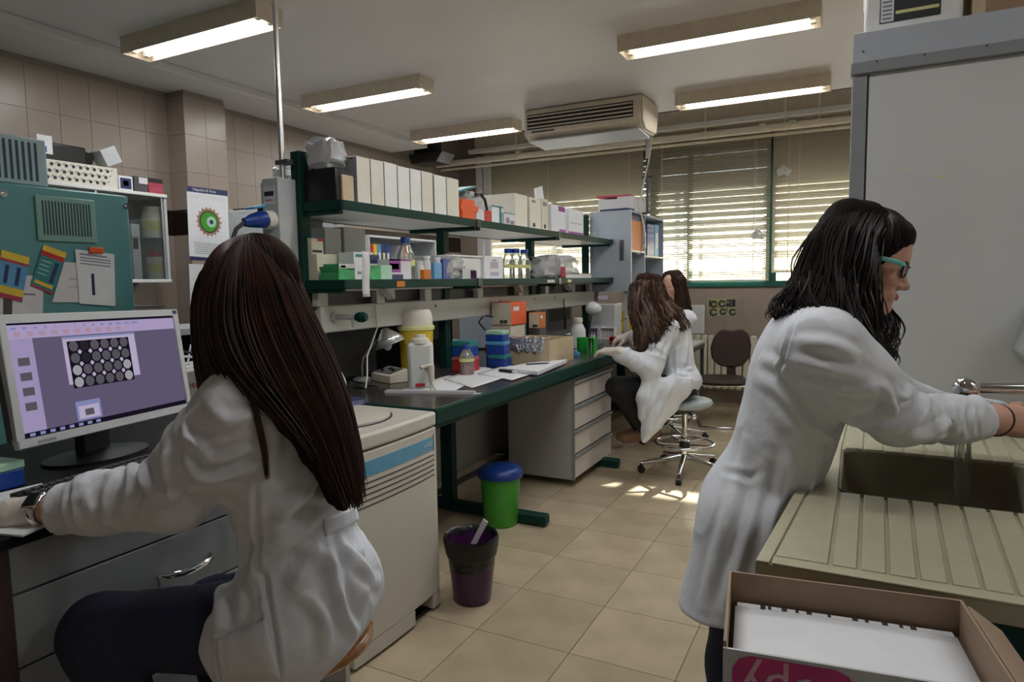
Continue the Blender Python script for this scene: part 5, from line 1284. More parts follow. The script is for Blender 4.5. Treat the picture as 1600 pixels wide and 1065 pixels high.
b = MB().tube([(-0.5, 0.0, 0.006), (-0.3, 0.02, 0.006), (-0.2, 0.0, 0.006), (0.0, 0.1, 0.006), (0.013, 0.2, -0.05), (0.013, 0.25, -0.10), (0.013, 0.3, -0.05), (0.01, 0.33, 0.006), (-0.05, 0.5, 0.006)], 0.005, 6)
one('black_cable', b, 'black', 'black cable draped over the top of the grey freezer', 'cable', (-3.45, 3.36, 1.931), smooth=60)
wb2 = thing('wall_bench', 'far bench along the left wall carrying the bookcase', 'bench', (-4.69, 4.15, 0))
part(wb2, 'worktop', MB().box(0, 0.80, 0, 2.3, 0.72, 0.75), 'lightgrey', bevel=0.003)
part(wb2, 'cupboard', MB().box(0.02, 0.75, 0.02, 2.28, 0, 0.72), 'panelgrey')
bc = thing('bookcase', 'pale open bookcase of colourful binders seen between the shelves', 'bookcase', (-4.02, 4.92, 0.75))
W, Hc, D = 1.12, 1.10, 0.42
for y in (0, W - 0.02): part(bc, 'side_panel', MB().box(-D, 0, y, y + 0.02, 0, Hc), 'lightgrey')
for z in (0, 0.36, 0.72, Hc - 0.02): part(bc, 'shelf_panel', MB().box(-D, 0, 0.02, W - 0.02, z, z + 0.02), 'paper2')
part(bc, 'back_panel', MB().box(-D, -D + 0.01, 0.02, W - 0.02, 0.02, Hc - 0.02), 'lightgrey')
yy = 0.03; k = 0
for wd_, m, lab in ((0.06, 'red', 'red'), (0.05, 'yellow2', 'yellow'), (0.055, 'sky', 'sky blue'), (0.06, 'navy', 'navy'), (0.05, 'blue', 'blue'), (0.04, 'paper', 'white'), (0.07, 'orange', 'orange'), (0.05, 'teal', 'teal')):
    if k == 5: yy += 0.18
    t = thing('ring_binder', '%s binder in the pale bookcase behind the shelving' % lab, 'binder', (-4.04, 4.92 + yy + wd_ / 2, 1.4905))
    part(t, 'cover', MB().box(-0.25, 0, -wd_ / 2, wd_ / 2, 0, 0.28), m, bevel=0.003)
    part(t, 'spine_label', MB().box(0, 0.001, -wd_ * 0.3, wd_ * 0.3, 0.06, 0.2), 'lemon' if k % 2 else 'paper')
    yy += wd_ + 0.008; k += 1

# ================================================================== RIGHT SIDE: sink, tall cabinet, copy paper box
ZS = 0.92
NL, FL, FR, NR = (-0.14, 1.165), (-0.045, 2.49), (1.30, 2.49), (1.30, 1.165)
sk = thing('sink_unit', 'olive grey ribbed sink counter with a deep basin under the running tap', 'sink', (0, 1.165, 0))
def lx(y):            # left edge of the slab
    return NL[0] + (FL[0] - NL[0]) * (y - NL[1]) / (FL[1] - NL[1])
bx0, bx1, by0, by1 = -0.018, 0.40, 1.625, 2.065
zb = ZS - 0.005
slab = MB()
def sp_(a): slab.prism([(x, y - 1.165) for x, y in a], 'z', ZS - 0.035, zb)
sp_([NL, NR, (NR[0], by0), (lx(by0), by0)]); sp_([(lx(by1), by1), (FR[0], by1), FR, FL])
sp_([(lx(by0), by0), (bx0, by0), (bx0, by1), (lx(by1), by1)]); sp_([(bx1, by0), (NR[0], by0), (FR[0], by1), (bx1, by1)])
part(sk, 'slab', slab, 'sinkstone', smooth=None)
gap = 0.0035
def strip(poly): part(sk, 'rib', MB().prism([(x, y - 1.165) for x, y in poly], 'z', zb, ZS), 'sinkstone', bevel=0.0015)
strip([NL, (NL[0] + 0.022, NL[1]), (lx(2.49) + 0.022, 2.49), FL])
strip([(NL[0] + 0.022 + 2 * gap, NL[1] + 0.035), (-0.03, NL[1] + 0.035), (-0.024, by0), (-0.024, by1), (-0.012, 2.48), (lx(2.48) + 0.022 + 2 * gap, 2.48)])
strip([(NL[0] + 0.022 + gap, NL[1]), (NR[0], NL[1]), (NR[0], NL[1] + 0.035 - gap), (NL[0] + 0.022 + gap, NL[1] + 0.035 - gap)])
def rx(k, y): 
    xn = -0.026 + 0.0425 * k; xf = -0.012 + 0.052 * k
    return xn + (xf - xn) * (y - 1.2) / 1.28
for k in range(8):
    strip([(rx(k, 1.2) + gap, 1.2), (rx(k + 1, 1.2) - gap, 1.2), (rx(k + 1, by0) - gap, by0), (rx(k, by0) + gap, by0)])
    strip([(rx(k, by1) + gap, by1), (rx(k + 1, by1) - gap, by1), (rx(k + 1, 2.48) - gap, 2.48), (rx(k, 2.48) + gap, 2.48)])
strip([(0.34, 1.2), (1.29, 1.2), (1.29, 2.48), (0.42, 2.48), (0.42, by1), (bx1 + 0.006, by1), (bx1 + 0.006, by0), (0.34, by0)])
# basin: rounded, stepped shell
def rrect(x0, x1, y0, y1, r, n=6):
    pts = []
    for cx_, cy_, a0 in ((x1 - r, y1 - r, 0), (x0 + r, y1 - r, 90), (x0 + r, y0 + r, 180), (x1 - r, y0 + r, 270)):
        for k in range(n + 1):
            a = math.radians(a0 + 90 * k / n); pts.append((cx_ + r * math.cos(a), cy_ + r * math.sin(a)))
    return pts
bs = MB(); rings = [(0.0, ZS - 0.001, 0.045), (0.004, ZS - 0.012, 0.05), (0.012, ZS - 0.14, 0.06), (0.03, ZS - 0.175, 0.07), (0.10, ZS - 0.185, 0.08)]
nn = None
for ins, z, r in rings:
    pts = rrect(bx0 - 0.004 + ins, bx1 + 0.004 - ins, by0 - 0.004 + ins, by1 + 0.004 - ins, r)
    b0 = len(bs.v); bs.v += [(x, y - 1.165, z) for x, y in pts]; n_ = len(pts)
    if nn is not None:
        for k in range(n_): bs.f.append([nn + k, nn + (k + 1) % n_, b0 + (k + 1) % n_, b0 + k]); bs.m.append(0)
    nn = b0
bs.f.append([nn + k for k in range(n_)]); bs.m.append(0)
part(sk, 'basin', bs, 'sinkdark', smooth=50, solid=0.003)
part(sk, 'drain', MB().lathe([(0.03, 0), (0.03, 0.004), (0.01, 0.005), (0, 0.005)], (0.19, 1.85 - 1.165, ZS - 0.185), 16), 'chrome')
part(sk, 'cupboard', MB().box(0.02, 1.25, 0.05, 1.30, 0.08, ZS - 0.20).box(0.0, 1.27, 0.02, 0.05, 0.08, ZS - 0.036), 'green', bevel=0.004)
part(sk, 'front_rail', MB().box(-0.09, 1.28, 0.012, 0.03, ZS - 0.075, ZS - 0.036), 'green')
part(sk, 'leg', MB().box(-0.02, 0.02, 0.06, 0.10, 0, ZS - 0.036), 'green'); part(sk, 'leg', MB().box(-0.0, 0.04, 1.25, 1.29, 0, ZS - 0.036), 'green')
part(sk, 'plinth', MB().box(0.06, 1.2, 0.10, 1.25, 0, 0.08), 'black')

# tall cabinet behind the sink
tc_ = thing('tall_cabinet', 'tall pale grey cabinet with flat back panel behind the sink', 'cabinet', (-0.03, 2.51, 0))
part(tc_, 'back_panel', MB().box(0.05, 1.33, 0.006, 0.03, 0.0, 2.052), 'panelpale', bevel=0.002)
MATS['bluegrey'].node_tree.nodes['Principled BSDF'].inputs['Roughness'].default_value = 0.45
part(tc_, 'corner_post', MB().box(0.0, 0.044, 0.0, 0.05, 0.0, 2.045), 'grey', bevel=0.003)
part(tc_, 'post_groove', MB().box(0.044, 0.05, 0.01, 0.04, 0, 2.045), 'darkgrey')
part(tc_, 'body', MB().box(0.02, 1.33, 0.05, 0.72, 0.0, 2.045), 'lightgrey')
part(tc_, 'header_rail', MB().box(-0.004, 1.335, -0.012, 0.05, 2.052, 2.088), 'grey', bevel=0.002)
part(tc_, 'header_board', MB().box(0.0, 1.335, -0.006, 0.03, 2.088, 2.182), 'headerblue', bevel=0.002)
part(tc_, 'roof_panel', MB().box(0.0, 1.33, 0.03, 0.72, 2.14, 2.16), 'lightgrey')
for x in (0.03, 0.07, 0.20, 0.36, 0.55):
    part(tc_, 'rivet', MB().tube([(x, -0.012, 2.083 if x != 0.03 else 2.12), (x, -0.0145, 2.083 if x != 0.03 else 2.12)], 0.003, 8), 'darkgrey')
for x, z, wd_ in ((0.16, 1.735, 0.014), (0.24, 1.705, 0.03)):
    part(tc_, 'tape_mark', MB().box(x, x + wd_, 0.0052, 0.006, z, z + 0.004), 'lemon')
fb_ = thing('foam_box', 'white polystyrene box with hazard label on top of the tall cabinet', 'foam box', (0.0, 2.58, 2.1605))
part(fb_, 'body', MB().box(0.0, 0.275, 0, 0.30, 0, 0.20), 'styro', bevel=0.012)
part(fb_, 'lid', MB().box(-0.004, 0.279, -0.004, 0.304, 0.201, 0.24), 'styro', bevel=0.01)
part(fb_, 'label_frame', MB().box(0.045, 0.215, -0.002, -0.0002, 0.062, 0.16), 'inkdark')
part(fb_, 'label_paper', MB().box(0.048, 0.085, -0.0028, -0.002, 0.065, 0.157), 'paper')
part(fb_, 'label_green', MB().box(0.09, 0.21, -0.0028, -0.002, 0.085, 0.095), 'lemon')
for k in range(6): part(fb_, 'label_text', MB().box(0.053, 0.08, -0.0033, -0.0028, 0.072 + 0.013 * k, 0.078 + 0.013 * k), 'print')
one('cardboard_box', MB().box(0, 0.40, 0, 0.3, 0, 0.26).box(0.0, 0.035, -0.002, 0, 0.0, 0.26, 1), ['carton', 'tanbox'], 'brown cardboard carton beside the foam box on the tall cabinet', 'carton', (0.30, 2.60, 2.1605))
# soap dispenser and tap
sd = thing('soap_dispenser', 'grey soap dispenser with slanted underside on the cabinet panel', 'dispenser', (0.485, 2.505, 1.11))
part(sd, 'case', MB().prism([(-0.055, 0.06), (0.0, -0.02), (0.10, -0.02), (0.10, 0.22), (-0.0, 0.22)], 'y', -0.11, 0.008), 'lightgrey', bevel=0.006)
part(sd, 'button', MB().obox((0.05, -0.115, 0.02), (0.05, 0.015, 0.04)), 'darkgrey', bevel=0.004)
TY = 1.95
tp = thing('tap', 'chrome sink tap with round ball spout end pouring water', 'tap', (0.72, TY + 0.10, ZS))
q = hit(1510, 607, 'y', TY) - Vector((0.72, TY + 0.10, ZS))
part(tp, 'spout', MB().tube([(0, 0, 0), (0, 0, 0.13), (-0.02, 0, 0.185), (-0.06, -0.01, 0.205), (-0.2, -0.04, 0.205), tuple(q + Vector((0.012, 0, 0.003)))], [0.02, 0.018, 0.016, 0.0155, 0.015, 0.015], 16), 'chrome', smooth=60)
part(tp, 'spout_head', MB().sphere(tuple(q), (0.030, 0.030, 0.030), 24, 16).tube([tuple(q - Vector((0, 0, 0.02))), tuple(q - Vector((0, 0, 0.034)))], [0.024, 0.021], 20), 'chrome', smooth=60)
part(tp, 'base', MB().lathe([(0.032, 0), (0.032, 0.012), (0.024, 0.02), (0, 0.02)], (0, 0, 0), 20), 'chrome')
part(tp, 'lever', MB().tube([(0, 0, 0.19), (0.03, -0.03, 0.25), (0.03, -0.06, 0.26)], 0.007, 8), 'chrome', smooth=60)
qa = q + Vector((0.72, TY + 0.10, ZS))
wt = MB()
for k in range(5):
    a = k * 1.26; pts = []
    for i in range(9):
        f = i / 8
        pts.append((0.013 * math.cos(a + f * 2) * (1 - 0.3 * f) + 0.006 * f * math.sin(7 * f + k), 0.013 * math.sin(a + f * 2) * (1 - 0.3 * f), -0.036 - (qa.z - 0.75 - 0.036) * f))
    wt.tube(pts, [0.0045 + 0.002 * abs(math.sin(3 * i + k)) for i in range(9)], 6)
one('water_stream', wt, 'water', 'thin stream of water falling from the tap into the basin', 'water', tuple(qa), smooth=60)

# box of copy paper on a low table in front
tz = 0.645
ltb = thing('side_table', 'low white side table under the copy paper box', 'table', (0.12, 0.86, 0))
part(ltb, 'top', MB().box(-0.22, 0.58, -0.24, 0.26, tz - 0.025, tz), 'white', bevel=0.004)
for sx in (-0.19, 0.55):
    for sy in (-0.21, 0.23): part(ltb, 'leg', MB().box(sx - 0.015, sx + 0.015, sy - 0.015, sy + 0.015, 0, tz - 0.025), 'green')
rz = math.atan2(1.147 - 1.105, 0.150 + 0.173)
cbx = thing('paper_box', 'open cardboard copy paper box full of white paper beside the sink', 'box', (-0.173, 1.10, tz + 0.001), rz)
bw, bd, bh, k = 0.328, 0.226, 0.275, 0.004
part(cbx, 'back_wall', MB().box(0, bw, -k, 0, 0, bh), 'cartonin')
part(cbx, 'left_wall', MB().box(0, k, -bd, -k, 0, bh), 'cartonin')
part(cbx, 'right_wall', MB().box(bw - k, bw, -bd, -k, 0, bh), 'cartonin')
part(cbx, 'right_flap', MB().prism([(bw + 0.001, bh), (bw + 0.005, bh), (bw + 0.045, bh - 0.03), (bw + 0.041, bh - 0.034)], 'y', -bd, -0.02), 'cartonin')
fw = part(cbx, 'front_wall', MB().box(0, bw, -bd - k, -bd, 0, bh - 0.008), 'lightgrey')
bdg = MB().prism([(0.012 + 0.002, 0.12), (0.012, 0.14), (0.012, 0.242), (0.02, 0.256), (0.035, 0.262), (0.135, 0.262), (0.150, 0.256), (0.158, 0.242), (0.158, 0.14), (0.156, 0.12)], 'y', -bd - k - 0.0008, -bd - k)
part(cbx, 'badge', bdg, 'magenta')
lettering(cbx, 'copy', 0.068, frame((0.086, -bd - k - 0.0012, 0.224), (-1, 0, 0), (0, 0, -1)), 'pinktext', 'badge_text', 0.0004)
part(cbx, 'paper_stack', MB().box(0.012, bw - 0.012, -bd + 0.006, -0.03, 0.004, bh - 0.052), 'paper', bevel=0.002)
part(cbx, 'top_sheets', MB().grid(lambda u, v: (0.011 + (bw - 0.022) * u, -bd + 0.005 + (bd - 0.03) * v, bh - 0.0515 + 0.004 * v * v + 0.003 * math.sin(u * 3)), 12, 10), 'paper', smooth=60, solid=0.0015)
part(cbx, 'wrapper_edge', MB().box(0.014, bw - 0.014, -0.026, -0.012, 0.004, bh - 0.046), 'paper2')
for j, u in enumerate((0.10, 0.14, 0.21, 0.28, 0.335, 0.44, 0.56, 0.62, 0.70, 0.78, 0.83)):
    part(cbx, 'wrapper_print', MB().box(0.02 + (bw - 0.04) * u, 0.02 + (bw - 0.04) * u + (0.005 if j % 2 else 0.008), -0.0265, -0.012, bh - 0.0462, bh - 0.0455), 'inkdark')

# ================================================================== BACK: chair, radiator, wall plate, small desk
rd = thing('radiator', 'cream ribbed radiator under the window behind the brown chair', 'radiator', (-1.45, 7.60, 0.17))
for k in range(11): part(rd, 'section', MB().box(-0.30 + 0.075 * k, -0.235 + 0.075 * k, -0.05, 0.05, 0, 0.60), 'ivory', bevel=0.015)
part(rd, 'header_pipe', MB().tube([(-0.30, 0, 0.56), (0.52, 0, 0.56)], 0.018, 8).tube([(-0.30, 0, 0.05), (0.52, 0, 0.05)], 0.018, 8), 'ivory', smooth=60)
part(rd, 'bracket', MB().box(-0.1, -0.08, 0.05, 0.098, 0.3, 0.34).box(0.3, 0.32, 0.05, 0.098, 0.3, 0.34), 'ivory')
q0, q1 = hit(1107, 466, 'y', 7.69), hit(1150, 494, 'y', 7.69)
pp = thing('wall_print', 'olive printed sheet with dark cell drawings on the tiled wall under the window', 'print', ((q0.x + q1.x) / 2, 7.697, (q0.z + q1.z) / 2))
w_, h_ = (q1.x - q0.x) / 2, (q0.z - q1.z) / 2
part(pp, 'sheet', MB().box(-w_, w_, -0.004, 0, -h_, h_), mat('olive', (0.36, 0.36, 0.20), 0.5, var=0.3, scale=12))
part(pp, 'border', MB().box(-w_ - 0.008, w_ + 0.008, -0.002, 0.0005, -h_ - 0.008, h_ + 0.008), 'lemon')
for u, v, r in ((0.2, 0.68, 0.032), (0.5, 0.70, 0.032), (0.19, 0.22, 0.034), (0.53, 0.26, 0.028), (0.88, 0.24, 0.03)):
    c = (-w_ + 2 * w_ * u, -0.005, -h_ + 2 * h_ * v); ring = [(c[0] + r * math.cos(a), c[1], c[2] + r * math.sin(a)) for a in np.linspace(0.4, 6.0, 14)]
    part(pp, 'cell_drawing', MB().tube(ring, 0.010, 6), 'inkdark', smooth=60)
part(pp, 'dark_block', MB().box(w_ * 0.3, w_ * 0.95, -0.0055, -0.004, h_ * 0.05, h_ * 0.88), 'inkdark')
part(pp, 'dark_block_line', MB().box(w_ * 0.62, w_ * 0.66, -0.0062, -0.0055, h_ * 0.1, h_ * 0.8).box(w_ * 0.36, w_ * 0.48, -0.0062, -0.0055, h_ * 0.4, h_ * 0.75), 'grey')
part(pp, 'bar_drawing', MB().box(-w_ * 0.96, -w_ * 0.84, -0.0055, -0.004, h_ * 0.1, h_ * 0.85).box(w_ * 0.3, w_ * 0.36, -0.0055, -0.004, -h_ * 0.5, -h_ * 0.05), 'inkdark')
q0, q1 = hit(1079, 476, 'y', 7.69), hit(1092, 521, 'y', 7.69)
nbx = thing('wall_box', 'white framed notice on the wall beside the seated women', 'notice', ((q0.x + q1.x) / 2, 7.697, (q0.z + q1.z) / 2))
w_, h_ = (q1.x - q0.x) / 2 + 0.06, (q0.z - q1.z) / 2
part(nbx, 'frame', MB().box(-w_, w_, -0.012, 0, -h_, h_), 'white', bevel=0.003); part(nbx, 'sheet', MB().box(-w_ + 0.012, w_ - 0.012, -0.0135, -0.012, -h_ + 0.012, h_ - 0.012), 'paper2')
sdk = thing('small_desk', 'small grey topped desk by the radiator next to the chair', 'desk', (-1.62, 6.80, 0))
part(sdk, 'top', MB().box(-0.10, 0.22, -0.30, 0.45, 0.72, 0.745), 'lightgrey', bevel=0.004)
part(sdk, 'frame', MB().box(0.17, 0.20, -0.28, 0.43, 0.67, 0.72), 'darkgrey')
for sx in (-0.07, 0.18):
    for sy in (-0.27, 0.40): part(sdk, 'leg', MB().box(sx - 0.015, sx + 0.015, sy - 0.015, sy + 0.015, 0, 0.72), 'darkgrey')
# brown upholstered chair with chrome cantilever frame
ch = thing('office_chair', 'dark brown upholstered chair with chrome legs in front of the radiator', 'chair', (-1.12, 6.55, 0), math.radians(12))
def cush(b, f, nu=14, nv=14): b.grid(f, nu, nv)
seat = MB()
for sgn in (1, -1):
    seat.grid(lambda u, v, s=sgn: (0.23 * (2 * u - 1) * (1 - 0.12 * (2 * v - 1) ** 4), 0.22 * (2 * v - 1) * (1 - 0.12 * (2 * u - 1) ** 4), 0.425 + s * 0.038 * (max(0, (1 - (2 * u - 1) ** 4)) * max(0, (1 - (2 * v - 1) ** 4))) ** 0.4), 16, 16)
part(ch, 'seat', seat, 'brown', smooth=60)
# back: rounded shield with wavy top, carried on the +y side turned towards the aisle
outl = [(-0.03, 0.0), (-0.11, 0.02), (-0.165, 0.08), (-0.175, 0.17), (-0.15, 0.26), (-0.10, 0.32), (-0.06, 0.335), (0.0, 0.322), (0.06, 0.335), (0.10, 0.332), (0.145, 0.29), (0.165, 0.2), (0.155, 0.09), (0.10, 0.02), (0.03, 0.0)]
part(ch, 'backrest', MB().prism([(x * 1.12 + 0.09, z * 1.12 + 0.525) for x, z in outl], 'y', 0.17, 0.215), 'brown', bevel=0.016)
part(ch, 'back_stem', MB().box(0.05, 0.13, 0.185, 0.21, 0.40, 0.56), 'brown', bevel=0.008)
part(ch, 'leg_frame', MB().tube([(0.19, 0.20, 0.40), (0.22, 0.21, 0.36), (0.225, 0.20, 0.03), (0.22, 0.16, 0.012), (0.20, -0.22, 0.012), (0.18, -0.25, 0.012), (-0.18, -0.25, 0.012), (-0.20, -0.22, 0.012), (-0.22, 0.16, 0.012), (-0.225, 0.20, 0.03), (-0.22, 0.21, 0.36), (-0.19, 0.20, 0.40)], 0.011, 8), 'chrome', smooth=60)
part(ch, 'seat_rail', MB().box(-0.2, 0.2, 0.17, 0.2, 0.385, 0.40).box(-0.2, 0.2, -0.15, -0.12, 0.385, 0.40), 'chrome')

# stools
def wood_stool(loc):
    t = thing('wooden_stool', 'round varnished wooden stool under the woman at the computer', 'stool', loc)
    part(t, 'seat', MB().lathe([(0, 0.545), (0.13, 0.545), (0.165, 0.553), (0.178, 0.566), (0.178, 0.578), (0.168, 0.588), (0.12, 0.584), (0, 0.58)], n=48), 'wood', smooth=50)
    part(t, 'column', MB().tube([(0, 0, 0.12), (0, 0, 0.545)], 0.022, 12), 'darkgrey', smooth=60)
    ring = [(0.20 * math.cos(a), 0.20 * math.sin(a), 0.30) for a in np.linspace(0, 2 * math.pi, 33)]
    part(t, 'foot_ring', MB().tube(ring, 0.012, 8), 'darkgrey', smooth=60)
    for k in range(5):
        a = k * 2 * math.pi / 5 + 0.3
        part(t, 'leg', MB().tube([(0.02 * math.cos(a), 0.02 * math.sin(a), 0.14), (0.27 * math.cos(a), 0.27 * math.sin(a), 0.06), (0.28 * math.cos(a), 0.28 * math.sin(a), 0.0)], [0.02, 0.015, 0.015], 8), 'darkgrey', smooth=60)
        part(t, 'ring_spoke', MB().tube([(0.02 * math.cos(a), 0.02 * math.sin(a), 0.30), (0.20 * math.cos(a), 0.20 * math.sin(a), 0.30)], 0.008, 6), 'darkgrey', smooth=60)
    return t
q = hit(462, 992, 'z', 0.58)
STOOL1 = (q.x, q.y)
wood_stool((q.x, q.y, 0))
def lab_stool(loc, rz):
    t = thing('lab_stool', 'grey cushioned chrome lab stool with foot ring and five star base', 'stool', loc, rz)
    part(t, 'seat', MB().lathe([(0, 0.485), (0.15, 0.485), (0.185, 0.50), (0.195, 0.52), (0.185, 0.538), (0.12, 0.548), (0, 0.548)], n=40), 'seatgrey', smooth=50)
    part(t, 'seat_plate', MB().lathe([(0.06, 0.44), (0.11, 0.47), (0.13, 0.484), (0, 0.484)], n=20), 'black')
    part(t, 'gas_column', MB().tube([(0, 0, 0.10), (0, 0, 0.30)], 0.027, 14).tube([(0, 0, 0.30), (0, 0, 0.46)], 0.018, 14), 'chrome', smooth=60)
    part(t, 'adjuster', MB().tube([(0.05, 0.03, 0.45), (0.15, 0.08, 0.445)], 0.01, 8).sphere((0.15, 0.08, 0.445), 0.022, 10, 8), 'chrome', smooth=60)
    ring = [(0.205 * math.cos(a), 0.205 * math.sin(a), 0.22) for a in np.linspace(0, 2 * math.pi, 33)]
    part(t, 'foot_ring', MB().tube(ring, 0.011, 8), 'chrome', smooth=60)
    part(t, 'ring_hub', MB().tube([(0, 0, 0.19), (0, 0, 0.235)], 0.04, 14), 'black', smooth=50)
    for k in range(5):
        a = k * 2 * math.pi / 5; c, s = math.cos(a), math.sin(a)
        part(t, 'ring_spoke', MB().tube([(0.03 * c, 0.03 * s, 0.21), (0.205 * c, 0.205 * s, 0.22)], 0.008, 6), 'chrome', smooth=60)
        lg = part(t, 'leg', MB().tube([(0.02 * c, 0.02 * s, 0.125), (0.16 * c, 0.16 * s, 0.095), (0.31 * c, 0.31 * s, 0.07)], [0.024, 0.02, 0.014], 8), 'chrome', smooth=60)
        part(lg, 'caster', MB().tube([(0.31 * c - 0.018 * s, 0.31 * s + 0.018 * c, 0.027), (0.31 * c + 0.018 * s, 0.31 * s - 0.018 * c, 0.027)], 0.027, 14).tube([(0.31 * c, 0.31 * s, 0.03), (0.31 * c, 0.31 * s, 0.072)], 0.008, 8), 'black', smooth=50)
    return t
STOOL3 = (-1.07, 4.76)
lab_stool((STOOL3[0], STOOL3[1], 0), math.radians(-84))

# ================================================================== PEOPLE: smooth blended solids -> one continuous mesh
dm('coat', (0.70, 0.73, 0.79), 0.85, var=0.03, scale=30, bump=0.22, bscale=38, spec=0.2)
dm('skin', (0.60, 0.34, 0.25), 0.5, var=0.06, scale=20)
dm('glove', (0.70, 0.64, 0.60), 0.5, var=0.04, scale=30)
dm('jeans', (0.012, 0.016, 0.045), 0.8, var=0.15, scale=60)
dm('blacktrousers', (0.010, 0.009, 0.010), 0.8)
dm('shoe', (0.17, 0.085, 0.05), 0.6)
dm('lip', (0.42, 0.10, 0.09), 0.45)
dm('eyewhite', (0.75, 0.72, 0.70), 0.2)
dm('hair1', (0.026, 0.014, 0.0115), 0.45, var=0.35, scale=25, spec=0.4)
dm('hair1tip', (0.050, 0.018, 0.013), 0.45, var=0.35, scale=25, spec=0.4)
dm('hair2', (0.014, 0.0105, 0.0095), 0.42, var=0.35, scale=25, spec=0.4)
dm('hair3', (0.040, 0.020, 0.014), 0.45, var=0.4, scale=25, spec=0.4)
dm('hair3tip', (0.12, 0.055, 0.03), 0.5, var=0.4, scale=25, spec=0.4)
dm('hair4', (0.045, 0.016, 0.012), 0.42, var=0.4, scale=25, spec=0.4)

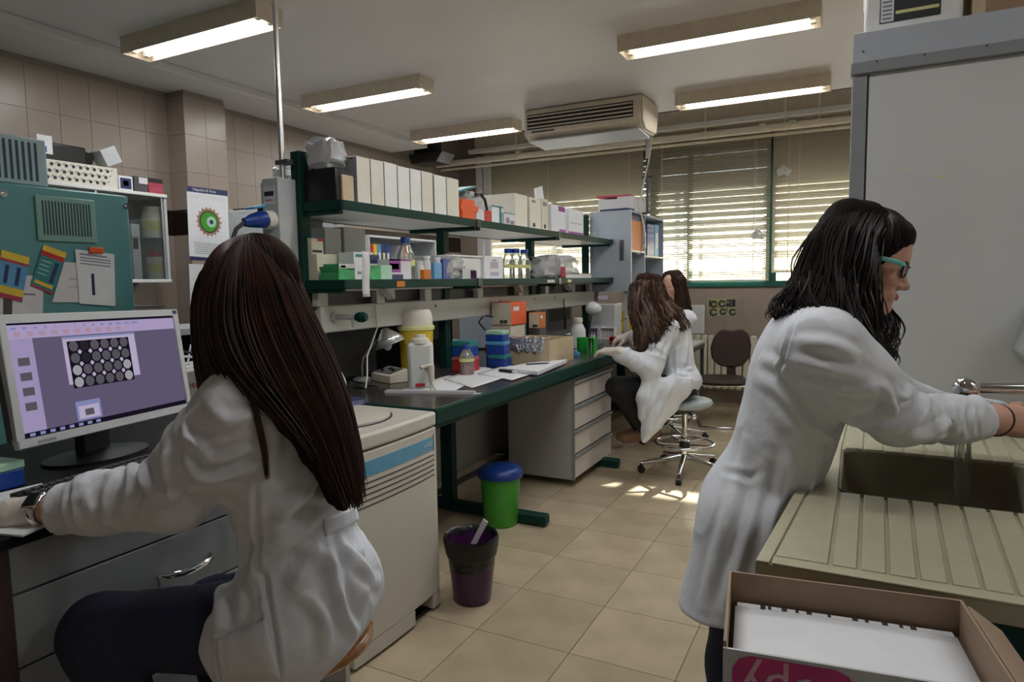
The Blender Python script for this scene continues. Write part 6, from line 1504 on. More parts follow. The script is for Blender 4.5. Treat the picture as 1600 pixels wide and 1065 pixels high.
def basis(f, u):
    f = Vector(f).normalized(); u = Vector(u); u = (u - f * u.dot(f)).normalized(); r = f.cross(u)
    return Matrix((f, r, u)).transposed()          # columns: forward, right, up
class Solid:
    def __init__(s): s.p = []
    def cone(s, a, b, ra, rb=None, k=0.03, cut=False):
        rb = ra if rb is None else rb
        a, b = np.array(a, np.float32), np.array(b, np.float32)
        R = max(ra, rb)
        def f(X, Y, Z):
            ba = b - a; L = float(ba @ ba) + 1e-9
            t = np.clip(((X - a[0]) * ba[0] + (Y - a[1]) * ba[1] + (Z - a[2]) * ba[2]) / L, 0, 1)
            return np.sqrt((X - a[0] - t * ba[0]) ** 2 + (Y - a[1] - t * ba[1]) ** 2 + (Z - a[2] - t * ba[2]) ** 2) - (ra + (rb - ra) * t)
        s.p.append((np.minimum(a, b) - R, np.maximum(a, b) + R, f, k, cut)); return s
    def path(s, pts, r, k=0.03, cut=False):
        if not isinstance(r, (list, tuple)): r = [r] * len(pts)
        for i in range(len(pts) - 1): s.cone(pts[i], pts[i + 1], r[i], r[i + 1], k, cut)
        return s
    def ell(s, c, r, rot=None, k=0.03, cut=False):
        c = np.array(c, np.float32); r = np.array(r, np.float32)
        Rm = np.eye(3) if rot is None else np.array(rot.to_3x3())
        ext = np.sqrt(((Rm * r[None, :]) ** 2).sum(1))
        def f(X, Y, Z):
            dx, dy, dz = X - c[0], Y - c[1], Z - c[2]
            q = [(Rm[0, i] * dx + Rm[1, i] * dy + Rm[2, i] * dz) / r[i] for i in range(3)]
            k0 = np.sqrt(q[0] ** 2 + q[1] ** 2 + q[2] ** 2) + 1e-6
            k1 = np.sqrt((q[0] / r[0]) ** 2 + (q[1] / r[1]) ** 2 + (q[2] / r[2]) ** 2) + 1e-6
            return k0 * (k0 - 1) / k1
        s.p.append((c - ext, c + ext, f, k, cut)); return s
    def trim(s, c, n, rad=0.09, k=0.003):
        """cut flat across at c, away in direction n (cuff ends)"""
        c = np.array(c, np.float32); n = np.array(Vector(n).normalized(), np.float32)
        def f(X, Y, Z):
            dx, dy, dz = X - c[0], Y - c[1], Z - c[2]
            return np.maximum(-(dx * n[0] + dy * n[1] + dz * n[2]), np.sqrt(dx * dx + dy * dy + dz * dz) - rad)
        s.p.append((c - rad, c + rad, f, k, True)); return s
    def floor(s, z0, k=0.004):
        """cut everything below z0 away"""
        s.p.append((np.array([-9, -9, -9.0]), np.array([9, 9, z0]), lambda X, Y, Z: (Z - z0) + 0 * X + 0 * Y, k, True)); return s
    def mesh(s, h, origin=(0, 0, 0), disp=None, smooth=1, folds=None):
        lo = np.min([p[0] for p in s.p if not p[4]], 0) - 0.03; hi = np.max([p[1] for p in s.p if not p[4]], 0) + 0.03
        n = np.ceil((hi - lo) / h).astype(int) + 1
        F = np.full(n, 0.5, np.float32)
        ax = [(lo[i] + h * np.arange(n[i])).astype(np.float32) for i in range(3)]
        for a, b, f, k, cut in s.p:
            m = k + 2 * h + 0.005
            i0 = np.clip(((a - m - lo) / h).astype(int), 0, n - 1); i1 = np.clip(((b + m - lo) / h).astype(int) + 2, 1, n)
            if np.any(i1 <= i0): continue
            sl = tuple(slice(i0[i], i1[i]) for i in range(3))
            X = ax[0][sl[0]][:, None, None]; Y = ax[1][sl[1]][None, :, None]; Z = ax[2][sl[2]][None, None, :]
            d = f(X, Y, Z).astype(np.float32); g = F[sl]
            if cut:
                d = -d; hh = np.maximum(k - np.abs(g - d), 0) / k; F[sl] = np.maximum(g, d) + hh * hh * k * 0.25
            else:
                hh = np.maximum(k - np.abs(g - d), 0) / k; F[sl] = np.minimum(g, d) - hh * hh * k * 0.25
        V, Q = nets(F, lo, h)
        V = relax(V, Q, smooth)
        if disp is not None:
            N = normals(V, Q); V = V + N * disp(V)[:, None]
        s.caster = None
        if folds:
            cs = Caster(V); N = normals(V, Q); D = np.zeros(len(V))
            for uv, amp, wid in folds:
                pts = [Vector((u, v, 0)) for u, v in uv]; n = 4 * len(pts)
                line = [cs(*catmull(pts, i / (n - 1))[:2]) for i in range(n)]
                line = [q for q in line if q is not None]
                if len(line) < 2: continue
                A = np.array([list(q) for q in line]); lo2, hi2 = A.min(0) - 3 * wid, A.max(0) + 3 * wid
                ix = np.where(np.all((V > lo2) & (V < hi2), 1))[0]
                best = np.full(len(ix), 9.0); tt = np.zeros(len(ix))
                for i in range(len(A) - 1):
                    ba = A[i + 1] - A[i]; L = ba @ ba + 1e-9
                    t = np.clip(((V[ix] - A[i]) @ ba) / L, 0, 1); dd = np.linalg.norm(V[ix] - A[i] - t[:, None] * ba, axis=1)
                    m = dd < best; best[m] = dd[m]; tt[m] = (i + t[m]) / (len(A) - 1)
                x = best / wid
                D[ix] += 1.25 * amp * (np.exp(-x * x) - 0.5 * np.exp(-((x - 1.6) / 0.8) ** 2)) * np.sin(np.pi * np.clip(tt, 0.03, 0.97)) ** 0.6
            V = V + N * D[:, None]
            s.caster = Caster(V)
        return V - np.array(origin), Q
def nets(F, lo, h):
    S = F < 0
    n = np.array(F.shape)
    c = [(i, j, k) for i in (0, 1) for j in (0, 1) for k in (0, 1)]
    def sub(A, o): return A[o[0]:n[0] - 1 + o[0], o[1]:n[1] - 1 + o[1], o[2]:n[2] - 1 + o[2]]
    cnt = sum(sub(S, o).astype(np.int8) for o in c)
    idx = np.argwhere((cnt > 0) & (cnt < 8))
    ids = np.full(n - 1, -1, np.int64); ids[tuple(idx.T)] = np.arange(len(idx))
    vals = {o: F[idx[:, 0] + o[0], idx[:, 1] + o[1], idx[:, 2] + o[2]] for o in c}
    P = np.zeros((len(idx), 3)); W = np.zeros(len(idx))
    for o in c:
        for a in range(3):
            if o[a]: continue
            o2 = list(o); o2[a] = 1; o2 = tuple(o2)
            v0, v1 = vals[o], vals[o2]; m = (v0 < 0) != (v1 < 0)
            t = np.where(m, v0 / np.where(m, v0 - v1, 1), 0)
            q = np.tile(np.array(o, float), (len(idx), 1)); q[:, a] += t
            P += q * m[:, None]; W += m
    V = lo + h * (idx + P / W[:, None])
    Q = []
    for a in range(3):
        b, c2 = (a + 1) % 3, (a + 2) % 3
        s0 = [slice(None)] * 3; s1 = [slice(None)] * 3
        s0[a] = slice(0, -1); s1[a] = slice(1, None)
        A, B = S[tuple(s0)], S[tuple(s1)]
        e = np.argwhere(A != B)
        e = e[(e[:, b] > 0) & (e[:, c2] > 0) & (e[:, b] < n[b] - 1) & (e[:, c2] < n[c2] - 1)]
        fl = A[tuple(e.T)]
        def cell(db, dc):
            q = e.copy(); q[:, b] += db; q[:, c2] += dc
            return ids[tuple(q.T)]
        q = np.stack([cell(-1, -1), cell(0, -1), cell(0, 0), cell(-1, 0)], 1)
        q[~fl] = q[~fl][:, ::-1]
        Q.append(q)
    return V, np.concatenate(Q)
def relax(V, Q, it):
    E = np.concatenate([Q[:, [0, 1]], Q[:, [1, 2]], Q[:, [2, 3]], Q[:, [3, 0]]])
    for _ in range(it):
        A = np.zeros_like(V); c = np.zeros(len(V))
        np.add.at(A, E[:, 0], V[E[:, 1]]); np.add.at(A, E[:, 1], V[E[:, 0]])
        np.add.at(c, E[:, 0], 1); np.add.at(c, E[:, 1], 1)
        V = 0.4 * V + 0.6 * A / np.maximum(c, 1)[:, None]
    return V
def normals(V, Q):
    nn = np.cross(V[Q[:, 2]] - V[Q[:, 0]], V[Q[:, 3]] - V[Q[:, 1]])
    N = np.zeros_like(V)
    for i in range(4): np.add.at(N, Q[:, i], nn)
    return N / (np.linalg.norm(N, axis=1)[:, None] + 1e-12)
def vnoise(P, seed=0):
    P = np.asarray(P, float); I = np.floor(P).astype(np.int64); f = P - I; f = f * f * (3 - 2 * f)
    def hsh(i, j, k):
        x = (i * 374761393 + j * 668265263 + k * 2147483647 + seed * 1274126177) & 0x7fffffff
        x = ((x ^ (x >> 13)) * 1274126177) & 0x7fffffff
        return ((x ^ (x >> 16)) & 0xffff) / 32768.0 - 1.0
    r = 0
    for a in (0, 1):
        for b in (0, 1):
            for c in (0, 1):
                r = r + (f[:, 0] if a else 1 - f[:, 0]) * (f[:, 1] if b else 1 - f[:, 1]) * (f[:, 2] if c else 1 - f[:, 2]) * hsh(I[:, 0] + a, I[:, 1] + b, I[:, 2] + c)
    return r
def cloth(amp, freq=(14, 14, 7), seed=1):
    def d(V):
        w = V + 0.02 * np.stack([vnoise(V * 9, seed + 5), vnoise(V * 9, seed + 6), vnoise(V * 9, seed + 7)], 1)
        n1 = vnoise(w * np.array(freq), seed); n2 = vnoise(w * np.array(freq) * 2.3, seed + 3)
        return amp * ((1 - np.abs(n1)) ** 3 * 1.1 - 0.35 + 0.25 * n2)
    return d
class Caster:
    """finds the visible skin of a mesh along a sight line"""
    def __init__(s, V):
        C = (V - np.array([0, 0, CAM_H])) @ ROT
        s.V = V; s.d = C[:, 2]; s.u = 800 + FPX * C[:, 0] / C[:, 2]; s.v = 532.5 + FPX * C[:, 1] / C[:, 2]
    def __call__(s, u, v, lift=0.0):
        for r in (7, 14, 25):
            w = (s.u - u) ** 2 + (s.v - v) ** 2; ix = np.where(w < r * r)[0]
            if len(ix) > 2: break
        else: return None
        dm_ = s.d[ix].min(); ix = ix[s.d[ix] < dm_ + 0.03]
        k = 1.0 / (w[ix] + 2.0); dep = float((s.d[ix] * k).sum() / k.sum())
        return at(u, v, dep - lift)
def mesh_obj(parent, name, VQ, m, label=None):
    V, Q = VQ
    me = bpy.data.meshes.new(name)
    me.vertices.add(len(V)); me.vertices.foreach_set('co', V.astype(np.float32).ravel())
    me.loops.add(len(Q) * 4); me.loops.foreach_set('vertex_index', Q.astype(np.int32).ravel())
    me.polygons.add(len(Q)); me.polygons.foreach_set('loop_start', np.arange(0, len(Q) * 4, 4, dtype=np.int32))
    me.polygons.foreach_set('use_smooth', np.ones(len(Q), bool))
    me.update(calc_edges=True); me.validate()
    me.materials.append(M[m])
    o = bpy.data.objects.new(name, me); link(o, parent)
    if label: o['label'] = label
    return o
def rings(sol, a, b, ra, rb, n, seed, size=0.007, k=0.014, tilt=0.5, t0=0.0, t1=1.0):
    """diagonal sleeve creases: partial hoops of thin rope melted into the surface"""
    rnd = random.Random(seed); a, b = Vector(a), Vector(b); d = (b - a).normalized(); u = d.orthogonal().normalized(); v = d.cross(u)
    for i in range(n):
        t = t0 + (t1 - t0) * (i + rnd.uniform(0.1, 0.9)) / n; r = ra + (rb - ra) * t; c = a.lerp(b, t)
        a0 = rnd.uniform(0, 6.28); ln = rnd.uniform(1.4, 3.0); tl = rnd.uniform(-tilt, tilt); pts = []
        for j in range(7):
            an = a0 + ln * j / 6
            pts.append(c + (u * math.cos(an) + v * math.sin(an)) * (r - size * 0.2) + d * (tl * r * (j / 6 - 0.5) * 2))
        sz = [size * (0.25 + 0.75 * math.sin(math.pi * j / 6)) for j in range(7)]
        sol.path(pts, sz, k)
def catmull(P, t):
    n = len(P) - 1; x = min(max(t, 0), 1) * n; i = min(int(x), n - 1); f = x - i
    p0, p1, p2, p3 = P[max(i - 1, 0)], P[i], P[i + 1], P[min(i + 2, n)]
    return 0.5 * ((2 * p1) + (p2 - p0) * f + (2 * p0 - 5 * p1 + 4 * p2 - p3) * f * f + (3 * p1 - p0 - 3 * p2 + p3) * f ** 3)
def resample(G, n=9):
    return [[catmull(g, k / (n - 1)) for k in range(n)] for g in G]
def strands(parent, G, origin, count, seed, mats, r=0.0022, layer=0.02, wave=0.0, wfreq=3.0, segs=14, jitter=0.006, name='hair_strands', inward=None, tmin=0.82):
    """locks of hair interpolated between guide curves"""
    rnd = random.Random(seed); G = resample(G); ng = len(G); b = MB(); O = Vector(origin)
    for i in range(count):
        s = rnd.uniform(0, ng - 1); j = min(int(s), ng - 2); f = s - j
        lay = rnd.random() ** 1.5; te = rnd.uniform(tmin, 1.0) + 0.0; t0 = 0.0
        ph = rnd.uniform(0, 6.28) if rnd.random() < 0.35 else s * 2.2; jx = Vector((rnd.gauss(0, jitter), rnd.gauss(0, jitter), rnd.gauss(0, jitter * 0.4)))
        rr = r * rnd.uniform(0.6, 1.25); pts = []; rad = []
        for k in range(segs + 1):
            t = t0 + (te - t0) * k / segs
            p = catmull(G[j], t).lerp(catmull(G[j + 1], t), f)
            if inward is not None:
                d = (inward - p); d.z = 0
                if d.length > 1e-4: p = p + d.normalized() * (layer * lay)
            grow = min(1.0, t * 2.5)
            p = p + jx * grow
            if wave:
                w = wave * grow * (0.4 + t); p = p + Vector((math.sin(wfreq * 6.28 * t + ph), math.cos(wfreq * 6.28 * t + ph * 1.3), 0.4 * math.sin(wfreq * 6.28 * t + ph * 0.7))) * w
            pts.append(p - O); rad.append(rr * (1.0 - 0.75 * max(0, (t - 0.55) / 0.45)))
        b.tube(pts, rad, 4, 1 if len(mats) > 1 and rnd.random() < 0.5 else 0, caps=False)
    o = part(parent, name, b, mats, smooth=89)
    return o
def cap_hair(parent, C, B, z, origin, mats, count, seed, a0=55, a1=305, cen=(-0.014, 0, 0.032), rad=(0.102, 0.084, 0.097), crown=(-0.03, 0.0), r=0.0018, wave=0.0012, name='hair_strands'):
    """locks running from the crown over the skull"""
    G = []
    for a in np.linspace(a0, a1, 15):
        c, s_ = math.cos(math.radians(a)), math.sin(math.radians(a)); g = []
        for k in range(7):
            aw = (a + 180) % 360 - 180; th = math.radians(4 + (102 - 50 * math.exp(-(aw / 38.0) ** 2)) * k / 6); w = math.sin(th); cr = (1 - k / 6) ** 1.5
            q = Vector((cen[0] + (rad[0] * w * c + crown[0] * cr), cen[1] + rad[1] * w * s_, cen[2] + rad[2] * math.cos(th) * (1 - 0.03 * cr)))
            g.append(Vector(C) + B @ (q * z))
        G.append(g)
    return strands(parent, G, origin, count, seed, mats, r, 0.0, wave, 1.4, 14, 0.0018, name=name, tmin=0.85)
def hand(sol, wrist, fdir, up, curl=0.35, size=1.0, thumb=1, spread=0.12, k=0.008):
    """palm, four unequal bent fingers and a thumb leaving the side of the palm; thumb=+1/-1 picks its side"""
    f = Vector(fdir).normalized(); u = Vector(up); u = (u - f * u.dot(f)).normalized(); s = f.cross(u) * thumb
    W = Vector(wrist); z = size
    sol.cone(W - f * 0.03 * z, W + f * 0.015 * z, 0.026 * z, 0.027 * z, 0.02)
    for q in (-1.5, -0.5, 0.5, 1.5):
        sol.cone(W + f * 0.012 * z + s * q * 0.012 * z, W + f * 0.085 * z + s * q * 0.0185 * z, 0.0175 * z, 0.0125 * z, 0.018)
    for q, L in ((1.5, 0.070), (0.5, 0.080), (-0.5, 0.076), (-1.5, 0.060)):
        p = W + f * 0.085 * z + s * q * 0.0195 * z; d = (f + s * q * spread).normalized(); a = curl * 0.5
        r = 0.0098 * z
        for m, frac in enumerate((0.45, 0.31, 0.24)):
            d2 = (d * math.cos(a) - u * math.sin(a)).normalized()
            p2 = p + d2 * L * z * frac; sol.cone(p, p2, r, r * 0.92, k); p = p2; r *= 0.93; a += curl * (0.8 if m == 0 else 0.6)
    p = W + f * 0.025 * z + s * 0.024 * z
    d = (f * 0.62 + s * 0.70 - u * 0.25 * (1 + curl)).normalized(); r = 0.0135 * z
    for L in (0.038, 0.032, 0.027):
        p2 = p + d * L * z; sol.cone(p, p2, r, r * 0.88, 0.010); p = p2; r *= 0.88; d = (d + f * 0.35 - u * 0.12 - s * 0.15).normalized()
    return sol
def head(sol, C, f, up, z=1.0):
    """skull, face with brow, nose, lips, chin, jaw, ears; f = facing direction"""
    B = basis(f, up); C = Vector(C)
    def L(x, y, w): return C + B @ Vector((x, y, w)) * z
    sol.ell(L(-0.012, 0, 0.032), (0.098 * z, 0.076 * z, 0.092 * z), B, 0.02)
    sol.ell(L(0.028, 0, -0.022), (0.062 * z, 0.062 * z, 0.082 * z), B, 0.03)
    sol.cone(L(0.052, 0, 0.055), L(0.058, 0, 0.018), 0.034 * z, 0.032 * z, 0.03)               # forehead, brow
    for q in (-1, 1):
        sol.cone(L(0.066, q * 0.018, 0.019), L(0.056, q * 0.045, 0.016), 0.012 * z, 0.010 * z, 0.014)
        sol.ell(L(0.058, q * 0.040, -0.028), (0.024 * z, 0.022 * z, 0.020 * z), B, 0.02)              # cheek
        sol.cone(L(0.062, q * 0.012, -0.100), L(-0.005, q * 0.055, -0.058), 0.018 * z, 0.020 * z, 0.03)  # jaw
        sol.ell(L(0.088, q * 0.032, -0.001), (0.014 * z, 0.014 * z, 0.009 * z), B, 0.010, True)         # eye socket
        sol.ell(L(0.070, q * 0.031, -0.001), (0.013 * z, 0.013 * z, 0.012 * z), B, 0.004)               # eyeball and lids
        sol.ell(L(-0.012, q * 0.077, -0.012), (0.017 * z, 0.006 * z, 0.030 * z), B, 0.006)             # ear
    sol.cone(L(0.080, 0, 0.008), L(0.103, 0, -0.038), 0.0075 * z, 0.0095 * z, 0.012)             # nose ridge
    sol.ell(L(0.106, 0, -0.043), (0.011 * z, 0.011 * z, 0.009 * z), B, 0.008)
    for q in (-1, 1): sol.ell(L(0.094, q * 0.012, -0.046), (0.010 * z, 0.008 * z, 0.008 * z), B, 0.006)
    sol.cone(L(0.080, -0.016, -0.072), L(0.080, 0.016, -0.072), 0.013 * z, None, 0.014)            # mouth base
    sol.cone(L(0.088, -0.015, -0.068), L(0.088, 0.015, -0.068), 0.0052 * z, None, 0.005)           # lips
    sol.cone(L(0.086, -0.013, -0.079), L(0.086, 0.013, -0.079), 0.0058 * z, None, 0.005)
    sol.ell(L(0.074, 0, -0.104), (0.019 * z, 0.020 * z, 0.015 * z), B, 0.016)                     # chin
    return L, B

# ------------------------------------------------------------------ woman at the computer (seen from behind)
R1 = Vector((STOOL1[0], STOOL1[1], 0))
w1 = thing('person', 'woman with long straight dark hair in a white lab coat seated at the computer', 'person', R1)
HC = at(392, 468, 1.38)
LSh, RSh = at(370, 640, 1.29), Vector((-1.165, 1.195, 1.150))
LEl, LWr = at(272, 772, 1.36), at(70, 797, 1.39)
REl, RWr = Vector((-1.29, 1.30, 0.975)), Vector((-1.50, 1.20, 0.955))
PEL = Vector((-1.10, 1.07, 0.685)); NB = Vector((-1.095, 1.035, 1.175))
LKn, RKn = at(158, 988, 1.375), Vector((-1.38, 1.05, 0.615))
LAn, RAn = Vector((LKn.x + 0.06, LKn.y + 0.03, 0.36)), Vector((-1.33, 1.05, 0.36))
b1 = Solid()
L1_, B1_ = head(b1, HC, (-0.96, 0.05, -0.24), (0, 0, 1), 0.95)
b1.cone(HC + Vector((0.01, 0, -0.06)), NB, 0.05, 0.058, 0.04)
b1.cone(LSh + Vector((0.005, 0.03, 0)), RSh + Vector((0.005, -0.03, 0)), 0.055, None, 0.05)
TR = Matrix.Rotation(0.30, 3, 'Z')
b1.ell((-1.095, 1.04, 1.03), (0.095, 0.15, 0.17), TR, 0.06); b1.ell((-1.085, 1.055, 0.85), (0.09, 0.125, 0.18), TR, 0.06); b1.ell(PEL + Vector((0, 0, -0.005)), (0.115, 0.15, 0.11), TR, 0.06)
b1.path([LSh, LEl, LWr], [0.048, 0.040, 0.027], 0.03); b1.path([RSh, REl, RWr], [0.048, 0.040, 0.027], 0.03)
b1.path([PEL + Vector((-0.03, -0.09, -0.03)), LKn, LAn, LAn + Vector((0, 0, -0.27))], [0.082, 0.058, 0.045, 0.034], 0.04); b1.path([PEL + Vector((-0.03, 0.09, -0.03)), RKn, RAn, RAn + Vector((0, 0, -0.27))], [0.082, 0.058, 0.045, 0.034], 0.04)
for A in (LAn, RAn): b1.cone(A + Vector((0, 0, -0.30)), A + Vector((-0.15, -0.02, -0.325)), 0.032, 0.026, 0.03)
hd1 = (LWr - LEl).normalized()
hand(b1, LWr + hd1 * 0.055, (hd1.x, hd1.y, -0.02), (0, 0, 1), 0.3, 0.98, 1)
hand(b1, RWr + Vector((-0.05, -0.01, 0)), (-1, -0.1, -0.05), (0, 0, 1), 0.5, 0.95, -1)
mesh_obj(w1, 'body', b1.mesh(0.0045, R1), 'skin')
# glove on the left hand
gv = Solid(); hand(gv, LWr + hd1 * 0.055, (hd1.x, hd1.y, -0.02), (0, 0, 1), 0.3, 1.06, 1)
gv.cone(LWr + hd1 * 0.03, LWr + hd1 * 0.075, 0.033, 0.031, 0.012)
mesh_obj(w1, 'glove', gv.mesh(0.0032, R1, cloth(0.0012, (40, 40, 40), 4)), 'glove')
# watch
wt_ = thing; ws = MB()
u_ = Vector((0, 0, 1)); side = hd1.cross(u_).normalized(); up_ = side.cross(hd1).normalized()
wc_ = LWr + hd1 * 0.004
ringp = [wc_ + (side * math.cos(a) + up_ * math.sin(a)) * 0.0325 - R1 for a in np.linspace(0, 2 * math.pi, 25)]
wa = part(w1, 'wristwatch', MB().tube(ringp, 0.006, 8, flat=1.4), 'chrome', smooth=60)
dirc = (side * 0.55 + up_ * 0.83).normalized() if side.y < 0 else (-side * 0.55 + up_ * 0.83).normalized()
fc = wc_ + dirc * 0.036 - R1
part(wa, 'watch_face', MB().obox(fc, (0.030, 0.034, 0.009), basis(hd1, dirc).to_3x3()), 'black', bevel=0.003)
part(wa, 'watch_bezel', MB().obox(fc - dirc * 0.003, (0.036, 0.040, 0.009), basis(hd1, dirc).to_3x3()), 'chrome', bevel=0.004)
# trousers
tr1 = Solid()
tr1.ell(PEL + Vector((-0.02, 0, -0.02)), (0.14, 0.19, 0.10), None, 0.05)
tr1.path([PEL + Vector((-0.03, -0.09, -0.02)), LKn, LAn, LAn + Vector((0, 0, -0.24))], [0.100, 0.072, 0.055, 0.045], 0.03); tr1.path([PEL + Vector((-0.03, 0.09, -0.02)), RKn, RAn, RAn + Vector((0, 0, -0.24))], [0.093, 0.068, 0.055, 0.045], 0.03)
rings(tr1, LKn, LAn, 0.066, 0.055, 5, 3, 0.006)
mesh_obj(w1, 'trousers', tr1.mesh(0.008, R1, cloth(0.003, (12, 12, 12), 9)), 'jeans')
for A in (LAn, RAn):
    s_ = Solid(); s_.cone(A + Vector((0, 0, -0.31)), A + Vector((-0.17, -0.02, -0.325)), 0.04, 0.03, 0.03)
    mesh_obj(w1, 'shoe', s_.mesh(0.008, R1), 'black')
# lab coat
c1 = Solid()
c1.cone(LSh + Vector((-0.01, 0.03, 0.0)), RSh + Vector((0.01, -0.03, 0.0)), 0.072, None, 0.05)
c1.ell((-1.09, 1.035, 1.04), (0.118, 0.182, 0.17), TR, 0.06)
c1.ell((-1.078, 1.05, 0.87), (0.112, 0.150, 0.19), TR, 0.07)
c1.ell((-1.075, 1.06, 0.71), (0.130, 0.165, 0.13), TR, 0.07)
c1.cone((-1.02, 1.00, 0.735), (-1.035, 1.12, 0.735), 0.086, None, 0.06)
c1.cone((-1.06, 0.975, 0.675), (-1.115, 0.94, 0.672), 0.118, 0.105, 0.05)                 # over the near thigh
c1.cone((-1.08, 1.15, 0.68), (-1.22, 1.11, 0.672), 0.112, 0.105, 0.05)
c1.cone((-1.075, 0.955, 0.66), (-1.08, 0.935, 0.40), 0.080, 0.095, 0.05)              # skirt side hanging by the stool
c1.ell((-1.04, 1.02, 0.665), (0.11, 0.12, 0.075), None, 0.05)
c1.cone((-0.955, 1.055, 0.775), (-0.925, 1.075, 0.752), 0.035, 0.010, 0.06)                 # point of the tail
c1.floor(0.33)
c1.path([LSh, LSh.lerp(LEl, 0.5) + Vector((0.004, 0, 0.004)), LEl, LEl.lerp(LWr, 0.55), LWr + hd1 * 0.004], [0.076, 0.074, 0.067, 0.056, 0.049], 0.045)
c1.cone(LWr - hd1 * 0.03, LWr + hd1 * 0.006, 0.0505, 0.0505, 0.01)
c1.trim(LWr - hd1 * 0.036, hd1)
c1.path([RSh, REl, RWr + Vector((0.03, 0, 0))], [0.076, 0.068, 0.052], 0.045)
c1.cone(LWr - hd1 * 0.05, LWr + hd1 * 0.06, 0.043, 0.045, 0.004, True)
c1.cone(NB + Vector((-0.03, -0.07, 0.035)), NB + Vector((0.02, 0.0, 0.055)), 0.022, None, 0.02); c1.cone(NB + Vector((0.02, 0.0, 0.055)), NB + Vector((-0.05, 0.07, 0.035)), 0.022, None, 0.02)   # collar
rings(c1, LSh, LEl, 0.074, 0.068, 4, 21, 0.007, 0.020, 0.8, 0.25, 0.95)
rings(c1, LEl, LWr, 0.067, 0.052, 6, 22, 0.007, 0.016, 0.9, 0.0, 0.75)
F1 = [([(505, 795), (460, 835), (405, 880), (388, 925)], 0.014, 0.020), ([(500, 700), (492, 745), (462, 785), (425, 812)], 0.012, 0.016),
      ([(515, 850), (524, 905), (538, 960), (558, 990)], 0.013, 0.014), ([(505, 850), (470, 895), (455, 925)], 0.012, 0.018), ([(470, 925), (505, 960), (510, 1020)], 0.012, 0.016),
      ([(535, 850), (560, 878), (592, 910)], 0.012, 0.016), ([(555, 830), (575, 880)], 0.008, 0.012), ([(400, 760), (400, 830), (412, 900), (428, 990), (436, 1050)], -0.006, 0.007),
      ([(345, 850), (345, 920), (340, 990)], 0.010, 0.016), ([(372, 830), (378, 900), (372, 960)], 0.007, 0.014), ([(440, 640), (425, 700), (402, 755)], 0.008, 0.018),
      ([(335, 995), (365, 1003), (395, 990), (418, 965)], 0.006, 0.006), ([(335, 998), (340, 1060)], 0.006, 0.008), ([(455, 880), (480, 880), (520, 905)], -0.010, 0.018),
      ([(305, 640), (290, 665), (300, 690), (345, 690)], 0.009, 0.012), ([(300, 675), (330, 715), (400, 700)], 0.010, 0.012), ([(285, 690), (310, 745), (380, 735), (405, 715)], 0.011, 0.012),
      ([(330, 640), (360, 660), (400, 640)], 0.006, 0.014), ([(240, 700), (225, 735), (235, 775)], 0.012, 0.012), ([(205, 718), (205, 760), (190, 800)], 0.012, 0.013), ([(260, 700), (262, 745), (285, 790)], 0.010, 0.012),
      ([(180, 735), (165, 780), (170, 815)], 0.008, 0.012), ([(225, 735), (250, 770), (300, 760)], 0.009, 0.014), ([(110, 750), (105, 790), (115, 830)], -0.004, 0.008),
      ([(480, 780), (520, 770)], 0.007, 0.014), ([(430, 850), (445, 800), (480, 760)], 0.008, 0.02), ([(330, 800), (345, 780), (370, 800)], 0.006, 0.012)]
V1 = c1.mesh(0.0048, R1, cloth(0.0030, (13, 13, 8), 2), 1, F1)
mesh_obj(w1, 'lab_coat', V1, 'coat')
S1 = c1.caster
def panel(parent, name, cs, uv, m, origin, nu=14, nv=6, t=0.004, lift=0.004):
    P = [Vector((u, v, 0)) for u, v in uv]; b = MB(); o0 = Vector(origin)
    def f(u, v):
        q = (P[0] * (1 - u) + P[1] * u) * (1 - v) + (P[3] * (1 - u) + P[2] * u) * v
        return tuple(cs(q.x, q.y, lift) - o0)
    b.grid(f, nu, nv)
    return part(parent, name, b, m, smooth=60, solid=t)
panel(w1, 'half_belt', S1, [(506, 812), (556, 792), (560, 812), (509, 838)], 'coat', R1)
panel(w1, 'pocket', S1, [(338, 1000), (415, 966), (440, 1062), (345, 1062)], 'coat', R1, lift=0.006)
# hair: dark core + locks
def gd(*pts): return [at(*p) for p in pts]
G1 = [gd((356, 388, 1.37), (320, 420, 1.38), (307, 475, 1.39), (307, 560, 1.40), (317, 640, 1.40), (322, 692, 1.40)),
      gd((362, 382, 1.33), (328, 420, 1.32), (314, 490, 1.32), (322, 560, 1.31), (338, 600, 1.29), (352, 625, 1.27)),
      gd((370, 378, 1.30), (342, 425, 1.275), (334, 500, 1.265), (348, 560, 1.25), (378, 600, 1.235), (410, 640, 1.225)),
      gd((378, 376, 1.29), (362, 425, 1.262), (360, 505, 1.25), (385, 570, 1.235), (440, 640, 1.232), (500, 715, 1.265)),
      gd((385, 376, 1.29), (385, 425, 1.258), (395, 505, 1.25), (430, 590, 1.235), (488, 680, 1.26), (535, 785, 1.30)),
      gd((392, 376, 1.295), (410, 425, 1.268), (432, 505, 1.262), (472, 590, 1.255), (517, 690, 1.28), (550, 796, 1.315)),
      gd((398, 377, 1.31), (432, 420, 1.295), (464, 500, 1.295), (503, 585, 1.295), (540, 690, 1.31), (560, 797, 1.335)),
      gd((402, 379, 1.35), (448, 420, 1.345), (482, 498, 1.35), (520, 580, 1.355), (552, 680, 1.36), (567, 792, 1.365)),
      gd((404, 381, 1.40), (455, 418, 1.415), (487, 492, 1.425), (523, 570, 1.425), (553, 665, 1.41), (568, 775, 1.40))]
hs = Solid()
hs.ell(HC + B1_ @ Vector((-0.012, 0, 0.029)), (0.102, 0.084, 0.095), B1_, 0.03)
GR = resample(G1, 8)
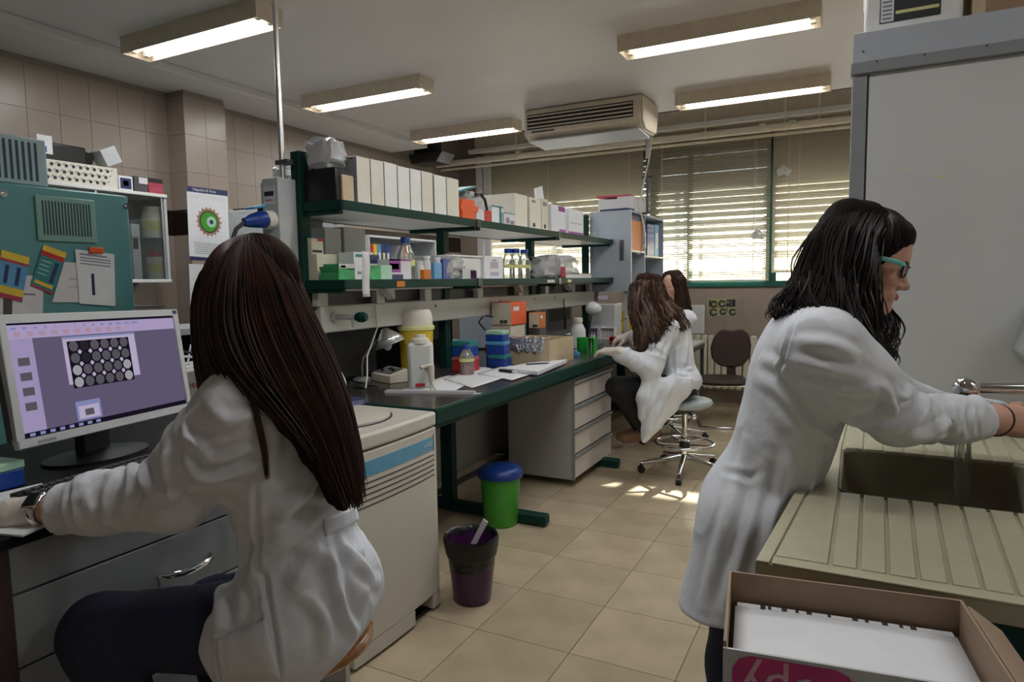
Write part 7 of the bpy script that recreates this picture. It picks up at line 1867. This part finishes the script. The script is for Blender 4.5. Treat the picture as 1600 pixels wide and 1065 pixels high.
for g in GR:
    for k in range(7):
        if g is GR[0] and k > 4: continue
        inn = lambda q: q + (Vector((HC.x - 0.02, HC.y + 0.01, 0)) - Vector((q.x, q.y, 0))).normalized() * 0.033
        ra = (0.014 if k == 1 else 0.024) if k < 5 else 0.016
        if g in GR[:2]: ra = 0.012
        if k == 0: continue
        hs.cone(inn(g[k]), inn(g[k + 1]), ra, ra if k < 6 else 0.006, 0.025)
hb_ = mesh_obj(w1, 'hair', hs.mesh(0.006, R1, cloth(0.0015, (60, 60, 6), 3)), 'hairbase')
inw = Vector((HC.x, HC.y, 0))
strands(hb_, G1, R1, 2600, 5, ['hair1', 'hair1tip'], 0.0021, 0.016, 0.0012, 1.5, 15, 0.005, inward=inw, tmin=0.80)
cap_hair(hb_, HC, B1_, 1.0, R1, ['hair1', 'hair1tip'], 1300, 71, 30, 330, (-0.012, 0, 0.030), (0.107, 0.089, 0.100), (-0.02, 0), 0.0018, 0.001)
# loose locks over the coat
def onS(cs, lift, *uv): return [cs(u, v, lift) for u, v in uv]
for ga, gb2, n_, sd in (
    ([(372, 600), (388, 622), (400, 660), (410, 700), (414, 735), (416, 748)], [(382, 600), (397, 622), (407, 662), (414, 705), (417, 735), (419, 752)], 26, 8),
    ([(425, 600), (445, 625), (460, 660), (472, 700), (480, 720), (486, 738)], [(440, 600), (462, 640), (480, 690), (492, 730), (506, 755), (516, 768)], 40, 9),
    ([(300 + 165, 620), (480, 660), (490, 700), (500, 735), (508, 755), (514, 770)], [(485, 640), (500, 680), (510, 720), (520, 750), (528, 775), (533, 790)], 90, 10)):
    strands(hb_, [onS(S1, 0.008, *ga), onS(S1, 0.008, *gb2)], R1, n_, sd, ['hair1', 'hair1tip'], 0.0016, 0.0, 0.001, 1, 12, 0.0022, name='hair_lock')

# ------------------------------------------------------------------ woman at the sink (profile, leaning)
R2 = Vector((-0.24, 1.68, 0))
w2 = thing('person', 'woman with glasses and wavy dark hair in a white lab coat leaning over the sink', 'person', R2)
HC2 = at(1350, 406, 1.56)
f2 = Vector((0.965, 0.0, -0.26)); 
NB2 = at(1296, 490, 1.565)
RS, LS = at(1286, 545, 1.41), at(1292, 540, 1.70)
RE, RW = at(1402, 650, 1.45), at(1556, 656, 1.50)
LE, LW = at(1420, 640, 1.74), at(1570, 655, 1.66)
WA, HP = Vector((-0.150, 1.715, 0.99)), Vector((-0.222, 1.69, 0.83))
b2 = Solid()
L2, B2 = head(b2, HC2, f2, (0, 0, 1), 0.93)
b2.cone(HC2 + Vector((-0.03, 0, -0.06)), NB2, 0.048, 0.056, 0.04)
b2.cone(RS, LS, 0.055, None, 0.05); b2.ell(NB2.lerp(WA, 0.4), (0.10, 0.155, 0.19), Matrix.Rotation(0.35, 3, 'Y'), 0.06)
b2.ell(WA, (0.095, 0.13, 0.15), None, 0.06); b2.ell(HP, (0.09, 0.145, 0.11), None, 0.06)
fd2 = (RW - RE).normalized(); fl2 = (LW - LE).normalized()
b2.path([RS, RE, RW], [0.048, 0.040, 0.029], 0.03); b2.path([LS, LE, LW], [0.048, 0.040, 0.029], 0.03)
b2.cone(RW, RW + fd2 * 0.05, 0.029, 0.028, 0.02)
hand(b2, RW + fd2 * 0.035, (fd2 + Vector((0.25, 0, -0.12))), Vector((0.05, -0.75, 0.65)), 0.55, 1.0, -1)
hand(b2, LW + fl2 * 0.03, (fl2 + Vector((0.2, -0.25, -0.05))), Vector((0.0, 0.5, 0.85)), 0.6, 1.0, 1)
for q in (-0.085, 0.085):
    b2.path([HP + Vector((0, q, -0.04)), Vector((-0.235, 1.69 + q, 0.47)), Vector((-0.26, 1.69 + q, 0.09))], [0.070, 0.054, 0.036], 0.04)
    b2.cone((-0.27, 1.69 + q, 0.045), (-0.12, 1.69 + q, 0.03), 0.034, 0.026, 0.03)
mesh_obj(w2, 'body', b2.mesh(0.0036, R2), 'skin')
tr2 = Solid(); tr2.ell(HP, (0.095, 0.15, 0.11), None, 0.05)
for q in (-0.085, 0.085): tr2.path([HP + Vector((0, q, -0.04)), Vector((-0.235, 1.69 + q, 0.47)), Vector((-0.26, 1.69 + q, 0.10))], [0.075, 0.062, 0.052], 0.04)
mesh_obj(w2, 'trousers', tr2.mesh(0.01, R2), 'jeans')
for q in (-0.085, 0.085):
    s_ = Solid(); s_.cone((-0.275, 1.69 + q, 0.042), (-0.11, 1.69 + q, 0.034), 0.042, 0.034, 0.03); s_.cone((-0.275, 1.69 + q, 0.042), (-0.27, 1.69 + q, 0.09), 0.042, 0.042, 0.03)
    mesh_obj(w2, 'shoe', s_.mesh(0.008, R2), 'black')
# face details
part(w2, 'lips', MB().tube([tuple(L2(0.091, -0.017, -0.0735) - R2), tuple(L2(0.0945, -0.006, -0.071) - R2), tuple(L2(0.0945, 0.006, -0.071) - R2), tuple(L2(0.091, 0.017, -0.0735) - R2)], [0.003, 0.0058, 0.0058, 0.003], 8, flat=1.5), 'lip', smooth=60)
for q in (-1, 1):
    ey = part(w2, 'eye', MB().sphere(tuple(L2(0.0735, q * 0.031, -0.001) - R2), 0.0108, 14, 10), 'eyewhite', smooth=60)
    part(ey, 'iris', MB().sphere(tuple(L2(0.0815, q * 0.0315, -0.0035) - R2), 0.0046, 10, 8), 'black', smooth=60)
    part(w2, 'eyebrow', MB().tube([tuple(L2(0.080, q * 0.014, 0.022) - R2), tuple(L2(0.076, q * 0.034, 0.027) - R2), tuple(L2(0.062, q * 0.052, 0.022) - R2)], [0.003, 0.0035, 0.0015], 6), 'hair2', smooth=60)
gl2 = None
for q in (-1, 1):
    rim = []
    for a in np.linspace(0, 2 * math.pi, 25):
        rim.append(tuple(L2(0.098 - 0.012 * (math.cos(a) * 0.5 + 0.5), q * (0.031 + 0.025 * math.cos(a)), -0.004 + 0.0195 * math.sin(a)) - R2))
    g_ = part(w2, 'glasses_rim', MB().tube(rim, 0.0022, 6), 'black', smooth=60)
    part(g_, 'temple_arm', MB().tube([tuple(L2(0.086, q * 0.058, 0.008) - R2), tuple(L2(0.075, q * 0.074, 0.010) - R2), tuple(L2(0.0, q * 0.080, 0.012) - R2)], [0.003, 0.0038, 0.003], 6, flat=1.6), 'turqbright', smooth=60)
    part(g_, 'lens', MB().add([Vector(p) for p in rim[:-1]], [tuple(range(24))]), 'glass')
part(w2, 'glasses_bridge', MB().tube([tuple(L2(0.097, -0.007, 0.002) - R2), tuple(L2(0.102, 0, 0.006) - R2), tuple(L2(0.097, 0.007, 0.002) - R2)], 0.0022, 6), 'black', smooth=60)
# hair tie round the wrist
sd_ = fd2.cross(Vector((0, 0, 1))).normalized(); up2 = sd_.cross(fd2).normalized()
part(w2, 'wrist_band', MB().tube([tuple(RW + fd2 * 0.0 + (sd_ * math.cos(a) + up2 * math.sin(a)) * 0.034 + fd2 * 0.012 * math.sin(a + 1) - R2) for a in np.linspace(0, 2 * math.pi, 25)], 0.003, 6), 'black', smooth=60)
# lab coat
c2 = Solid()
c2.cone(RS.lerp(LS, 0.06) + Vector((0, 0, 0.005)), LS.lerp(RS, 0.06), 0.070, None, 0.05)
ub = NB2.lerp(WA, 0.33)
c2.ell(ub + Vector((-0.010, 0, 0)), (0.118, 0.180, 0.17), Matrix.Rotation(0.42, 3, 'Y'), 0.06)
c2.ell(NB2.lerp(WA, 0.72) + Vector((0.0, 0, 0)), (0.110, 0.160, 0.17), Matrix.Rotation(0.30, 3, 'Y'), 0.06)
c2.ell(WA + Vector((-0.005, 0, -0.02)), (0.102, 0.150, 0.14), None, 0.06)
c2.ell(HP + Vector((-0.003, 0, 0)), (0.112, 0.172, 0.15), None, 0.06)
for q in (-0.09, 0.0, 0.09):
    c2.cone(HP + Vector((-0.005, q, -0.02)), Vector((-0.26, 1.675 + q * 1.2, 0.56)), 0.098, 0.112, 0.04)
c2.cone(HP + Vector((0.07, -0.08, 0.0)), Vector((-0.17, 1.60, 0.56)), 0.06, 0.07, 0.04)
c2.floor(0.622)
c2.path([RS, RS.lerp(RE, 0.5), RE, RE.lerp(RW, 0.6), RW + fd2 * 0.002], [0.078, 0.070, 0.056, 0.043, 0.039], 0.045)
c2.path([LS, LE, LW - fl2 * 0.02], [0.076, 0.062, 0.045], 0.045)
c2.cone(RW - fd2 * 0.045, RW + fd2 * 0.004, 0.0405, 0.0405, 0.008)
c2.trim(RW - fd2 * 0.034, fd2)
c2.cone(RW - fd2 * 0.05, RW + fd2 * 0.06, 0.034, 0.036, 0.004, True)
c2.cone(NB2 + Vector((-0.045, -0.055, 0.005)), NB2 + Vector((0.04, -0.065, -0.02)), 0.024, None, 0.02); c2.cone(NB2 + Vector((-0.05, 0.05, 0.01)), NB2 + Vector((-0.045, -0.05, 0.01)), 0.026, None, 0.02)
rings(c2, RS, RE, 0.074, 0.064, 3, 31, 0.007, 0.02, 0.8, 0.4, 1.0)
rings(c2, RE, RW, 0.056, 0.041, 5, 37, 0.007, 0.016, 0.9, 0.0, 0.75)
F2 = [([(1250, 480), (1232, 530), (1220, 575), (1224, 600)], -0.006, 0.007), ([(1224, 600), (1262, 645), (1300, 672)], -0.010, 0.012),
      ([(1240, 535), (1300, 540), (1345, 565)], 0.008, 0.016), ([(1235, 560), (1310, 580), (1370, 600)], 0.008, 0.016), ([(1260, 590), (1330, 610), (1375, 605)], 0.009, 0.014),
      ([(1300, 640), (1340, 660), (1390, 640), (1420, 605)], 0.010, 0.014), ([(1385, 605), (1392, 625), (1388, 650)], 0.012, 0.011), ([(1400, 608), (1408, 620), (1420, 605)], 0.009, 0.009),
      ([(1450, 615), (1440, 650), (1400, 668), (1370, 672)], 0.011, 0.012), ([(1488, 628), (1485, 655), (1450, 678), (1420, 685)], 0.010, 0.012), ([(1515, 633), (1512, 655), (1514, 680)], -0.005, 0.006),
      ([(1530, 632), (1528, 655), (1528, 680)], -0.003, 0.005), ([(1290, 690), (1270, 740), (1235, 830), (1190, 930)], 0.010, 0.016), ([(1240, 700), (1220, 760), (1195, 850), (1165, 950)], 0.010, 0.018),
      ([(1200, 720), (1180, 800), (1150, 900), (1135, 955)], 0.008, 0.016), ([(1165, 690), (1145, 780), (1115, 880), (1100, 945)], 0.007, 0.016), ([(1215, 640), (1250, 690), (1260, 720)], 0.007, 0.02),
      ([(1130, 735), (1170, 745), (1190, 735)], -0.004, 0.010), ([(1190, 560), (1220, 575), (1235, 600)], 0.005, 0.014), ([(1180, 590), (1230, 620), (1270, 660)], 0.005, 0.016), ([(1280, 660), (1300, 690), (1290, 720)], 0.008, 0.014)]
V2 = c2.mesh(0.0048, R2, cloth(0.0028, (13, 13, 7), 6), 1, F2)
mesh_obj(w2, 'lab_coat', V2, 'coat')
S2 = c2.caster
# hair
GH = [gd((1406, 347, 1.525), (1390, 342, 1.495), (1366, 378, 1.48), (1357, 425, 1.465), (1372, 490, 1.455), (1384, 545, 1.46), (1384, 568, 1.465)),
      gd((1396, 337, 1.525), (1376, 338, 1.48), (1352, 395, 1.465), (1346, 450, 1.455), (1354, 510, 1.445), (1372, 560, 1.445), (1380, 572, 1.45)),
      gd((1384, 328, 1.53), (1352, 334, 1.475), (1328, 395, 1.462), (1320, 450, 1.45), (1328, 505, 1.43), (1350, 550, 1.425), (1366, 575, 1.43)),
      gd((1368, 321, 1.535), (1328, 333, 1.478), (1304, 395, 1.468), (1296, 445, 1.455), (1302, 488, 1.425), (1322, 520, 1.405), (1345, 545, 1.405)),
      gd((1354, 318, 1.54), (1306, 333, 1.49), (1284, 395, 1.485), (1276, 440, 1.475), (1276, 470, 1.445), (1285, 492, 1.42), (1300, 505, 1.405)),
      gd((1344, 318, 1.55), (1292, 342, 1.525), (1268, 395, 1.52), (1258, 432, 1.52), (1246, 462, 1.51), (1238, 480, 1.50), (1236, 490, 1.49)),
      gd((1338, 314, 1.57), (1284, 345, 1.555), (1262, 392, 1.565), (1246, 430, 1.57), (1222, 462, 1.56), (1207, 484, 1.555), (1202, 496, 1.55))]
hs2 = Solid(); hs2.ell(HC2 + B2 @ Vector((-0.014, 0, 0.032)), (0.097, 0.080, 0.090), B2, 0.03); hs2.ell(HC2 + B2 @ Vector((0.045, 0, 0.074)), (0.038, 0.052, 0.022), B2, 0.03)
hs2.ell(HC2 + B2 @ Vector((-0.05, 0, -0.03)), (0.075, 0.08, 0.09), B2, 0.03)
GR2 = resample(GH, 8)
for gi, g in enumerate(GR2):
    for k in range(7):
        q0, q1 = g[k], g[k + 1]
        inn = lambda q: q + (Vector((HC2.x - 0.03, HC2.y, 0)) - Vector((q.x, q.y, 0))).normalized() * 0.024
        ra = 0.023 if k < 5 else 0.016
        if gi == 0: ra = 0.010
        if k == 0: continue
        hs2.cone(inn(q0), inn(q1), ra, ra if k < 6 else 0.008, 0.025)
hs2.ell(HC2 + B2 @ Vector((0.085, 0.0, -0.036)), (0.058, 0.09, 0.084), B2, 0.010, True)      # keep the face clear
h2o = mesh_obj(w2, 'hair', hs2.mesh(0.0055, R2, cloth(0.003, (45, 45, 14), 12)), 'hairbase')
strands(h2o, GH, R2, 1700, 15, ['hair2'], 0.0023, 0.018, 0.0075, 2.4, 20, 0.009, inward=Vector((HC2.x - 0.03, HC2.y, 0)), tmin=0.8)
cap_hair(h2o, HC2, B2, 1.0, R2, ['hair2'], 1500, 77, 0, 360, (-0.010, 0, 0.034), (0.104, 0.085, 0.094), (-0.02, 0), 0.0019, 0.002)
GF = [gd((1368, 455, 1.64), (1376, 470, 1.64), (1390, 490, 1.63), (1396, 515, 1.62), (1394, 535, 1.60), (1390, 550, 1.58), (1384, 570, 1.56)), gd((1320, 325, 1.60), (1360, 322, 1.58), (1412, 342, 1.56), (1408, 380, 1.585), (1392, 470, 1.57), (1398, 530, 1.56), (1390, 560, 1.55))]
strands(h2o, [GF[0], [p + Vector((0, 0.02, 0)) for p in GF[0]]], R2, 60, 19, ['hair2'], 0.002, 0.0, 0.006, 2.2, 18, 0.008, name='hair_lock')
q = hit(1379, 557, 'y', 2.515)
one('teal_sponge', MB().box(-0.022, 0.022, -0.012, 0, -0.013, 0.013), 'teal', 'small teal sponge stuck on the grey cabinet panel below the woman\'s hair', 'sponge', (q.x, 2.5155, q.z), bevel=0.004)

# ------------------------------------------------------------------ woman on the lab stool at the bench (from behind)
R3 = Vector((STOOL3[0], STOOL3[1], 0))
w3 = thing('person', 'woman with long curly brown hair in a white lab coat pipetting on the lab stool', 'person', R3)
D3 = 4.78
HC3 = at(1014, 466, 4.80)
NB3 = at(1047, 497, 4.80); PE3 = Vector((-1.10, 4.76, 0.645))
LS3, RS3 = at(1042, 514, 4.64), at(1048, 512, 4.98)
LE3, LW3 = at(1016, 574, 4.56), at(966, 552, 4.60)
RE3, RW3 = at(1010, 560, 5.05), at(990, 524, 5.05)
K3L, K3R = at(968, 608, 4.66), at(962, 604, 4.90)
A3L, A3R = at(1012, 672, 4.72), at(1002, 668, 4.90)
b3 = Solid(); head(b3, HC3, (-0.95, 0.15, -0.30), (0, 0, 1), 0.96)
b3.cone(HC3 + Vector((0.02, 0, -0.06)), NB3, 0.05, 0.056, 0.04); b3.cone(LS3, RS3, 0.055, None, 0.05)
b3.ell(NB3.lerp(PE3, 0.35), (0.10, 0.15, 0.18), None, 0.06); b3.ell(NB3.lerp(PE3, 0.7), (0.10, 0.135, 0.16), None, 0.06); b3.ell(PE3, (0.12, 0.165, 0.10), None, 0.06)
b3.path([LS3, LE3, LW3], [0.047, 0.040, 0.028], 0.03); b3.path([RS3, RE3, RW3], [0.047, 0.040, 0.028], 0.03)
b3.path([PE3 + Vector((-0.02, -0.085, -0.02)), K3L, A3L], [0.08, 0.056, 0.038], 0.04); b3.path([PE3 + Vector((-0.02, 0.085, -0.02)), K3R, A3R], [0.08, 0.056, 0.038], 0.04)
b3.cone(A3L + Vector((0, 0, -0.03)), A3L + Vector((-0.14, -0.02, -0.07)), 0.034, 0.026, 0.03); b3.cone(A3R + Vector((0, 0, -0.03)), A3R + Vector((-0.14, -0.02, -0.07)), 0.034, 0.026, 0.03)
f3 = Vector((-0.93, 0.25, 0.02)); hand(b3, LW3 + (LW3 - LE3).normalized() * 0.03, f3, (0.1, -0.3, 0.95), 0.55, 1.0, 1)
hand(b3, RW3 + Vector((-0.03, 0, 0)), (-0.9, -0.1, -0.25), (0, -0.3, 0.95), 0.7, 1.0, -1)
mesh_obj(w3, 'body', b3.mesh(0.006, R3), 'skin')
for W_, E_, fd, th in ((LW3 + (LW3 - LE3).normalized() * 0.03, LE3, f3, 1), (RW3 + Vector((-0.03, 0, 0)), RE3, Vector((-0.9, -0.1, -0.25)), -1)):
    g3 = Solid(); hand(g3, W_, fd, (0.1, -0.3, 0.95) if th == 1 else (0, -0.3, 0.95), 0.55 if th == 1 else 0.7, 1.08, th); g3.cone(W_ - fd * 0.05, W_ - fd * 0.02, 0.034, 0.031, 0.012)
    mesh_obj(w3, 'glove', g3.mesh(0.0045, R3), 'glove')
t3 = Solid(); t3.ell(PE3 + Vector((0, 0, -0.01)), (0.13, 0.18, 0.09), None, 0.05)
t3.path([PE3 + Vector((-0.02, -0.085, -0.01)), K3L, A3L], [0.095, 0.072, 0.058], 0.03); t3.path([PE3 + Vector((-0.02, 0.085, -0.01)), K3R, A3R], [0.095, 0.072, 0.058], 0.03)
mesh_obj(w3, 'trousers', t3.mesh(0.012, R3), 'blacktrousers')
for A in (A3L, A3R):
    s_ = Solid(); s_.cone(A + Vector((0.05, 0, -0.005)), A + Vector((-0.16, -0.02, -0.075)), 0.045, 0.034, 0.03); mesh_obj(w3, 'shoe', s_.mesh(0.01, R3), 'shoe')
c3 = Solid()
c3.cone(LS3, RS3, 0.070, None, 0.05); c3.ell(NB3.lerp(PE3, 0.33), (0.12, 0.175, 0.19), None, 0.06); c3.ell(NB3.lerp(PE3, 0.68), (0.118, 0.155, 0.18), None, 0.06); c3.ell(PE3 + Vector((0.01, 0, 0.03)), (0.135, 0.175, 0.11), None, 0.05)
c3.path([LS3, LE3, LW3 + (LE3 - LW3).normalized() * 0.015], [0.077, 0.070, 0.056], 0.05); c3.path([RS3, RE3, RW3 + (RE3 - RW3).normalized() * 0.01], [0.077, 0.068, 0.054], 0.05)
# coat flap falling in a point beside the stool
c3.path([at(1062, 600, 4.60), at(1035, 610, 4.57), at(1022, 640, 4.55), at(1012, 670, 4.54), at(1006, 688, 4.54)], [0.09, 0.07, 0.055, 0.035, 0.012], 0.05)
c3.path([at(1062, 610, 4.60), at(1045, 635, 4.58), at(1025, 662, 4.56), at(1010, 682, 4.55)], [0.06, 0.05, 0.035, 0.012], 0.05)
c3.path([at(1015, 590, 4.56), at(1008, 620, 4.54), at(1003, 650, 4.54)], [0.05, 0.05, 0.03], 0.05)
rings(c3, LS3, LE3, 0.075, 0.07, 4, 41, 0.010, 0.02, 0.8, 0.3, 1.0); rings(c3, LE3, LW3, 0.068, 0.056, 4, 42, 0.009, 0.02, 0.8)
F3 = [([(1060, 520), (1058, 560), (1062, 600)], 0.012, 0.02), ([(1075, 530), (1070, 570)], 0.010, 0.02), ([(1055, 577), (1083, 575)], 0.014, 0.014), ([(1058, 588), (1084, 586)], -0.010, 0.012), ([(1050, 600), (1030, 640), (1012, 680)], 0.012, 0.018), ([(1030, 605), (1018, 640), (1010, 670)], 0.012, 0.018), ([(1045, 530), (1035, 555), (1040, 580)], -0.012, 0.016)]
mesh_obj(w3, 'lab_coat', c3.mesh(0.009, R3, cloth(0.006, (12, 12, 8), 23), 1, F3), 'coat')
S3 = c3.caster
G3 = [gd((1012, 428, 4.72), (992, 440, 4.68), (985, 470, 4.68), (992, 510, 4.66), (996, 545, 4.64), (1002, 566, 4.64)),
      gd((1015, 427, 4.70), (1000, 440, 4.66), (996, 470, 4.64), (1005, 510, 4.60), (1012, 540, 4.57), (1016, 560, 4.56)),
      gd((1018, 427, 4.70), (1012, 440, 4.66), (1012, 470, 4.64), (1022, 500, 4.58), (1026, 525, 4.55), (1026, 545, 4.55)),
      gd((1018, 428, 4.70), (1021, 440, 4.66), (1026, 465, 4.64), (1038, 490, 4.57), (1044, 505, 4.56), (1046, 515, 4.56)),
      gd((1020, 429, 4.72), (1030, 440, 4.69), (1040, 465, 4.68), (1056, 490, 4.64), (1064, 508, 4.64), (1068, 520, 4.65)),
      gd((1021, 430, 4.78), (1034, 442, 4.78), (1045, 466, 4.80), (1065, 488, 4.80), (1074, 506, 4.79), (1078, 522, 4.78))]
h3 = Solid(); h3.ell(HC3 + Vector((0.012, 0, 0.028)), (0.100, 0.085, 0.097), None, 0.03)
for gi, g in enumerate(resample(G3, 8)):
    for k in range(1, 7):
        inn = lambda q: q + (Vector((HC3.x + 0.03, HC3.y + 0.05, 0)) - Vector((q.x, q.y, 0))).normalized() * 0.03
        h3.cone(inn(g[k]), inn(g[k + 1]), 0.034 if k < 5 else 0.026, 0.03 if k < 6 else 0.012, 0.03)
h3o = mesh_obj(w3, 'hair', h3.mesh(0.009, R3, cloth(0.008, (30, 30, 18), 33)), 'hairbase3')
strands(h3o, G3, R3, 800, 35, ['hair3', 'hair3tip'], 0.0042, 0.02, 0.012, 3.2, 18, 0.012, inward=Vector((HC3.x + 0.03, HC3.y + 0.05, 0)), tmin=0.8)
# pipette in the gloved hand
pa, pb_ = at(995, 488, 4.98), at(969, 502, 5.0)
pv = thing('pipette', 'thin pipette held in the gloved hand over the bench', 'pipette', pa)
part(pv, 'barrel', MB().tube([Vector((0, 0, 0)), (pb_ - pa) * 0.6], [0.010, 0.007], 8), 'paper2', smooth=60)
part(pv, 'tip', MB().tube([(pb_ - pa) * 0.6, (pb_ - pa)], [0.005, 0.0015], 8), 'darkgrey', smooth=60)

# ------------------------------------------------------------------ fourth woman, mostly hidden behind
Y4 = 5.75
sx4 = (-1.42, 5.72)
dup([o for o in bpy.data.objects if o.name == 'lab_stool'][0], (sx4[0], sx4[1], 0), 0.4, 'grey cushioned lab stool farther back, under the hidden seated woman')
R4 = Vector((sx4[0], sx4[1], 0))
w4 = thing('person', 'woman with dark reddish hair in a lab coat half hidden behind the pipetting woman', 'person', R4)
HC4 = at(1051, 447, 5.62); NB4 = HC4 + Vector((0.03, 0.03, -0.22)); PE4 = Vector((sx4[0], sx4[1], 0.645))
LS4, RS4 = NB4 + Vector((0.10, -0.09, -0.055)), NB4 + Vector((-0.10, 0.09, -0.055))
b4 = Solid(); head(b4, HC4, (-0.40, -0.90, -0.15), (0, 0, 1), 0.95)
b4.cone(HC4 + Vector((0.01, 0.01, -0.06)), NB4, 0.05, 0.056, 0.04); b4.cone(LS4, RS4, 0.055, None, 0.05)
b4.ell(NB4.lerp(PE4, 0.4), (0.11, 0.14, 0.2), None, 0.06); b4.ell(PE4, (0.13, 0.15, 0.10), None, 0.06); b4.ell(NB4.lerp(PE4, 0.7), (0.10, 0.13, 0.16), None, 0.06)
W4L, W4R = Vector((-1.60, 5.42, 0.90)), Vector((-1.66, 5.72, 0.90))
b4.path([LS4, Vector((-1.36, 5.50, 0.93)), W4L], [0.047, 0.04, 0.028], 0.03); b4.path([RS4, Vector((-1.56, 5.86, 0.93)), W4R], [0.047, 0.04, 0.028], 0.03)
hand(b4, W4L + Vector((-0.03, 0, 0)), (-0.95, -0.2, -0.1), (0, 0, 1), 0.5, 0.95, 1); hand(b4, W4R + Vector((-0.03, 0, 0)), (-0.95, -0.2, -0.1), (0, 0, 1), 0.5, 0.95, -1)
for q in (-0.08, 0.08):
    b4.path([PE4 + Vector((-0.02, q, -0.02)), PE4 + Vector((-0.20, q, -0.02)), PE4 + Vector((-0.10, q, -0.36))], [0.08, 0.058, 0.038], 0.04); b4.cone(PE4 + Vector((-0.10, q, -0.38)), PE4 + Vector((-0.22, q, -0.40)), 0.034, 0.026, 0.03)
mesh_obj(w4, 'body', b4.mesh(0.006, R4), 'skin')
t4 = Solid(); t4.ell(PE4, (0.14, 0.165, 0.10), None, 0.05)
for q in (-0.08, 0.08): t4.path([PE4 + Vector((-0.02, q, -0.01)), PE4 + Vector((-0.20, q, -0.02)), PE4 + Vector((-0.10, q, -0.36))], [0.093, 0.07, 0.055], 0.03)
mesh_obj(w4, 'trousers', t4.mesh(0.012, R4), 'blacktrousers')
c4 = Solid(); c4.cone(LS4, RS4, 0.07, None, 0.05); c4.ell(NB4.lerp(PE4, 0.36), (0.135, 0.17, 0.2), None, 0.06); c4.ell(NB4.lerp(PE4, 0.7), (0.125, 0.15, 0.17), None, 0.06); c4.ell(PE4 + Vector((0.01, 0, 0.03)), (0.15, 0.175, 0.12), None, 0.05)
c4.path([LS4, Vector((-1.36, 5.50, 0.93)), W4L], [0.075, 0.066, 0.052], 0.05); c4.path([RS4, Vector((-1.56, 5.86, 0.93)), W4R], [0.075, 0.066, 0.052], 0.05)
mesh_obj(w4, 'lab_coat', c4.mesh(0.01, R4, cloth(0.006, (12, 12, 8), 53)), 'coat')
B4 = basis((-0.40, -0.90, -0.15), (0, 0, 1))
def hg(a, out):          # one lock at angle a round the head (0 = face)
    c, s_ = math.cos(math.radians(a)), math.sin(math.radians(a))
    return [HC4 + B4 @ Vector(q) for q in ((0.01, 0.0, 0.128), (0.085 * c - 0.01, 0.085 * s_, 0.085), (0.112 * c - 0.01, 0.10 * s_, 0.01), (0.118 * c - 0.015, 0.105 * s_, -0.10), (0.12 * c - 0.02, 0.115 * s_, -0.20), (0.12 * c - 0.02, 0.12 * s_ * out, -0.30))]
G4 = [hg(a, 1.0) for a in (62, 90, 130, 180, 230, 270, 298)]
h4 = Solid(); h4.ell(HC4 + B4 @ Vector((-0.02, 0, 0.03)), (0.098, 0.082, 0.092), B4, 0.03)
for g in resample(G4, 7):
    for k in range(1, 6):
        inn = lambda q: q + (Vector((HC4.x, HC4.y, 0)) - Vector((q.x, q.y, 0))).normalized() * 0.025
        h4.cone(inn(g[k]), inn(g[k + 1]), 0.028, 0.028 if k < 5 else 0.012, 0.03)
h4.ell(HC4 + B4 @ Vector((0.08, 0, -0.03)), (0.07, 0.062, 0.09), B4, 0.01, True)
h4o = mesh_obj(w4, 'hair', h4.mesh(0.009, R4, cloth(0.006, (30, 30, 14), 43)), 'hairbase3')
strands(h4o, G4, R4, 350, 45, ['hair4', 'hair3'], 0.004, 0.02, 0.008, 2.5, 14, 0.01, inward=Vector((HC4.x, HC4.y, 0)), tmin=0.8)
